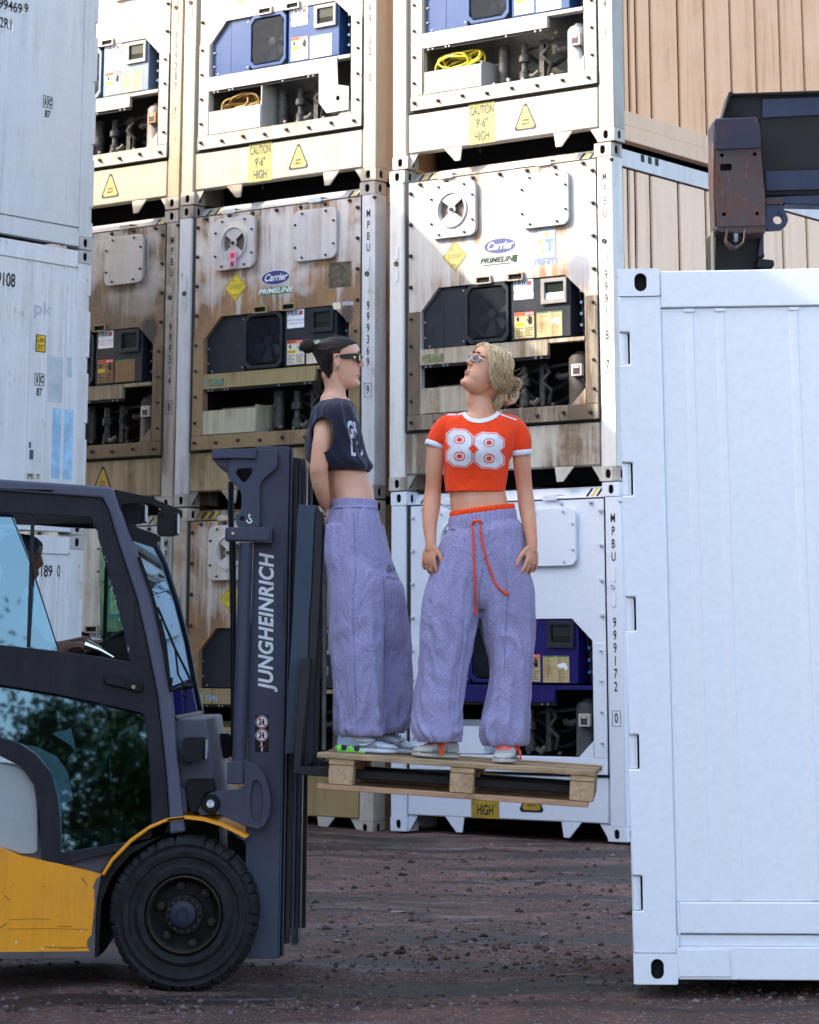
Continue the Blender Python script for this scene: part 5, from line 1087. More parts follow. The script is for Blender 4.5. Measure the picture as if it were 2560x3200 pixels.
# loose knot: wound loops
rg=random.Random(11)
for c_,R0,n_,mt in (((-.145,.012*sy,.012),.030,60,hb),((-.150,.014*sy,-.042),.036,80,hb2),((-.135,.02*sy,-.03),.03,60,hbd)):
    e=MB()
    for i in range(n_):
        ax=Vector((rg.gauss(0,.5),1+rg.gauss(0,.3),rg.gauss(0,.5))).normalized(); u_=ax.orthogonal().normalized(); w_=ax.cross(u_); ph=rg.uniform(0,6.3); rr=R0*rg.uniform(.45,1.08); ln=rg.uniform(2.5,5.5); pts=[]
        for k in range(16):
            th=ph+ln*k/15; pts.append(T(Vector(c_)+ax*rg.uniform(-.001,.001)+ax*((i/n_-.5)*R0*1.1)+(u_*math.cos(th)+w_*math.sin(th))*rr*(1+.06*math.sin(3*th))))
        e.tube(pts,.0015,4,False)
    keep(e.build('hair_knot',mt,None,smooth=180,recalc=False),bl)
e=MB()
for i in range(34):
    c_=Vector((-.14,.0,-.02))+Vector((rg.gauss(0,.02),rg.gauss(0,.015),rg.gauss(0,.03))); d_=Vector((rg.uniform(-1,-.1),rg.gauss(0,.5),rg.gauss(-.2,.7))).normalized(); cu=Vector((0,rg.gauss(0,.3),rg.gauss(.2,.5))); L_=rg.uniform(.03,.075); e.tube([T(c_+d_*L_*t+cu*L_*t*t*.5) for t in np.linspace(0,1,6)],.0006,3,False)
keep(e.build('flyaway_hair',hb2,None,smooth=180,recalc=False),bl)
e=MB(); 
for q in (0,.009): e.lathe([(.004,-.0018),(.0055,0),(.004,.0018)],ax='y',n=12,closed=True)
e.v=[tuple(T((.008,.083*sy,-.035))+Vector(p)+Vector((0,0,-.0))) for p in e.v]; keep(e.build('earring',silver,None),bl)
# shoes
def shoe(root,heel,toe,w,kind):
    """low sneaker from heel point to toe point on the planks"""
    h=Vector(heel); t=Vector(toe); d=(t-h); L_=d.length; d.normalize(); up_=Vector((0,0,1)); up_=(up_-d*up_.dot(d)).normalized(); s_=d.cross(up_)
    if s_.y<0: s_=-s_
    def prof(rows,name,mat,ex=2.4,sm=60,wr=0):
        rg_=[]
        for x,wd,z0,z1 in crom(rows,4):
            ring=[]
            for k in range(28):
                a=2*PI*k/28; ca,sa=math.cos(a),math.sin(a); yy=wd*math.copysign(abs(ca)**(2/ex),ca); zz=(z0+z1)/2+(z1-z0)/2*math.copysign(abs(sa)**(2/ex),sa)
                ring.append(h+d*(x*L_)+s_*yy*w+up_*zz)
            rg_.append(ring)
        e=MB(); e.rings(rg_); return keep(e.build(name,mat,None,smooth=sm),root)
    A=dict(runner=('shoe_silver','shoe_white','shoe_navy'),skate=('shoe_grey','shoe_cream','shoe_grey2'))[kind]
    body_=plain(A[0],(.42,.45,.52) if kind=='runner' else (.34,.33,.33),.45 if kind=='runner' else .8,.25 if kind=='runner' else 0,var=.18,nsc=40); sole_=plain(A[1],(.62,.64,.70) if kind=='runner' else (.46,.44,.38),.6)
    prof([(0.,.018,.003,.016),(.02,.030,.001,.026),(.2,.036,.0,.028),(.45,.033,.0,.024),(.7,.044,.0,.023),(.9,.036,.003,.022),(1.,.010,.008,.018)],'sole',sole_,3.2)
    prof([(.02,.016,.02,.050),(.05,.027,.018,.078),(.2,.033,.018,.086),(.36,.034,.018,.088),(.5,.036,.018,.076),(.68,.040,.018,.056),(.85,.036,.016,.044),(.96,.022,.016,.034),(.99,.008,.018,.028)],'upper',body_,2.3)
    prof([(.66,.0405,.019,.050),(.8,.0385,.018,.046),(.92,.030,.018,.040),(.985,.012,.018,.030)],'toe_cap',sole_ if kind=='skate' else plain('shoe_pearl',(.55,.58,.64),.35,.3),2.5)
    pt=lambda x,y,z:h+d*(x*L_)+s_*(y*w)+up_*z
    if kind=='skate':
        lc=cord; e=MB()
        for i in range(5):
            x=.40+.065*i; z=.089-.0085*i; e.tube([pt(x-.02,-.036,z-.022),pt(x,-.02,z+.001),pt(x+.02,.02,z+.001),pt(x+.03,.036,z-.022)],.0036,6); e.tube([pt(x+.03,-.036,z-.024),pt(x+.01,-.01,z+.003),pt(x-.02,.03,z-.012)],.0036,6)
        e.tube([pt(.36,0,.094),pt(.40,-.03,.105),pt(.50,-.05,.085),pt(.46,-.045,.06),pt(.37,-.02,.088)],.0036,6); e.tube([pt(.36,0,.094),pt(.36,.04,.108),pt(.46,.06,.09),pt(.43,.05,.065),pt(.37,.01,.09)],.0036,6); e.tube([pt(.37,-.01,.09),pt(.42,-.05,.05),pt(.44,-.052,.012)],.0036,6); e.tube([pt(.37,-.01,.09),pt(.48,-.05,.05),pt(.49,-.052,.014)],.0036,6)
        keep(e.build('laces',lc,None,smooth=60),root)
        e=MB(); 
        for sg in (1,-1): e.add([pt(.02,sg*.0342,.03),pt(.30,sg*.0382,.028),pt(.30,sg*.036,.066),pt(.10,sg*.035,.07),pt(.03,sg*.030,.062)],[(0,1,2,3,4)])
        keep(e.build('overlay',plain('shoe_overlay',(.28,.27,.28),.8),None,smooth=0),root)
        e=MB(); e.tube([pt(.0,-.0385,.020),pt(.3,-.0395,.0215),pt(.7,-.0455,.020),pt(.9,-.037,.02)],.0012,5); keep(e.build('sole_stitch',plain('stitch_dark',(.12,.11,.10),.8),None),root)
    else:
        gn=plain('shoe_green',(.22,.80,.06),.35); 
        for x in (.06,.14,.24,.34):
            e=MB(); e.cyl(pt(x,-.032,.006),pt(x,-.032,.028),.0105,n=14); e.cyl(pt(x,-.032,.013),pt(x,-.032,.019),.013,n=14); keep(e.build('heel_column',gn if x in(.06,.24) else plain('shoe_dark',(.03,.03,.05),.4),None),root)
        e=MB(); e.obox(pt(.25,-.030,.004),d*.06,s_*.006,up_*.0035); keep(e.build('heel_plate',gn,None),root)
        e=MB(); e.add([pt(.02,-.0365*.98,.030),pt(.20,-.040,.026),pt(.46,-.038,.028),pt(.30,-.0375,.050),pt(.10,-.033,.062)],[(0,1,2,3,4)]); e.add([pt(.02,-.0355,.03),pt(.10,-.034,.062),pt(.04,-.028,.07),pt(.0,-.02,.05)],[(0,1,2,3)]); keep(e.build('overlay',plain('shoe_steel_blue',(.16,.20,.28),.35,.4),None,smooth=0),root)
        sw=[(.36,.034),(.40,.028),(.47,.030),(.60,.046),(.70,.060),(.56,.048),(.45,.040),(.40,.041),(.37,.046)]
        e=MB(); e.add([pt(x,-.0395-.003*math.sin((x-.3)*5),z) for x,z in sw],[tuple(range(9))]); keep(e.build('side_swoosh',plain('shoe_pearl',(.55,.58,.64),.35,.3),None,smooth=0),root)
        e=MB(); e.tube([pt(x,-.0405-.003*math.sin((x-.3)*5),z) for x,z in sw+[sw[0]]],.0012,5); keep(e.build('swoosh_edge',plain('shoe_dark',(.03,.03,.05),.4),None),root)
        e=MB()
        for i in range(6): x=.66-.045*i; z=.060+.006*i; e.tube([pt(x,-.030,z-.02),pt(x+.005,0,z+.004),pt(x,.03,z-.02)],.0028,6)
        e.tube([pt(.40,-.03,.075),pt(.38,0,.098),pt(.42,.03,.08)],.003,6); keep(e.build('laces',plain('lace_lilac',(.50,.46,.62),.8),None,smooth=60),root)
def gtop(u,v):  # point where the ray through a pixel meets the pallet top
    r=ray(u,v); o=Vector((0,0,CH)); t=(pa-o).dot(ez)/r.dot(ez); return o+r*t
def snap(p,lift=.001): # drop onto the pallet plane
    p=Vector(p); return p-ez*((p-pa).dot(ez))+ez*lift
shoe(bl,snap(at(*Fc(868,905),YB-.03)),snap(at(*Fc(640,900),YB-.10)),1.15,'skate')
shoe(bl,snap(at(*Fc(1150,905),YB+.02)),snap(at(*Fc(1098,930),YB-.22)),1.15,'skate')
# ================================================================ DARK-HAIRED WOMAN
YD=11.62
br=thing('person','dark-haired woman with a bun and black sunglasses in a sleeveless navy top, in profile','woman',(at(1180,2330,YD).x,YD,at(1180,2345,YD).z))
Q=lambda a,b,y=0:at(*Wc(a,b),YD+y)
m=MB(); ds=.955; hd=at(*Dh(890,762),YD); DM=frame((1,-.06,-.02),(0,0,1),hd); TD=lambda p:DM@(Vector(p)*ds)
head(m,DM,ds)
nk=lambda a,b,y=0:at(*Dh(a,b),YD+y)
limb(m,[(nk(760,1000),.058),(nk(780,1250),.049),(nk(770,1420),.048),(nk(740,1620),.062)],24)
loft(m,[(U(225),U(390),V_(500),YD,.07),(U(190),U(420),V_(570),YD,.13),(U(180),U(440),V_(650),YD,.15),(U(200),U(470),V_(760),YD,.145),(U(230),U(490),V_(900),YD,.13),(U(248),U(500),V_(960),YD,.125),(U(256),U(520),V_(1010),YD,.122),(U(264),U(538),V_(1070),YD,.125),(U(288),U(550),V_(1150),YD,.132),(U(300),U(545),V_(1250),YD,.13)],n=48,ex=2.1)
limb(m,[(Q(232,665,-.105),.046),(Q(228,730,-.128),.045),(Q(212,820,-.138),.042),(Q(198,930,-.14),.040),(Q(197,970,-.13),.040),(Q(208,1050,-.11),.036),(Q(226,1130,-.07),.028),(Q(240,1175,-.04),.024)],24)
limb(m,[(Q(235,650,.135),.052),(Q(250,820,.15),.043),(Q(232,950,.15),.037),(Q(245,1050,.12),.034),(Q(255,1150,.06),.024),(Q(258,1180,.03),.023)],22)
hand(m,Q(240,1170,-.04),(.35,.45,-.75),(-.8,.2,-.4),1,.9,.4); hand(m,Q(258,1175,.03),(.2,-.4,-.8),(-.8,-.2,-.3),-1,.9,.4)
for a,y in ((1.,-.08),(1.,.09)): limb(m,[(Q(400,1300,y),.08),(at(*Fc(380,400),YD+y),.058),(at(*Fc(330,770),YD+y),.036),(at(*Fc(330,840),YD+y),.036)],18)
bodyD=solid(m,'body',skinA,br,.0038,2); paint(bodyD,DM,ds,[(skinA,None),(lipm,lipf)],br); eyes(br,TD,ds,DM,('brown',(.06,.035,.02)))
m=MB(); f1=folds(.012,6,2.6,5.,1.5)
loft(m,[(U(238),U(385),V_(512),YD,.080),(U(208),U(405),V_(530),YD,.13),(U(172),U(425),V_(572),YD,.178),(U(148),U(442),V_(640),YD,.198),(U(128),U(464),V_(720),YD,.198),(U(112),U(480),V_(800),YD,.182),(U(120),U(500),V_(870),YD,.178),(U(160),U(528),V_(915),YD,.170),(U(225),U(532),V_(938),YD,.155),(U(252),U(512),V_(962),YD,.135)],n=80,sub=8,ex=2.2,wr=f1)
shD=solid(m,'sleeveless_top',nav,br,.0045,2)
# open the armhole: cut the cloth away around the arm, then bind its edge
import bmesh as _bm
def armhole(o,cpx,rx,rz,Y):
    c=at(*Wc(*cpx),Y); b=_bm.new(); b.from_mesh(o.data)
    def ins(p): 
        dx=(p.x-c.x)/rx; dz=(p.z-c.z)/rz; return p.y<Y and dx*dx+dz*dz<1
    _bm.ops.delete(b,geom=[v for v in b.verts if ins(v.co)],context='VERTS'); b.to_mesh(o.data); b.free(); o.data.shade_smooth()
armhole(shD,(226,748),.052,.078,YD-.02)
lo=MB(); B2=bvh(shD); c=at(*Wc(226,748),YD-.02)
_b=_bm.new(); _b.from_mesh(shD.data); pts=[v.co.copy() for v in _b.verts if v.is_boundary and v.co.y<YD-.02 and abs(v.co.x-c.x)<.08 and abs(v.co.z-c.z)<.11]; _b.free()
pts.sort(key=lambda p:math.atan2((p.z-c.z)/.078,(p.x-c.x)/.052)); pts=[(pts[i-2]+pts[i-1]+pts[i]+pts[(i+1)%len(pts)]+pts[(i+2)%len(pts)])/5 for i in range(0,len(pts),2)]
lo.tube(pts+[pts[0]],.0050,8,False); keep(lo.build('armhole_binding',nav,None,smooth=180,recalc=False),br)
so_=shD.modifiers.new('s','SOLIDIFY'); so_.thickness=.002; so_.offset=1
e=MB(); ring=[]
for i in range(48):
    a=2*PI*i/48; h=B2.find_nearest(at(*Wc(318,530),YD)+Vector((.058*math.cos(a)+.012,.088*math.sin(a),.012-.030*math.cos(a)))); ring.append(h[0])
e.tube(ring+[ring[0]],.0045,8,False); keep(e.build('neck_binding',nav,None,smooth=180,recalc=False),br)
band([(U(256),U(500),V_(944),YD,.140),(U(246),U(520),V_(956),YD,.150),(U(248),U(532),V_(948),YD,.155)],nav,'gathered_hem',br,.004,30) if 0 else None
prn=plain('print_chalk',(.50,.50,.58),.8,var=.35,nsc=60)
def wtext(s,x0,x1,y0,y1,root,B,mat,slant=0.,**k):
    me=text_mesh(s,1.,**k); xs_=[v.co.x for v in me.vertices]; ys_=[v.co.y for v in me.vertices]; ax,bx_,ay,by=min(xs_),max(xs_),min(ys_),max(ys_)
    f=lambda x,y:Wc(x0+(x-ax)/(bx_-ax)*(x1-x0)+slant*((y-ay)/(by-ay)-.5),y1-(y-ay)/(by-ay)*(y1-y0)+ (x-ax)/(bx_-ax)*10)
    return decal(B,*text2(s,1.,f,4.,**k),mat,'print_lettering',root,.0035)
wtext('GR',376,456,636,748,br,B2,prn,-6,bold=.05); wtext('LO',400,478,752,862,br,B2,prn,-6,bold=.03); wtext('LONDON',462,500,876,888,br,B2,prn)
# trousers in profile
m=MB()
leg(m,[(0,278,566,1196,0,.146),(0,262,574,1222,0,.158),(0,244,590,1300,0,.17),(0,238,612,1400,0,.175),(0,232,640,1500,0,.175),(0,228,668,1600,0,.17),(1,212,588,60,0,.155),(1,222,600,200,.02,.13),(1,236,600,330,.03,.10),(1,262,560,430,.03,.05)],YD,fo=folds(.012,2,1.8,1.6,.6))
leg(m,[(0,240,470,1300,-.07,.10),(0,230,500,1500,-.08,.11),(1,205,495,0,-.085,.115),(1,210,500,150,-.085,.118),(1,216,502,300,-.085,.12),(1,226,500,450,-.085,.12),(1,238,498,600,-.085,.118),(1,243,496,700,-.085,.115),(1,244,495,760,-.085,.108),(1,250,494,795,-.085,.105),(1,262,486,822,-.085,.09)],YD,fo=folds(.013,4,1.15,1.1,1.,at(*Fc(350,820),YD).z))
leg(m,[(0,400,600,1300,.08,.10),(0,400,645,1500,.085,.105),(1,380,582,50,.09,.11),(1,390,608,150,.09,.11),(1,395,628,300,.09,.11),(1,400,638,450,.09,.11),(1,410,641,580,.09,.11),(1,420,641,690,.09,.105),(1,435,622,760,.09,.095),(1,450,585,808,.09,.08)],YD,fo=folds(.012,9,1.15,1.1,1.,at(*Fc(500,805),YD).z))
trD=solid(m,'trousers',trous,br,.006,1); TDb=bvh(trD)
band([(U(288),U(548),V_(1140),YD,.138),(U(283),U(556),V_(1146),YD,.145),(U(281),U(560),V_(1165),YD,.148),(U(282),U(564),V_(1185),YD,.152),(U(272),U(572),V_(1200),YD,.158)],trous,'waistband',br,.0024,46)
seam=plain('seam_dark_lilac',(.15,.135,.25),.9)
for pth in (([Wc(418,1220),Wc(422,1350),Wc(424,1500),Wc(428,1600)]+[Fc(335,100),Fc(338,300),Fc(345,500),Fc(352,700),Fc(355,800)]),([Fc(492,0),Fc(498,200),Fc(497,400),Fc(492,600),Fc(490,760)])):
    e=MB(); e.tube(onTr(pth,.0008,TDb),.0009,5,False); keep(e.build('seam',seam,None,smooth=180,recalc=False),br)
for pth in ([Fc(900,230),Fc(895,350),Fc(870,500),Fc(855,700),Fc(850,800)],[Fc(1120,0),Fc(1125,150),Fc(1115,350),Fc(1110,500)],[Fc(1250,150),Fc(1250,400),Fc(1240,600),Fc(1225,800)],[Wc(1280,1330),Wc(1250,1500),Fc(985,60),Fc(985,200)]):
    e=MB(); e.tube(onTr(pth,.0008,TB),.0009,5,False); keep(e.build('seam',seam,None,smooth=180,recalc=False),bl)
# printed emblem on the thigh: SP in an oval
oc_=[Wc(660+38*math.cos(a)+10,1572+34*math.sin(a)) for a in np.linspace(0,2*PI,28)[:-1]]
decal(TDb,*ribbon(oc_+[oc_[0]],1.6),BLACK,'emblem_oval',br,.003)
wtext('SP',636,696,1553,1592,br,TDb,BLACK,8,bold=.02); wtext('SIC PARVIS',624,704,1625,1640,br,TDb,BLACK,0,bold=.01)
# hair
hk=hair_mat('hair_dark',(.008,.005,.004),(.030,.017,.012),(.022,.014,.010),(10,60,60)); hk2=hair_mat('hair_dark_brown',(.016,.009,.006),(.060,.034,.022),(.035,.022,.016),(10,60,60))
mkd=lambda c: (c.x<.075 and c.z>.050+(c.x+.01)*.55 if c.x>.0 else (c.z>-.07-(c.x+.03)*.3 and (c.x<-.032 or c.z>.040))) 
hair_cap(br,TD,ds,mkd,hk,.0085)
for sgn in (1,-1):
    Lk=[((.068,.018*sgn,.100),(.030,.062*sgn,.045),.002),((.035,.030*sgn,.119),(-.005,.080*sgn,.062),.0015),((-.02,.030*sgn,.127),(-.045,.083*sgn,.060),.002),((-.075,.025*sgn,.112),(-.085,.060*sgn,.055),.002),((-.108,.012*sgn,.085),(-.115,.020*sgn,.060),.003),((-.135,.0,.080),(-.14,.005*sgn,.068),.003)]
    strands(br,Lk,hk2,'hair_strands',330,.0009,seed=21+sgn,T=TD,taper=False)
    Lk=[((-.030,.080*sgn,.03),(-.045,.06*sgn,-.075),.003),((-.06,.078*sgn,.045),(-.075,.052*sgn,-.04),.003),((-.095,.045*sgn,.06),(-.10,.035*sgn,.0),.003),((-.125,.01*sgn,.075),(-.13,.01*sgn,.055),.003)]
    strands(br,Lk,hk,'hair_strands',330,.0010,seed=25+sgn,T=TD,taper=False)
rg=random.Random(5); e=MB(); bc=Vector((-.155,0,.080))
e.ell(TD(bc),(.024,.026,.028),None,16,12)
for i in range(150):
    ax=Vector((1.,rg.gauss(0,.25),rg.gauss(.2,.25))).normalized(); u_=ax.orthogonal().normalized(); w_=ax.cross(u_); ph=rg.uniform(0,6.3); h_=rg.uniform(-1,1); rr=.033*math.sqrt(max(.05,1-h_*h_*.8))*rg.uniform(.9,1.06)
    e.tube([TD(bc+ax*h_*.030+(u_*math.cos(ph+q)+w_*math.sin(ph+q))*rr) for q in np.linspace(0,rg.uniform(2,5),14)],.0015,4,False)
keep(e.build('hair_bun',hk2,None,smooth=180,recalc=False),br)
e=MB()
for i in range(46):
    c_=Vector((rg.uniform(-.10,-.06),rg.gauss(0,.03),rg.uniform(-.075,-.03))); e.tube([TD(c_+Vector((-.028*math.sin(t*2.6),0,-.075*t))+Vector((rg.gauss(0,.001),0,0))) for t in np.linspace(0,1,8)],.0006,3,False)
for i in range(26):
    c_=bc+Vector((rg.gauss(0,.02),rg.gauss(0,.02),rg.uniform(0,.03))); d_=Vector((rg.gauss(-.2,.6),rg.gauss(0,.4),rg.uniform(.2,1))).normalized(); e.tube([TD(c_+d_*.045*t*rg.uniform(.7,1)) for t in np.linspace(0,1,4)],.0005,3,False)
for i in range(22):
    c_=Vector((rg.uniform(-.05,.05),rg.gauss(0,.02),.122)); e.tube([TD(c_+Vector((.02*t,rg.gauss(0,.001),.018*t*(1-t)*2))) for t in np.linspace(0,1,5)],.0005,3,False)
keep(e.build('flyaway_hair',hk2,None,smooth=180,recalc=False),br)
blackp=plain('acetate_black',(.008,.008,.009),.12); dkl=plain('lens_dark',(.012,.012,.008),.06)
glasses(br,TD,ds,dkl,blackp,True)
e=MB(); q=[TD((.066,-.0745,.026)),TD((.078,-.068,.026)),TD((.072,-.0715,.014))]; e.add([p+Vector((0,-.004,0)) for p in q],[(0,1,2)]); keep(e.build('temple_plaque',plain('gold_plaque',(.55,.45,.18),.3,.8),None,smooth=0),br)
for dx,dz in ((-.008,-.032),(-.001,-.030)):
    e=MB(); e.lathe([(.0055,-.0016),(.0072,0),(.0055,.0016)],ax='y',n=16,closed=True); c_=TD((dx,-.0815,dz)); e.v=[tuple(c_+Vector(p)) for p in e.v]; keep(e.build('earring',silver,None),br)
def onB(B,pts,off=.001): 
    out=[]
    for p in pts: h=B.find_nearest(p); out.append(h[0]+h[1]*off)
    return out
BD=bvh(bodyD); e=MB(); e.tube(onB(BD,[nk(530,1440,-.02),nk(600,1445,-.055),nk(680,1490,-.062),nk(800,1590,-.06),nk(900,1690,-.05),nk(1010,1790,-.03)]),.0011,5,False); keep(e.build('necklace',silver,None,smooth=180,recalc=False),br)
e=MB(); p=[nk(1020,1790,-.05),nk(1080,1900,-.07),nk(1140,2020,-.08),nk(1180,2110,-.08)]; e.tube(onB(B2,p,.003),.001,5,False); keep(e.build('necklace',silver,None,smooth=180,recalc=False),br)
shoe(br,snap(at(*Fc(245,900),YD-.11)),snap(at(*Fc(568,900),YD-.12)),1.1,'runner')
shoe(br,snap(at(*Fc(420,900),YD+.08)),snap(at(*Fc(688,898),YD+.05)),1.1,'runner')
# ================================================================ FORKLIFT
F1=lambda a,b:(a/1.797,1450+b/1.797)
F2=lambda a,b:(a/1.725,2300+b/1.725)
M7=lambda a,b:(640+a/3.993,1380+b/3.993)
M8=lambda a,b:(640+a/3.593,2100+b/3.593)
Yc=11.62; Yf=12.78
fk=thing('forklift','yellow and grey forklift with an enclosed glazed cab, lifting a wooden pallet','forklift',(-1.1,12.1,.09))
def FP(pts,Y,conv=F1): return [(lambda p:(p.x,p.z))(at(*conv(a,b),Y)) for a,b in pts]
def slab(name,mat,pts,Y0,Y1,conv=F1,holes=(),bevel=0.,root=fk,seg=1,Yp=None,smooth=35):
    """outline read at the depth Yp of its visible face, built with its real thickness from Y0 to Y1"""
    Yp=Yp or Y0; m=MB(); m.plate(FP(pts,Yp,conv),[FP(h,Yp,conv) for h in holes],Y0,Y1); return keep(m.build(name,mat,None,bevel=bevel,seg=seg,smooth=smooth),root)
gb=weathered('truck_grey',(.092,.092,.135),.3,(.05,.045,.04),.0,91,.42,2.,grime=(.06,.05,.04)); gb2=weathered('mast_grey',(.055,.060,.098),.35,(.05,.04,.035),.06,92,.45,2.,chip=.08,grime=(.04,.035,.03))
frm=weathered('door_frame_navy',(.0095,.0105,.019),.3,(.05,.045,.05),.0,93,.35,3.); blk=plain('truck_black',(.006,.0065,.008),.5,var=.3); yel=weathered('truck_yellow',(.92,.345,.006),.35,(.30,.12,.03),.4,94,.38,2.,chip=.10,grime=(.10,.06,.03)); yel2=weathered('fender_yellow',(.90,.33,.008),.2,(.25,.12,.05),.05,95,.4,3.)
rub=plain('rubber',(.017,.017,.019),.75,var=.45,nsc=22,bump=.4); rim_=weathered('rim_brown',(.030,.022,.018),.7,(.10,.055,.03),.2,96,.6,5.); rimd=plain('rim_dark',(.011,.010,.010),.7,var=.5,nsc=18,bump=.3)
gl_t=glass('cab_glass_tinted',(.42,.62,.58),.015,.10); gl_b=glass('cab_glass_sky',(.30,.46,.50),.02,.16); gl_f=glass('front_glass',(.30,.38,.44),.015,.22)
# --- door frame (one plate with two window openings) and roof pillar
inner=[(0,150),(575,192),(612,260),(640,360),(690,520),(770,760),(825,1000),(885,1300),(930,1700),(945,1887),(953,2010),(930,2075),(870,2105),(650,2180),(400,2240),(310,2270),(262,2262),(240,2230),(228,2140),(220,1960),(190,1800),(120,1700),(0,1640),(-160,1610),(-420,1600),(-420,150)]
w1=[(-300,262),(0,270),(180,284),(505,298),(528,320),(545,390),(590,555),(645,755),(690,925),(730,1112),(560,1082),(330,1052),(0,1018),(-300,1000)]
w2=[(-300,1215),(0,1240),(300,1290),(560,1345),(795,1400),(812,1420),(835,1640),(850,1880),(850,2090),(820,2105),(560,2150),(345,2180),(338,2000),(322,1870),(290,1740),(200,1630),(100,1565),(0,1535),(-300,1500)]
slab('door_frame',frm,inner,Yc,Yc+.035,holes=[w1,w2],bevel=.003)
slab('roof_rail',gb,[(-420,70),(0,85),(620,128),(640,150),(700,330),(775,520),(855,760),(912,1000),(965,1300),(1003,1700),(1020,1887),(1040,2065),(955,2080),(946,1887),(931,1700),(886,1300),(826,1000),(771,760),(691,520),(641,360),(613,260),(576,190),(0,149),(-420,140)],Yc-.022,Yc+.055,bevel=.010,seg=3)
# far side frame, same outlines at the far depth so the cab is a real room
fo_=FP(inner,Yc); m=MB(); m.plate(fo_,[FP(w1,Yc),FP(w2,Yc)],Yf,Yf+.035); keep(m.build('far_door_frame',frm,None),fk)
m=MB(); m.plate(FP([(385,290),(500,300),(700,1100),(385,1060)],Yc),(),Yf+.036,Yf+.04); keep(m.build('far_window',glass('far_glass_green',(.45,.70,.55),.02,.05),None),fk)
pz=lambda a,b:at(*F1(a,b),Yc)
m=MB(); a=pz(505,285); b=pz(-420,255); m.box(b.x,a.x,Yc+.06,Yf-.001,a.z+.015,a.z+.06); keep(m.build('roof_panel',blk,None),fk)
m=MB(); a=pz(440,500); m.box(a.x-.012,a.x+.004,Yf-.04,Yf-.002,pz(440,1100).z,pz(440,290).z); keep(m.build('far_pillar',blk,None),fk)
m=MB(); a=pz(175,500); m.box(a.x-.008,a.x+.008,Yc+.012,Yc+.026,pz(175,1030).z,pz(175,286).z); keep(m.build('window_pillar',frm,None,bevel=.002),fk)
# panes: the glass leans a little, so it mirrors trees and sky behind the viewpoint
def tilt(nm,k=.10):
    o=bpy.data.objects[nm]
    zs=[v.co.z for v in o.data.vertices]; z0=min(zs)
    for v in o.data.vertices: v.co.y+=(v.co.z-z0)*k
slab('window_pane',gl_b,[(-300,270),(60,278),(165,540),(260,830),(330,1050),(0,1016),(-300,1000)],Yc+.014,Yc+.018); tilt('window_pane')
slab('window_seal',blk,[(56,278),(62,278),(167,540),(262,830),(333,1050),(326,1050),(256,830),(161,540)],Yc+.010,Yc+.020)
slab('lower_pane',gl_b,w2,Yc+.012,Yc+.016); tilt('lower_pane')
slab('edge_frit',blk,[(-200,1262),(0,1287),(250,1325),(250,1292),(0,1250),(-200,1225)],Yc+.009,Yc+.0115) if 0 else None
# front glass: from the near pillar across to the far side, leaning back at the top
def P3(a,b,Y,c=F1): return at(*c(a,b),Y)
def quadglass():
    L=[(668,330),(760,520),(835,760),(895,1000),(940,1250),(978,1430)]
    m=MB(); n=len(L); A=[P3(a,b,Yc+.03) for a,b in L]; B=[Vector((p.x+.028,Yf,p.z)) for p in A]; 
    m.add(A+B,[(i,i+1,n+i+1,n+i) for i in range(n-1)]); o=m.build('front_glass',gl_f,None,recalc=False,smooth=60); keep(o,fk)
    e=MB(); e.tube(B,.016,8); e.tube([A[-1],B[-1]],.012,8); keep(e.build('front_frame',frm,None),fk); return A,B
GA,GB=quadglass()
slab('front_post',gb,[(975,1432),(1085,1432),(1160,1430),(1215,1800),(1240,1960),(1022,1887)],Yc+.10,Yf-.1,bevel=.01,seg=2)
# stickers seen on the glass
rr=random.Random(3)
for (a0,b0),(a1,b1) in zip(((522,320),(545,400),(592,570),(645,760),(690,925)),((545,400),(592,570),(645,760),(690,925),(722,1060))):
    for _ in range(7):
        t=rr.random(); a=a0+(a1-a0)*t+rr.gauss(4,4); b=b0+(b1-b0)*t; p=P3(a,b,Yc-.002); q=p+Vector((rr.uniform(0,.004),0,-rr.uniform(.003,.018))); e=MB(); e.tube([p,q],rr.uniform(.0005,.0014),4); keep(e.build('paint_chip',plain('chip_lilac',(.42,.42,.52),.6),None,smooth=0),fk)
# wipers
e=MB(); Yw=Yc+.0
w_=lambda a,b,y=-.03:P3(a,b,Yw+y)
e.tube([w_(885,805),(w_(905,850)),w_(985,1040),w_(1040,1150),w_(1085,1245)],.006,6); keep(e.build('wiper_arm',blk,None),fk)
e=MB(); e.tube([w_(780,520),w_(850,720),w_(880,830),w_(925,1050),w_(955,1250)],.008,6); e.tube([w_(900,870),w_(930,1000),w_(960,1260)],.005,6); keep(e.build('wiper_blade',blk,None),fk)
e=MB(); e.tube([w_(1085,1245),w_(1030,1252),w_(960,1270),w_(958,1200)],.011,8); e.tube([w_(985,1040),w_(1000,1180),w_(1035,1240),w_(1040,1300)],.005,6); e.ell(w_(1040,1245),.017); e.ell(w_(1040,1300),.010); keep(e.build('wiper_motor',blk,None),fk)
# handle with lock
slab('door_handle',blk,[(578,1188),(600,1184),(795,1220),(806,1232),(800,1275),(785,1282),(735,1274),(700,1262),(600,1240),(580,1225)],Yc-.022,Yc,bevel=.006,seg=2)
slab('handle_grip',frm,[(590,1192),(700,1212),(700,1256),(592,1233)],Yc-.030,Yc-.0225,bevel=.004)
e=MB(); c_=P3(751,1252,Yc-.025); e.plate(oval(c_.x,c_.z,.0085,.0085,14),[],Yc-.030,Yc-.0225); keep(e.build('lock',silver,None),fk); e=MB(); e.box(c_.x-.0012,c_.x+.0012,Yc-.0312,Yc-.0302,c_.z-.005,c_.z+.005); keep(e.build('key_slot',blk,None,smooth=0),fk)
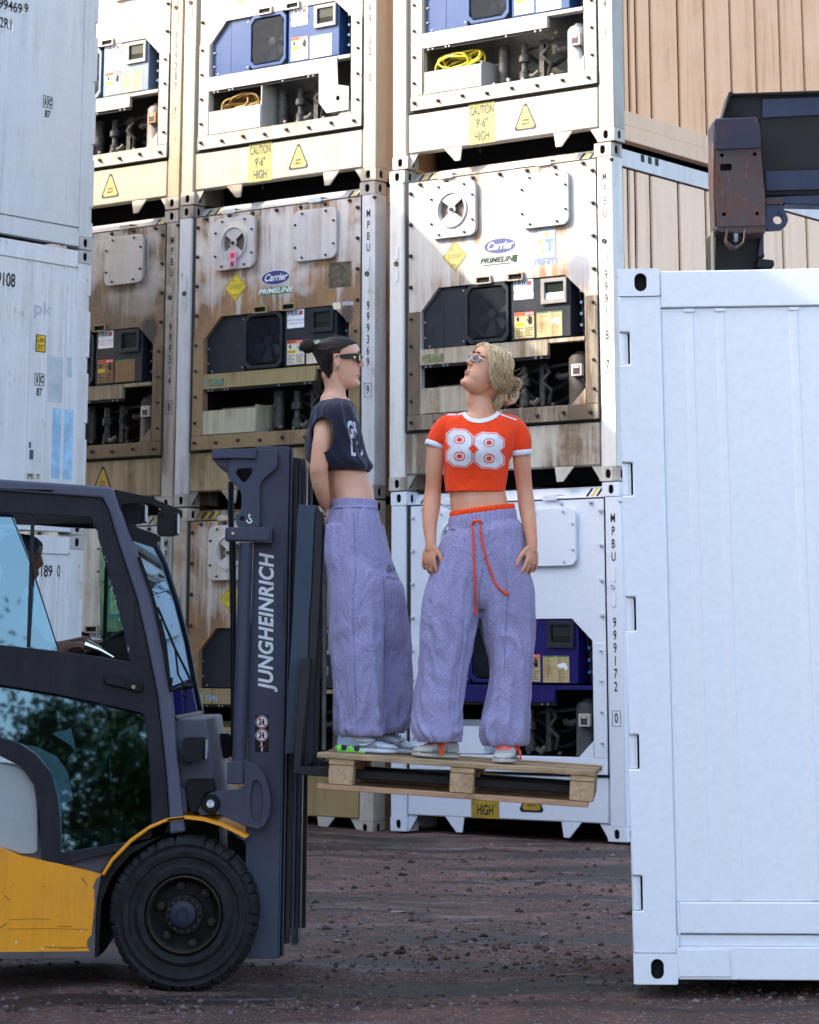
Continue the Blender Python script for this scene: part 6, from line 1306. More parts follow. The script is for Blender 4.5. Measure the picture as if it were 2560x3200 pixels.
# white stripe sticker glowing green-edged on the lower pane
# work lights at the roof corner and by the post
def lamp(a0,b0,a1,b1,Y,root=fk,lab=None,rz=0):
    A=P3(a0,b0,Y);B=P3(a1,b1,Y); c=(A+B)/2; wx=abs(B.x-A.x)/2; wz=abs(A.z-B.z)/2
    m=MB(); m.plate(rrect(c.x-wx,c.x+wx*.72,c.z-wz,c.z+wz,min(wx,wz)*.35,4),(),Y-.05,Y+.06); o=keep(m.build('work_light',blk,None,bevel=.008,seg=2),root)
    m=MB(); m.box(c.x+wx*.72,c.x+wx*.95,Y-.052,Y+.062,c.z-wz*.92,c.z+wz*.92); q=m.build('lamp_bezel',blk,None,bevel=.004); q.parent=o; q.matrix_parent_inverse=o.matrix_world.inverted() if 0 else Matrix.Identity(4)
    m=MB(); m.box(c.x+wx*.95,c.x+wx*1.0,Y-.045,Y+.055,c.z-wz*.8,c.z+wz*.8); q=m.build('lamp_lens',plain('lamp_lens',(.45,.48,.52),.1),None); q.parent=o
    return o
lamp(690,222,822,335,Yc+.15); lamp(890,272,1003,405,Yc+.02); lamp(1035,1532,1162,1668,Yc-.01); lamp(1212,1512,1312,1650,Yf-.35)
slab('light_bracket',blk,[(640,142),(840,184),(1025,262),(1020,278),(940,272),(860,232),(820,220),(690,225),(668,330)],Yc-.01,Yc+.01,bevel=.002); slab('light_bracket',blk,[(1020,1630),(1070,1650),(1078,1690),(1060,1700),(1022,1698)],Yc-.03,Yc-.012)
slab('light_bracket',blk,[(700,330),(880,395),(905,420),(860,470),(740,430)],Yc+.02,Yc+.03)
for a,b in ((905,275),(1053,1668)): c_=P3(a,b,Yc-.035); e=MB(); e.lathe([(.0001,-.01),(.009,-.01),(.010,.0)],c=c_,n=8); keep(e.build('bolt_head',blk,None),fk)
# battery cover, grey skirt, yellow body
slab('side_cover',weathered('cover_grey',(.36,.37,.385),.3,(.2,.17,.14),.1,97,.5,2.,chip=.1),[(-300,140),(0,150),(100,165),(170,200),(198,245),(204,420),(206,620),(190,634),(100,637),(0,603),(-300,520)],Yc+.03,Yc+.2,F2,bevel=.018,seg=3)
slab('grey_skirt',gb,[(98,652),(204,560),(215,470),(260,520),(590,500),(880,420),(905,200),(1010,300),(1012,405),(900,446),(760,500),(650,600),(600,665),(546,744)],Yc+.045,Yc+.16,F2,bevel=.008,seg=2)
slab('yellow_body',yel,[(-300,520),(0,603),(100,646),(320,690),(545,747),(528,800),(512,900),(502,1000),(492,1100),(483,1158),(505,1192),(400,1196),(0,1198),(-300,1198)],Yc-.01,Yc+.3,F2,bevel=.014,seg=3)
slab('chassis',blk,[(-300,560),(0,640),(540,760),(520,1190),(-300,1190)],Yc+.31,Yf-.2,F2)
slab('chassis_front',blk,[(545,745),(1010,440),(1180,460),(1200,900),(1150,1050),(620,1050),(520,1190)],Yc+.36,Yf-.3,F2)
slab('wheel_arch_liner',rimd,[(505,1192),(486,1150),(500,1000),(515,880),(548,750),(610,662),(700,570),(800,500),(900,460),(1000,446),(1000,500),(900,520),(700,640),(600,760),(545,900),(530,1192)],Yc+.0,Yc+.35,F2)
# worn edge near the arch: bare primer strip with its own ragged outline
slab('worn_edge',weathered('worn_primer',(.12,.10,.10),.6,(.06,.04,.03),.2,98,.6,4.),[(545,752),(520,770),(508,800),(502,815),(512,830),(508,870),(513,905),(505,960),(508,1000),(497,1030),(500,1070),(485,1080),(472,1100),(470,1130),(486,1158),(500,1185),(512,1188),(514,1000),(522,880)],Yc-.013,Yc-.0105,F2)
slab('mud_edge',weathered('worn_primer',(.12,.10,.10)),[(-300,1168),(480,1160),(506,1178),(506,1194),(-300,1199)],Yc-.0145,Yc-.0108,F2)
chp=plain('chip_white',(.72,.72,.76),.5); scr=plain('scratch_dark',(.10,.045,.01),.6)
for a,b,s_ in ((87,1112,5),(229,1147,4),(286,1130,3.5),(438,1049,4)):
    c_=at(*F2(a,b),Yc-.012); m=MB(); m.plate(oval(c_.x,c_.z,s_*.00075,s_*.0011,8),(),Yc-.0125,Yc-.0105); keep(m.build('paint_chip',chp,None,smooth=0),fk)
for pts,w0 in ((((25,858),(55,885)),2.2),(((0,1035),(38,1008)),2.4),(((440,762),(472,806)),2.),(((228,812),(248,810)),2.),(((50,990),(200,985),(270,989)),1.2),(((40,1040),(250,1038),(480,1042)),1.2),(((310,1025),(390,1027)),1.8),(((240,1137),(480,1140)),1.8),(((320,1147),(400,1147)),1.6)):
    q=[at(*F2(a,b),Yc-.0115) for a,b in pts]; m=MB(); m.tube(q,w0*.0006,4); keep(m.build('scratch',scr,None,smooth=0),fk)
# fender
fo2=[(546,745),(600,658),(700,556),(800,486),(900,444),(1000,430),(1100,440),(1200,470),(1275,505),(1340,540)]; fi2=[(1322,551),(1262,520),(1190,486),(1095,458),(1000,447),(903,461),(806,503),(710,574),(612,674),(560,756)]
slab('fender',yel2,fo2[:6]+fi2[4:],Yc-.03,Yc+.30,F2,bevel=.004); 
m=MB(); oo=[at(*F2(a,b),Yc-.03) for a,b in fo2[4:]]; ii=[at(*F2(a,b),Yc-.03) for a,b in reversed(fi2[:6])]
n=len(oo); m.add([p for p in oo]+[p for p in ii]+[p+Vector((.0,.34,.0)) for p in oo]+[p+Vector((0,.34,0)) for p in ii],
 [(i,i+1,n+i+1,n+i) for i in range(n-1)]+[(2*n+i,3*n+i,3*n+i+1,2*n+i+1) for i in range(n-1)]+[(i,2*n+i,2*n+i+1,i+1) for i in range(n-1)]+[(n+i,n+i+1,3*n+i+1,3*n+i) for i in range(n-1)]+[(0,n,3*n,2*n),(n-1,3*n-1,4*n-1,2*n-1)]); keep(m.build('fender_lip',yel2,None,smooth=50),fk)
# --- front wheel
wc=at(*F2(993,962),Yc-.02); Rw=.3185; k_=Rw/385.
def wheel(cy,near=True,name='front_wheel'):
    C_=Vector((wc.x,cy,wc.z)); s_=-1 if near else 1
    wt=thing(name,None,None,C_) if 0 else None
    def tread(r,a,d):
        if r<.29: return r
        q=(a*22/(2*PI))%1; g=.0; 
        if (q<.07): g=.015
        q2=(a*22/(2*PI)+.5)%1
        if q2<.035: g=max(g,.010)
        return r-g+.003*math.sin(a*5)+.0018*math.sin(a*57)
    W_=.215; f=lambda d:s_*-d if not near else d
    prof=[(190*k_,.030),(205*k_,.0),(235*k_,-.004),(248*k_,.004),(256*k_,.012),(280*k_,.010),(288*k_,-.002),(312*k_,-.006),(322*k_,.004),(332*k_,.006),(348*k_,-.002),(368*k_,.008),(380*k_,.022),(385*k_,.045),(385*k_,W_-.045),(372*k_,W_),(190*k_,W_)]
    m=MB(); m.lathe([(r,f(d)) for r,d in prof],c=C_,n=264,fn=tread); ty=keep(m.build('tyre',rub,None,smooth=28),fk)
    if near:
        m=MB(); m.lathe([(193*k_,.04),(193*k_,.0),(186*k_,-.010),(180*k_,-.002),(176*k_,.06),(150*k_,.075),(95*k_,.070)],c=C_,n=64); keep(m.build('rim',rim_,None),fk)
        m=MB(); m.lathe([(178*k_,.058),(150*k_,.074),(100*k_,.068),(100*k_,.02),(96*k_,.012),(70*k_,.010),(.0001,.010)],c=C_,n=48); keep(m.build('wheel_disc',rimd,None),fk)
        m=MB(); m.lathe([(66*k_,.012),(66*k_,-.010),(60*k_,-.014),(30*k_,-.016),(26*k_,-.012),(.0001,-.012)],c=C_+Vector((-.004,0,.003)),n=36); keep(m.build('hub_cap',weathered('hub_blue',(.018,.022,.045),.5,(.03,.025,.02),.2,99,.4,6.),None),fk)
        for i in range(14):
            a=2*PI*i/14+.1; m=MB(); m.lathe([(.0001,-.004),(.0062,-.004),(.0075,.010)],c=C_+Vector((80*k_*math.cos(a),0,80*k_*math.sin(a))),n=6); keep(m.build('hub_stud',rim_,None,smooth=0),fk)
        for a,b in ((968,822),(1102,858),(1135,1003),(1035,1108),(900,1070),(868,925)):
            q=Vector(((a-993)*k_*.98,0,-(b-962)*k_*.98)); m=MB(); m.lathe([(.0001,.040),(.009,.040),(.010,.046),(.019,.048),(.020,.070)],c=C_+q,n=6); keep(m.build('lug_nut',rim_,None,smooth=0),fk)
wheel(Yc-.04); wheel(Yf-.02,False)
# steer axle shadow: rear wheel beyond the frame is still under the truck
m=MB(); m.lathe([(.0001,0),(.2,0),(.25,.02),(.25,.16),(.0001,.18)],c=(wc.x-1.25,Yc+.08,.09+.25),n=40); keep(m.build('rear_wheel',rub,None),fk)
# --- mast
Ym=11.70
slab('outer_mast',gb2,[(600,1240),(600,1262),(640,60),(1030,60),(1000,1240),(985,2156),(945,3900),(900,6453),(512,6453),(545,3900),(570,2156)][1:],Ym,Ym+.10,M7,bevel=.004) if 0 else None
mo=[(636,60),(1045,58),(1030,1000),(1012,1700),(990,2400)]
mast_uv=[M7(636,60),M7(1040,58),M7(1020,1240),M7(985,2156),F1(1598,1000),F1(1590,1300),F2(1515,300),F2(1498,1202),F2(1322,1198),F2(1326,420),F1(1394,1300),F1(1425,440),M7(600,1262),M7(612,900)]
def slabuv(name,mat,uv,Y0,Y1,Yp=None,bevel=0.,holes=(),root=fk,seg=1,smooth=35):
    Yp=Yp or Y0; g=lambda l:[(lambda p:(p.x,p.z))(at(u,v,Yp)) for u,v in l]
    m=MB(); m.plate(g(uv),[g(h) for h in holes],Y0,Y1); return keep(m.build(name,mat,None,bevel=bevel,seg=seg,smooth=smooth),root)
slabuv('mast_channel',gb2,mast_uv,Ym,Ym+.03,bevel=.003)
def strip(u_top,v_top,u_bot,v_bot,w,Y0,Y1,name,mat,bevel=.002,Yp=None):
    slabuv(name,mat,[(u_top,v_top),(u_top+w,v_top+2),(u_bot+w,v_bot),(u_bot,v_bot)],Y0,Y1,Yp=Yp,bevel=bevel)
oil=weathered('mast_oiled',(.014,.014,.018),.6,(.05,.03,.015),.15,101,.35,3.)
u1,v1=M7(1040,60); u2,v2=F2(1500,1200)
strip(u1-1,v1,u2-1,v2,6,Ym-.004,Ym+.10,'mast_flange',gb2); strip(u1+5,v1+4,u2+6,v2-6,4,Ym+.006,Ym+.11,'mast_flange',oil); strip(u1+10,v1+6,u2+11,v2-10,5,Ym+.0,Ym+.10,'mast_flange',gb2)
# inner masts (behind) and the far channel
ui,vi=M7(1115,195); uj,vj=F2(1535,1120)
strip(ui,vi,uj,vj,15,Ym+.03,Ym+.11,'inner_mast',oil); strip(ui+16,vi+2,uj+20,vj+4,9,Ym+.04,Ym+.10,'inner_mast_flange',weathered('mast_navy',(.025,.035,.075),.3,(.05,.04,.03),.1,102,.35,3.)); strip(ui+27,vi+2,uj+32,vj+4,7,Ym+.035,Ym+.12,'inner_mast_flange',oil); strip(ui+39,vi+10,uj+46,vj+4,3,Ym+.05,Ym+.12,'guide_rail',plain('steel_bright',(.32,.33,.36),.35,.7))
o0=MB(); q=[(lambda p:(p.x,p.z))(at(u,v,Ym)) for u,v in ((u1-105,v1),(u1+4,v1),(u2+4,v2),(u2-105,v2))]; o0.plate(q,(),Ym+.72,Ym+.80); keep(o0.build('far_mast_channel',gb2,None,bevel=.003),fk)
o0=MB(); q=[(lambda p:(p.x,p.z))(at(u,v,Ym)) for u,v in ((ui-60,vi),(ui+40,vi),(uj+46,vj),(uj-60,vj))]; o0.plate(q,(),Ym+.66,Ym+.712); keep(o0.build('far_inner_mast',oil,None),fk)
for vv in (1425,2120,2900): 
    a=at(800,vv,Ym); o0=MB(); o0.box(a.x-.03,a.x+.06,Ym+.031,Ym+.715,a.z-.06,a.z+.03); keep(o0.build('mast_crossbeam',gb2,None,bevel=.004),fk)
# head plate with the triangular opening
tri=[(392,380),(410,350),(440,338),(575,336),(595,350),(596,375),(520,495),(490,508),(465,498),(400,415)]
head_pl=[(290,238),(290,430),(310,480),(400,560),(440,610),(455,660),(455,830),(440,885),(400,900),(384,925),(384,960),(395,1020),(408,1064),(690,1060),(695,1000),(695,560),(712,500),(750,460),(890,340),(915,290),(920,160),(885,100),(640,90)]
slab('mast_head_plate',gb2,head_pl,Ym-.030,Ym-.002,M7,holes=[tri],bevel=.004)
slab('head_arm',gb2,[(88,105),(100,95),(620,85),(640,60),(640,205),(615,218),(500,205),(200,205),(95,215)],Ym-.05,Ym+.02,M7,bevel=.006,seg=2)
slab('head_beam',gb2,[(95,215),(330,208),(292,345),(180,280),(90,225)],Ym-.02,Ym+.72,M7,bevel=.006)
slab('tri_backing',DARKM,[(380,330),(600,330),(600,520),(380,520)],Ym+.25,Ym+.26,M7)
slab('cylinder_clamp',gb2,[(255,1090),(275,1070),(835,1060),(848,1075),(838,1255),(815,1268),(500,1245),(265,1240),(252,1225)],Ym-.07,Ym+.0,M7,bevel=.010,seg=3)
slab('clamp_face',gb2,[(270,1100),(820,1085),(815,1230),(270,1222)],Ym-.078,Ym-.0705,M7,bevel=.006,seg=2)
c_=at(*M7(355,1145),Ym-.08); e=MB(); e.lathe([(.0001,-.008),(.007,-.008),(.008,0)],c=c_,n=12); keep(e.build('clamp_screw',silver,None),fk)
c_=at(*M7(466,957),Ym-.03); e=MB(); e.plate(oval(c_.x,c_.z,.011,.0115,18),(),Ym-.0315,Ym-.0305); keep(e.build('lifting_eye',DARKM,None,smooth=0),fk)
# white hook mark
hk_=[(557,930),(558,948),(545,965),(570,968),(588,990),(580,1012),(560,1020),(537,1010),(527,990),(531,978)]
e=MB(); c_=[at(*M7(a,b),Ym-.032) for a,b in ((556,925),(557,955),(580,975),(584,995),(565,1013),(540,1005),(526,985),(532,972))]; 
for i in range(len(c_)-1): pass
pts2=[(p.x,p.z) for p in [Vector(q) for q in crom(c_,4)]]
def ribxz(m,pts,w,y):
    V=[]; n=len(pts)
    for i,p in enumerate(pts):
        a=Vector(pts[max(i-1,0)]); b=Vector(pts[min(i+1,n-1)]); t=(b-a).normalized(); nn=Vector((-t.y,t.x)); ww=w*(1.1 if i<n-4 else .6); V+=[(p[0]+nn.x*ww,y,p[1]+nn.y*ww),(p[0]-nn.x*ww,y,p[1]-nn.y*ww)]
    m.add(V,[(2*i,2*i+1,2*i+3,2*i+2) for i in range(n-1)])
ribxz(e,pts2,.0026,Ym-.0315); c0=at(*M7(557,918),Ym-.0315); e.plate(oval(c0.x,c0.z,.0055,.0055,14),[oval(c0.x,c0.z,.0022,.0022,10)],Ym-.0325,Ym-.0315); keep(e.build('hook_symbol',WHITEINK,None,smooth=0,recalc=False),fk)
# lift cylinder
a=at(*M7(515,1262),Ym-.03); b=at(*F2(1290,150),Ym-.03)
e=MB(); e.cyl(b,a,.031,n=28); keep(e.build('lift_cylinder',gb2,None),fk)
a=at(*M7(350,1250),Ym+.1); b=at(*F1(1315,1640),Ym+.1); e=MB(); e.cyl(b,a,.014,n=12); e.tube([at(*M7(330,500),Ym+.1),at(*M7(325,900),Ym+.1),at(*M7(340,1300),Ym+.1),at(*M7(350,2150),Ym+.1)],.013,8); keep(e.build('hydraulic_hose',blk,None),fk)
e=MB(); 
p0=at(*M7(325,540),Ym+.12); p1=at(*M7(335,1080),Ym+.12)
for i in range(16): q=p0.lerp(p1,i/15); e.ell(q,(.014,.006 if i%2 else .014,.0085),None,8,6)
keep(e.build('lift_chain',plain('chain_dark',(.03,.028,.028),.5,.6),None),fk)
# mast foot bracket
fb=[(1310,132),(1325,128),(1380,148),(1425,200),(1452,280),(1463,360),(1452,430),(1425,485),(1390,503),(1345,492),(1250,455),(1172,415),(1085,430),(1068,400),(1090,360),(1120,312),(1160,300),(1290,290),(1315,265)]
inn=[oval(0,0,1,1)] 
bz=[(1350+35*math.cos(a)+34,355+ (118)*math.sin(a)) for a in np.linspace(0,2*PI,25)[:-1]]
slab('mast_foot_bracket',gb2,fb,Ym-.06,Ym-.001,F2,holes=[bz],bevel=.008,seg=2); slab('bracket_recess',gb2,bz,Ym-.042,Ym-.03,F2,Yp=Ym-.06)
slab('cylinder_foot',gb2,[(1226,140),(1312,132),(1312,262),(1225,258)],Ym-.075,Ym+.03,F2,bevel=.004)
c_=at(*F2(1136,365),Ym-.075); e=MB(); e.lathe([(.040,.06),(.040,0),(.034,-.006),(.0001,-.006)],c=c_,n=30); keep(e.build('tilt_pivot',blk,None),fk); e=MB(); e.lathe([(.0001,-.020),(.016,-.020),(.018,-.016),(.018,0)],c=c_,n=18); keep(e.build('pivot_pin',plain('pin_pale',(.55,.56,.58),.4,.3,var=.5,nsc=90),None),fk)
slab('axle_bracket',blk,[(1010,235),(1150,230),(1165,290),(1110,310),(1080,380),(1040,425),(1015,380),(1000,300)],Ym-.05,Ym+.1,F2,bevel=.004)
# lettering and notice
tm=text_mesh('JUNGHEINRICH',1.,bold=.030,shear=.22,space=1.06); xs_=[v.co.x for v in tm.vertices]; ys_=[v.co.y for v in tm.vertices]
A_=at(858-3,2162,Ym-.0012); B_=at(858+0,1727,Ym-.0012); Ln=(B_-A_).length; hcap_=.0635
tm=tm.copy(); x0_=min(xs_); sx_=Ln/(max(xs_)-x0_); ycap=.72; 
for v in tm.vertices: v.co.x=(v.co.x-x0_)*sx_; v.co.y=(v.co.y+ (ycap/2))*hcap_/ycap
ang=math.atan2(B_.z-A_.z,B_.x-A_.x)
o=bpy.data.objects.new('brand_lettering',tm); COL.objects.link(o); tm.materials.append(WHITEINK)
dx=(B_-A_).normalized(); dy=Vector((-dx.z,0,dx.x)); Mx=Matrix((dx,dy,dx.cross(dy))).transposed().to_4x4(); Mx.translation=A_
tm.transform(Mx); keep(o,fk)
slabuv('notice_plate',blk,[M8(568,486),M8(720,486),M8(717,900),M8(564,898)],Ym-.002,Ym-.0005)
for (a,b) in ((642,560),(641,709)):
    c_=at(*M8(a,b),Ym-.002); r_=.0262
    m=MB(); m.plate(oval(c_.x,c_.z,r_*1.04,r_*1.04,32),(),Ym-.0036,Ym-.0022); keep(m.build('sign_disc',WHITEINK,None,smooth=0),fk)
    m=MB(); m.plate(oval(c_.x,c_.z,r_,r_,32),[oval(c_.x,c_.z,r_*.84,r_*.84,32)],Ym-.0046,Ym-.0037); 
    m.plate([(c_.x-r_*.66,c_.z+r_*.56),(c_.x-r_*.56,c_.z+r_*.66),(c_.x+r_*.66,c_.z-r_*.56),(c_.x+r_*.56,c_.z-r_*.66)],(),Ym-.0066,Ym-.0058); keep(m.build('prohibition_ring',plain('sign_red_dark',(.32,.03,.03),.5),None,smooth=0),fk)
    m=MB(); m.box(c_.x-r_*.30,c_.x-r_*.12,Ym-.0052,Ym-.0047,c_.z-r_*.5,c_.z+r_*.62); m.plate([(c_.x-r_*.62,c_.z-r_*.52),(c_.x-r_*.3,c_.z-r_*.1),(c_.x-r_*.1,c_.z-r_*.52)],(),Ym-.0052,Ym-.0047); m.plate(rrect(c_.x+r_*.08,c_.x+r_*.42,c_.z-r_*.5,c_.z+r_*.2,r_*.08),(),Ym-.0052,Ym-.0047); m.plate(oval(c_.x+r_*.25,c_.z+r_*.36,r_*.14,r_*.15,12),(),Ym-.0052,Ym-.0047); keep(m.build('pictogram',blk,None,smooth=0),fk)
for (a,b,w_) in ((637,812,7),(643,868,7)): slabuv('notice_arrow',WHITEINK,[M8(a-w_,b-20),M8(a+w_,b-20),M8(a+w_,b+22),M8(a-w_,b+22)],Ym-.0036,Ym-.0022)
slabuv('notice_cross',REDI,[M8(605,828),M8(640,838),M8(680,826),M8(670,842),M8(650,848),M8(620,846)],Ym-.0046,Ym-.0038)
# --- carriage: side plate, backrest, forks
car=weathered('carriage_blue',(.034,.055,.088),.6,(.05,.04,.035),.25,103,.3,3.,chip=.35,grime=(.04,.03,.03)); carb=weathered('carriage_dark',(.018,.019,.024),.6,(.035,.022,.014),.2,104,.4,3.,chip=.1)
Yk=11.50
cs=[M7(1172,795),M7(1180,786),M7(1380,792),M7(1396,805),M7(1372,900),M7(1360,1150),M7(1330,1900),M7(1305,2156),M8(1145,300),M8(1105,915),M8(898,918),M8(935,200),M7(1100,2156),M7(1130,1500),M7(1145,1200),M7(1150,960)]
slabuv('side_shift_plate',car,cs,Yk,Yk+.035,bevel=.006,seg=2)
slabuv('side_shift_edge',carb,[M7(1396,805),M7(1478,905),M7(1470,1300),M7(1440,2050),M8(1230,300),M8(1222,900),M8(1225,1000),M8(1100,1110),M8(1080,920),M8(1106,915),M8(1146,300),M7(1306,2156),M7(1331,1900),M7(1361,1150),M7(1373,900)],Yk+.008,Yk+.06,bevel=.004)
slabuv('worn_foot',plain('worn_steel',(.22,.17,.14),.5,.5,var=.5,nsc=30),[M8(903,815),M8(1110,790),M8(1106,905),M8(900,910)],Yk-.002,Yk-.0005) if 0 else None
# backrest frame (a real grille of uprights across the truck)
def bar(uvA,uvB,w,Y,name,mat,t=.03):
    a=at(*uvA,Y); b=at(*uvB,Y); d=(b-a).normalized(); m=MB(); m.obox((a+b)/2,d*((b-a).length/2),Vector((0,t/2,0)),d.cross(Vector((0,1,0)))*w/2); keep(m.build(name,mat,None,bevel=.003),fk)
tops=M7(1500,905); 
bar((1016,1650),(1012,2345),.020,Yk+.14,'backrest_upright',plain('steel_scraped',(.16,.16,.18),.4,.5,var=.4,nsc=20),.02)
for i,yy in enumerate((.34,.54,.74)): bar((1012,1640),(1006,2380),.030,Yk+yy,'backrest_upright',carb,.03)
bar((1002,1640),(985,2385),.028,Yk+.06,'backrest_upright',carb,.03); bar((1002,1640),(985,2385),.03,Yk+.92,'backrest_upright',carb,.03)
for v_ in (1645,2100,2392):
    a=at(1000-(v_-1645)*.013,v_,Yk+.06); m=MB(); m.box(a.x-.018,a.x+.018,Yk+.05,Yk+.94,a.z-.022,a.z+.022); keep(m.build('backrest_rail',carb,None,bevel=.004),fk)
# fork carriage plates low behind the pallet
slabuv('fork_carriage',carb,[M8(1130,900),M8(1225,960),M8(1290,1010),M8(1400,1000),M8(1400,1120),M8(1100,1125),M8(1090,1000)],Yk+.10,Yk+.95,Yp=Yk+.10,bevel=.004)
for y0 in (.20,.56):
    m=MB(); s0=pa+ex*(-.10)+ey*y0; m.obox(s0+ex*.60+ez*-.085,ex*.60,ey*.055,ez*.018); keep(m.build('fork',carb,None,bevel=.004),fk)
    m=MB(); m.obox(s0+ex*-.005+ez*.14,ex*.018,ey*.055,ez*.24); keep(m.build('fork_shank',carb,None,bevel=.004),fk)
# --- cab interior: seat, wheel, dash
slab('dashboard',blk,[(560,1090),(600,1000),(700,960),(760,1090),(830,1400),(850,1900),(640,1900),(600,1400)],Yc+.25,Yf-.1)
slab('seat',plain('seat_black',(.018,.018,.02),.8),[(-250,1350),(240,1350),(330,1400),(330,1500),(100,1560),(-60,1500),(-60,700),(-160,640),(-260,700)],Yc+.25,Yf-.35,bevel=.03,seg=3)
e=MB(); c_=P3(600,1015,Yc+.45); ax_=Vector((-.55,0,.85)).normalized(); u_=Vector((0,1,0)); w2_=ax_.cross(u_); pts=[c_+(u_*math.cos(a)+w2_*math.sin(a))*.165 for a in np.linspace(0,2*PI,33)]; e.tube(pts,.013,8,False); e.tube([pts[4],c_,pts[12]],.010,6); e.tube([c_,pts[24]],.010,6); e.tube([c_,c_-ax_*.4],.018,8); keep(e.build('steering_wheel',blk,None),fk)
e=MB(); e.ell(P3(190,985,Yc+.2),(.035,.03,.05)); e.cyl(P3(190,1040,Yc+.2),P3(190,1300,Yc+.2),.014); keep(e.build('lever',blk,None),fk)
e=MB(); p_=[P3(480,1010,Yc+.18),P3(560,1040,Yc+.18),P3(640,1085,Yc+.18)]; e.tube(p_,[.022,.013,.006],10); keep(e.build('lever',silver,None),fk)
slab('reflective_strip',plain('strip_white',(.75,.80,.78),.4),[(612,1592),(626,1585),(620,1610),(570,1728),(562,1735),(564,1700)],Yc+.10,Yc+.104); slab('reflective_strip_border',plain('strip_green',(.02,.35,.06),.4),[(604,1590),(632,1578),(636,1600),(575,1740),(556,1728),(558,1690)],Yc+.105,Yc+.109)
slab('floor_mat',plain('mat_maroon',(.10,.02,.025),.6),[(300,2080),(380,1900),(700,1750),(830,1700),(850,2100)],Yc+.3,Yc+.9)
# --- driver
dvr=thing('person','forklift driver in a pale blue shirt behind the tinted cab window','driver',tuple(P3(100,1400,12.15)))
Yd=12.15; D=lambda a,b,y=0:at(*F1(a,b),Yd+y)
m=MB(); hd2=D(118,545); GM=frame((1,-.1,-.12),(.12,0,1),hd2); head(m,GM,.98); 
limb(m,[(hd2+Vector((-.02,0,-.03)),.06),(D(60,720),.058),(D(30,800),.075)],18)
loft(m,[(F1(-60,0)[0],F1(110,0)[0],F1(0,720)[1],Yd,.12),(F1(-110,0)[0],F1(150,0)[0],F1(0,800)[1],Yd,.21),(F1(-110,0)[0],F1(190,0)[0],F1(0,950)[1],Yd,.19),(F1(-100,0)[0],F1(200,0)[0],F1(0,1200)[1],Yd,.18),(F1(-90,0)[0],F1(230,0)[0],F1(0,1370)[1],Yd,.19)],n=40)
limb(m,[(D(60,850,-.19),.062),(D(150,1080,-.2),.052),(D(300,1060,-.17),.042),(D(370,1030,-.14),.031)],18); hand(m,D(365,1030,-.14),(1,.1,.18),(0,.2,-1),1,1.,.6)
limb(m,[(D(60,850,.19),.062),(D(220,1050,.2),.05),(D(480,1010,.16),.036)],16); hand(m,D(480,1010,.16),(1,-.1,.1),(0,.2,-1),-1,1.,.7)
for y in(-.1,.12): limb(m,[(D(100,1340,y),.09),(D(420,1330,y),.075),(D(520,1620,y),.06),(D(560,1960,y),.045)],16)
dbody=solid(m,'body',plain('skin_driver',(.22,.10,.065),.5),dvr,.007,2)
m=MB(); sh_=plain('shirt_pale_blue',(.22,.36,.55),.8)
loft(m,[(F1(-70,0)[0],F1(100,0)[0],F1(0,745)[1],Yd,.13),(F1(-118,0)[0],F1(155,0)[0],F1(0,800)[1],Yd,.225),(F1(-118,0)[0],F1(200,0)[0],F1(0,950)[1],Yd,.205),(F1(-108,0)[0],F1(212,0)[0],F1(0,1200)[1],Yd,.195),(F1(-98,0)[0],F1(235,0)[0],F1(0,1350)[1],Yd,.2)],n=40)
limb(m,[(D(60,850,-.19),.075),(D(150,1070,-.2),.064),(D(240,1062,-.18),.056)],18); limb(m,[(D(60,850,.19),.075),(D(200,1040,.2),.062)],16); solid(m,'shirt',sh_,dvr,.008,2)
m=MB()
for y in(-.1,.12): limb(m,[(D(60,1345,y),.10),(D(420,1330,y),.084),(D(520,1620,y),.068),(D(560,1940,y),.055)],16)
solid(m,'trousers',plain('work_trousers',(.03,.035,.05),.9),dvr,.009,2)
TG=lambda p:GM@(Vector(p)*.98); hair_cap(dvr,TG,.98,lambda c:(c.z>.05 and c.x<.085) or (c.x<-.02 and c.z>-.05),plain('cap_navy',(.03,.06,.12),.8),.008)
# ================================================================ SPREADER HEAD OF A CONTAINER HANDLER
S9=lambda a,b:(2180+a/3.476,240+b/3.476)
Ys=13.75
sp=thing('container_spreader','black and rusty lifting spreader arm with a twistlock above the white container','spreader',tuple(at(2310,800,Ys)))
navs=weathered('spreader_navy',(.020,.027,.055),.5,(.012,.012,.015),.0,111,.3,1.5,grime=(.012,.012,.014)); blks=weathered('spreader_black',(.006,.006,.007),.5,(.012,.010,.009),.0,112,.55,3.)
rus=weathered('rusty_block',(.040,.032,.036),.8,(.075,.022,.006),1.0,113,.45,3.5,chip=.35,grime=(.05,.02,.01)); rub2=weathered('rusty_block_top',(.009,.014,.035),.5,(.06,.022,.008),.55,114,.35,2.5)
def sl(name,mat,pts,Y0,Y1,holes=(),bevel=0.,seg=1,Yp=None): return slab(name,mat,pts,Y0,Y1,S9,holes,bevel,sp,seg,Yp)
sl('beam',blks,[(275,440),(350,170),(372,185),(1900,135),(1900,1290),(740,1290),(700,1000),(690,760),(680,470),(600,438)],Ys+.10,Ys+.22,bevel=.004)
sl('beam_flange',blks,[(345,160),(360,158),(400,178),(1900,128),(1900,158),(380,200),(362,205),(285,440),(272,438)],Ys+.06,Ys+.26,bevel=.003)
sl('beam_band',navs,[(700,250),(1900,205),(1900,405),(1100,425),(1050,430),(700,450)],Ys+.085,Ys+.0995,bevel=.002,Yp=Ys+.1); sl('beam_band',navs,[(735,1032),(1900,1000),(1900,1215),(745,1240)],Ys+.085,Ys+.0995,bevel=.002,Yp=Ys+.1)
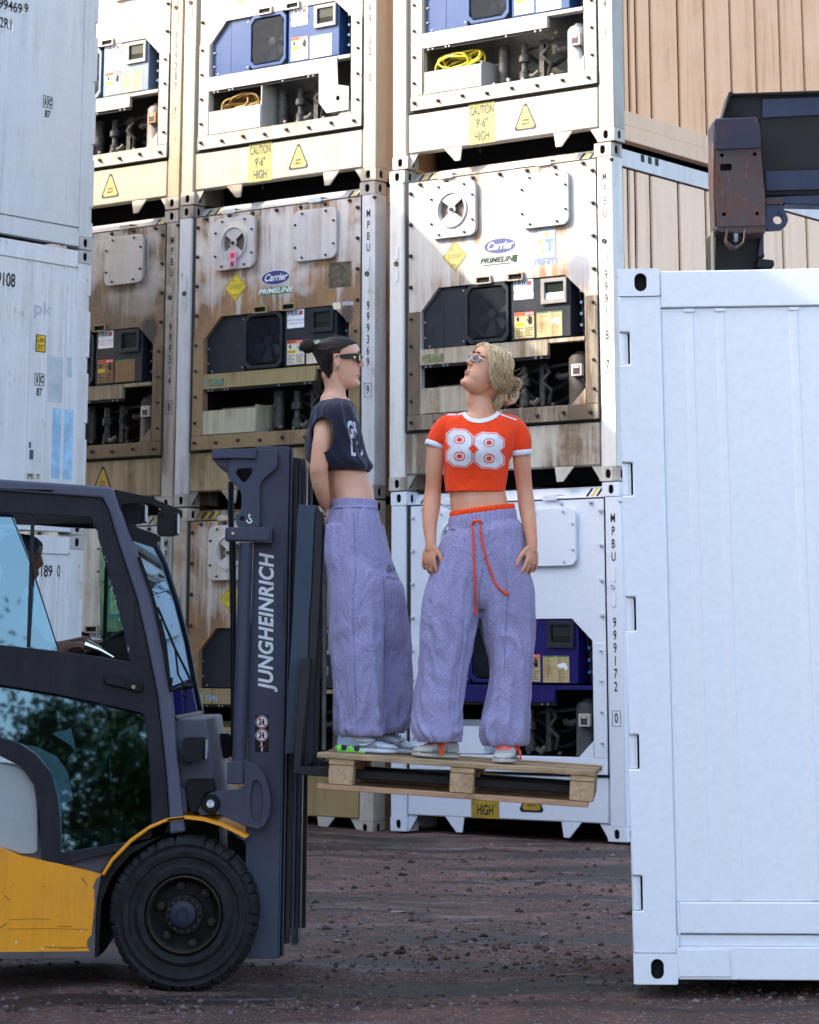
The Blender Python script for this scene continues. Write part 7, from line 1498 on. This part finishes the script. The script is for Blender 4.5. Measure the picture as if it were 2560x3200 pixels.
sl('lower_flange',navs,[(740,1300),(1900,1268),(1900,1405),(940,1385),(930,1350),(760,1345)],Ys+.05,Ys+.2,bevel=.006)
hl_=[oval(265,852,23,22,14),oval(622,840,23,22,14),oval(288,1492,22,22,14),oval(648,1484,22,22,14),rrect(245,372,942,1020,16,3)]
sl('end_block',rus,[(205,790),(690,768),(700,900),(735,1400),(740,1612),(215,1626),(200,1300)],Ys-.10,Ys+.14,holes=hl_,bevel=.006,seg=2)
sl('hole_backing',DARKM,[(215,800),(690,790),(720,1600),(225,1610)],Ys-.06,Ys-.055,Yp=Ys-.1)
sl('end_block_top',rub2,[(165,480),(205,448),(400,440),(630,430),(668,455),(690,600),(695,766),(205,788),(175,700)],Ys-.12,Ys+.13,bevel=.014,seg=3)
sl('end_block_side',rus,[(165,490),(203,470),(204,1640),(188,1640),(165,1100)],Ys-.085,Ys+.13,bevel=.006)
sl('bottom_plate',rus,[(190,1628),(742,1612),(745,1690),(520,1700),(300,1690),(205,1670)],Ys-.09,Ys+.12,bevel=.006)
sl('lug_plate',navs,[(738,1310),(930,1310),(935,1380),(918,1395),(935,1430),(978,1510),(986,1560),(960,1620),(900,1665),(760,1672),(738,1640)],Ys-.01,Ys+.03,holes=[oval(872,1552,50,47,22)],bevel=.004)
sl('lug_collar',rus,[(738,1312),(938,1310),(935,1382),(738,1385)],Ys-.03,Ys-.011,bevel=.004)
# twistlock
c_=at(*S9(415,1740),Ys-.06); 
def sm(a,b): return at(*S9(a,b),Ys-.06)
k9=(sm(515,1740)-sm(415,1740)).length/100
e=MB(); z_=lambda b:sm(415,b).z
e.lathe([(.0001,z_(1660)),(60*k9,z_(1665)),(60*k9,z_(1690)),(46*k9,z_(1695)),(44*k9,z_(1800)),(24*k9,z_(1815)),(18*k9,z_(1860)),(.0001,z_(1862))],c=(c_.x,c_.y,0),ax='z',n=20); keep(e.build('twistlock_pin',plain('steel_greasy',(.16,.17,.20),.3,.7,var=.4,nsc=30),None),sp)
sl('twistlock_guard',rus,[(310,1650),(330,1648),(332,1700),(322,1760),(335,1790),(415,1850),(490,1790),(500,1745),(505,1650),(520,1650),(518,1750),(508,1800),(430,1868),(400,1868),(320,1800),(308,1760)],Ys-.11,Ys-.02,bevel=.003)
sl('guide_leg',blks,[(186,1640),(720,1690),(722,1900),(730,1960),(700,1965),(705,2200),(186,2200)],Ys+.13,Ys+.5,bevel=.004,Yp=Ys+.13); sl('guide_leg_edge',weathered('green_grey_edge',(.10,.11,.09),.4,(.04,.03,.02),.3,115,.6,3.),[(168,1480),(188,1640),(188,2200),(178,2200),(170,1800)],Ys-.0,Ys+.12)
sl('guide_foot',blks,[(650,1970),(700,1975),(830,1990),(838,2050),(820,2068),(640,2075)],Ys+.05,Ys+.3,bevel=.006)
sl('leg_shroud',navs,[(690,1700),(715,1700),(722,1900),(690,1960),(650,1960)],Ys+.10,Ys+.128,bevel=.003)
e=MB(); e.tube([at(*S9(a,b),Ys-.02) for a,b in ((700,780),(712,900),(735,1180),(738,1260))],.004,6); keep(e.build('cable',blks,None),sp)
# ================================================================ TREES BEHIND THE CAMERA (they show in the cab glass)
bark=plain('bark',(.07,.05,.035),.9,bump=.5,nsc=12); leafm=plain('leaf_green',(.030,.065,.018),.6,var=.4,nsc=2)
def tree(x,y,h,seed,label):
    r=random.Random(seed); t=thing('broadleaf_tree',label,'tree',(x,y,0),group='trees behind the viewpoint')
    m=MB(); m.tube([(0,0,0),(.1,.05,h*.3),(-.05,.1,h*.62),(.05,0,h*.9)],[.22,.17,.11,.03],10)
    for i in range(9):
        a=r.uniform(0,6.28); z0=h*r.uniform(.3,.7); L_=h*r.uniform(.2,.36); m.tube([(0,0,z0),(L_*.5*math.cos(a),L_*.5*math.sin(a),z0+L_*.4),(L_*math.cos(a),L_*math.sin(a),z0+L_*.7)],[.07,.045,.015],6)
    o=m.build('trunk',bark,None); o.parent=t
    m=MB()
    cl=[(Vector((r.gauss(0,h*.17),r.gauss(0,h*.17),h*r.uniform(.2,1.0))),h*r.uniform(.05,.12)) for _ in range(46)]
    for c,s in cl:
        for _ in range(620):
            p=c+Vector((r.gauss(0,s*.6),r.gauss(0,s*.6),r.gauss(0,s*.5))); a=Vector((r.gauss(0,1),r.gauss(0,1),r.gauss(0,.6))).normalized()*.06; b=a.orthogonal().normalized()*.03; m.add([p-a,p-b,p+a,p+b],[(0,1,2,3)])
    o=m.build('crown',leafm,None,smooth=0,recalc=False); o.parent=t
tree(-2.8,-9,5.6,1,'leafy tree behind the viewpoint, only mirrored in the cab glass'); tree(-9.5,-10,11,2,'second leafy tree further left behind the viewpoint')

# ================================================================ SUB-PARTS
def nest(part_base,child_bases,near=False):
    """hang small pieces under the part they sit on (thing > part > sub-part)"""
    for root in [o for o in bpy.data.objects if o.parent is None and o.get('label')]:
        ch=list(root.children); ps=[o for o in ch if o.name.split('.')[0]==part_base]
        if not ps: continue
        for bi,cb in enumerate(child_bases):
            cs=[o for o in ch if o.name.split('.')[0]==cb]
            for i,c in enumerate(cs):
                p=ps[0]
                if near:
                    cc=sum((Vector(b) for b in c.bound_box),Vector())/8; p=min(ps,key=lambda q:((sum((Vector(b) for b in q.bound_box),Vector())/8)-cc).length)
                c.parent=p; c.matrix_parent_inverse=Matrix.Identity(4)
nest('fan_guard',['wire_mesh','fan_blades','fan_shroud'])
nest('vent_plate',['vent_ring','vent_disc','vent_gauze','vent_knob','vent_decal'])
nest('compressor',['terminal_box','compressor_cable'])
nest('control_box',['display_frame','display_screen','display_shelf','paper_label','warning_label','diagram_label','hand_symbol','hazard_triangle','logo_mark','torn_paper'])
nest('corner_casting',['casting_shade_fill'],True)
nest('corner_post',['door_hinge','hinge_recess','dimple','threaded_boss'],True)
nest('badge_rim',['badge_oval']); nest('diamond_sign',['diamond_border']); nest('warning_triangle',['warning_triangle_border'])
nest('tyre',['rim','wheel_disc','hub_cap','hub_stud','lug_nut'],True)
nest('door_handle',['handle_grip','lock','key_slot'])
nest('mast_channel',['brand_lettering','notice_plate','sign_disc','prohibition_ring','pictogram','notice_arrow','notice_cross'])
nest('yellow_body',['worn_edge','mud_edge','paint_chip','scratch'])
nest('eye',['iris','eyelash'],True)
nest('crop_top',['collar','shoulder_stripe','sleeve_cuff','number_outline','number_gap','number_eight','number_eight_eyelet','print_crack'])
nest('sleeveless_top',['armhole_binding','neck_binding'])
nest('trousers',['seam','waistband','waistband_under','drawstring','emblem_oval'])
nest('end_block',['hole_backing'])
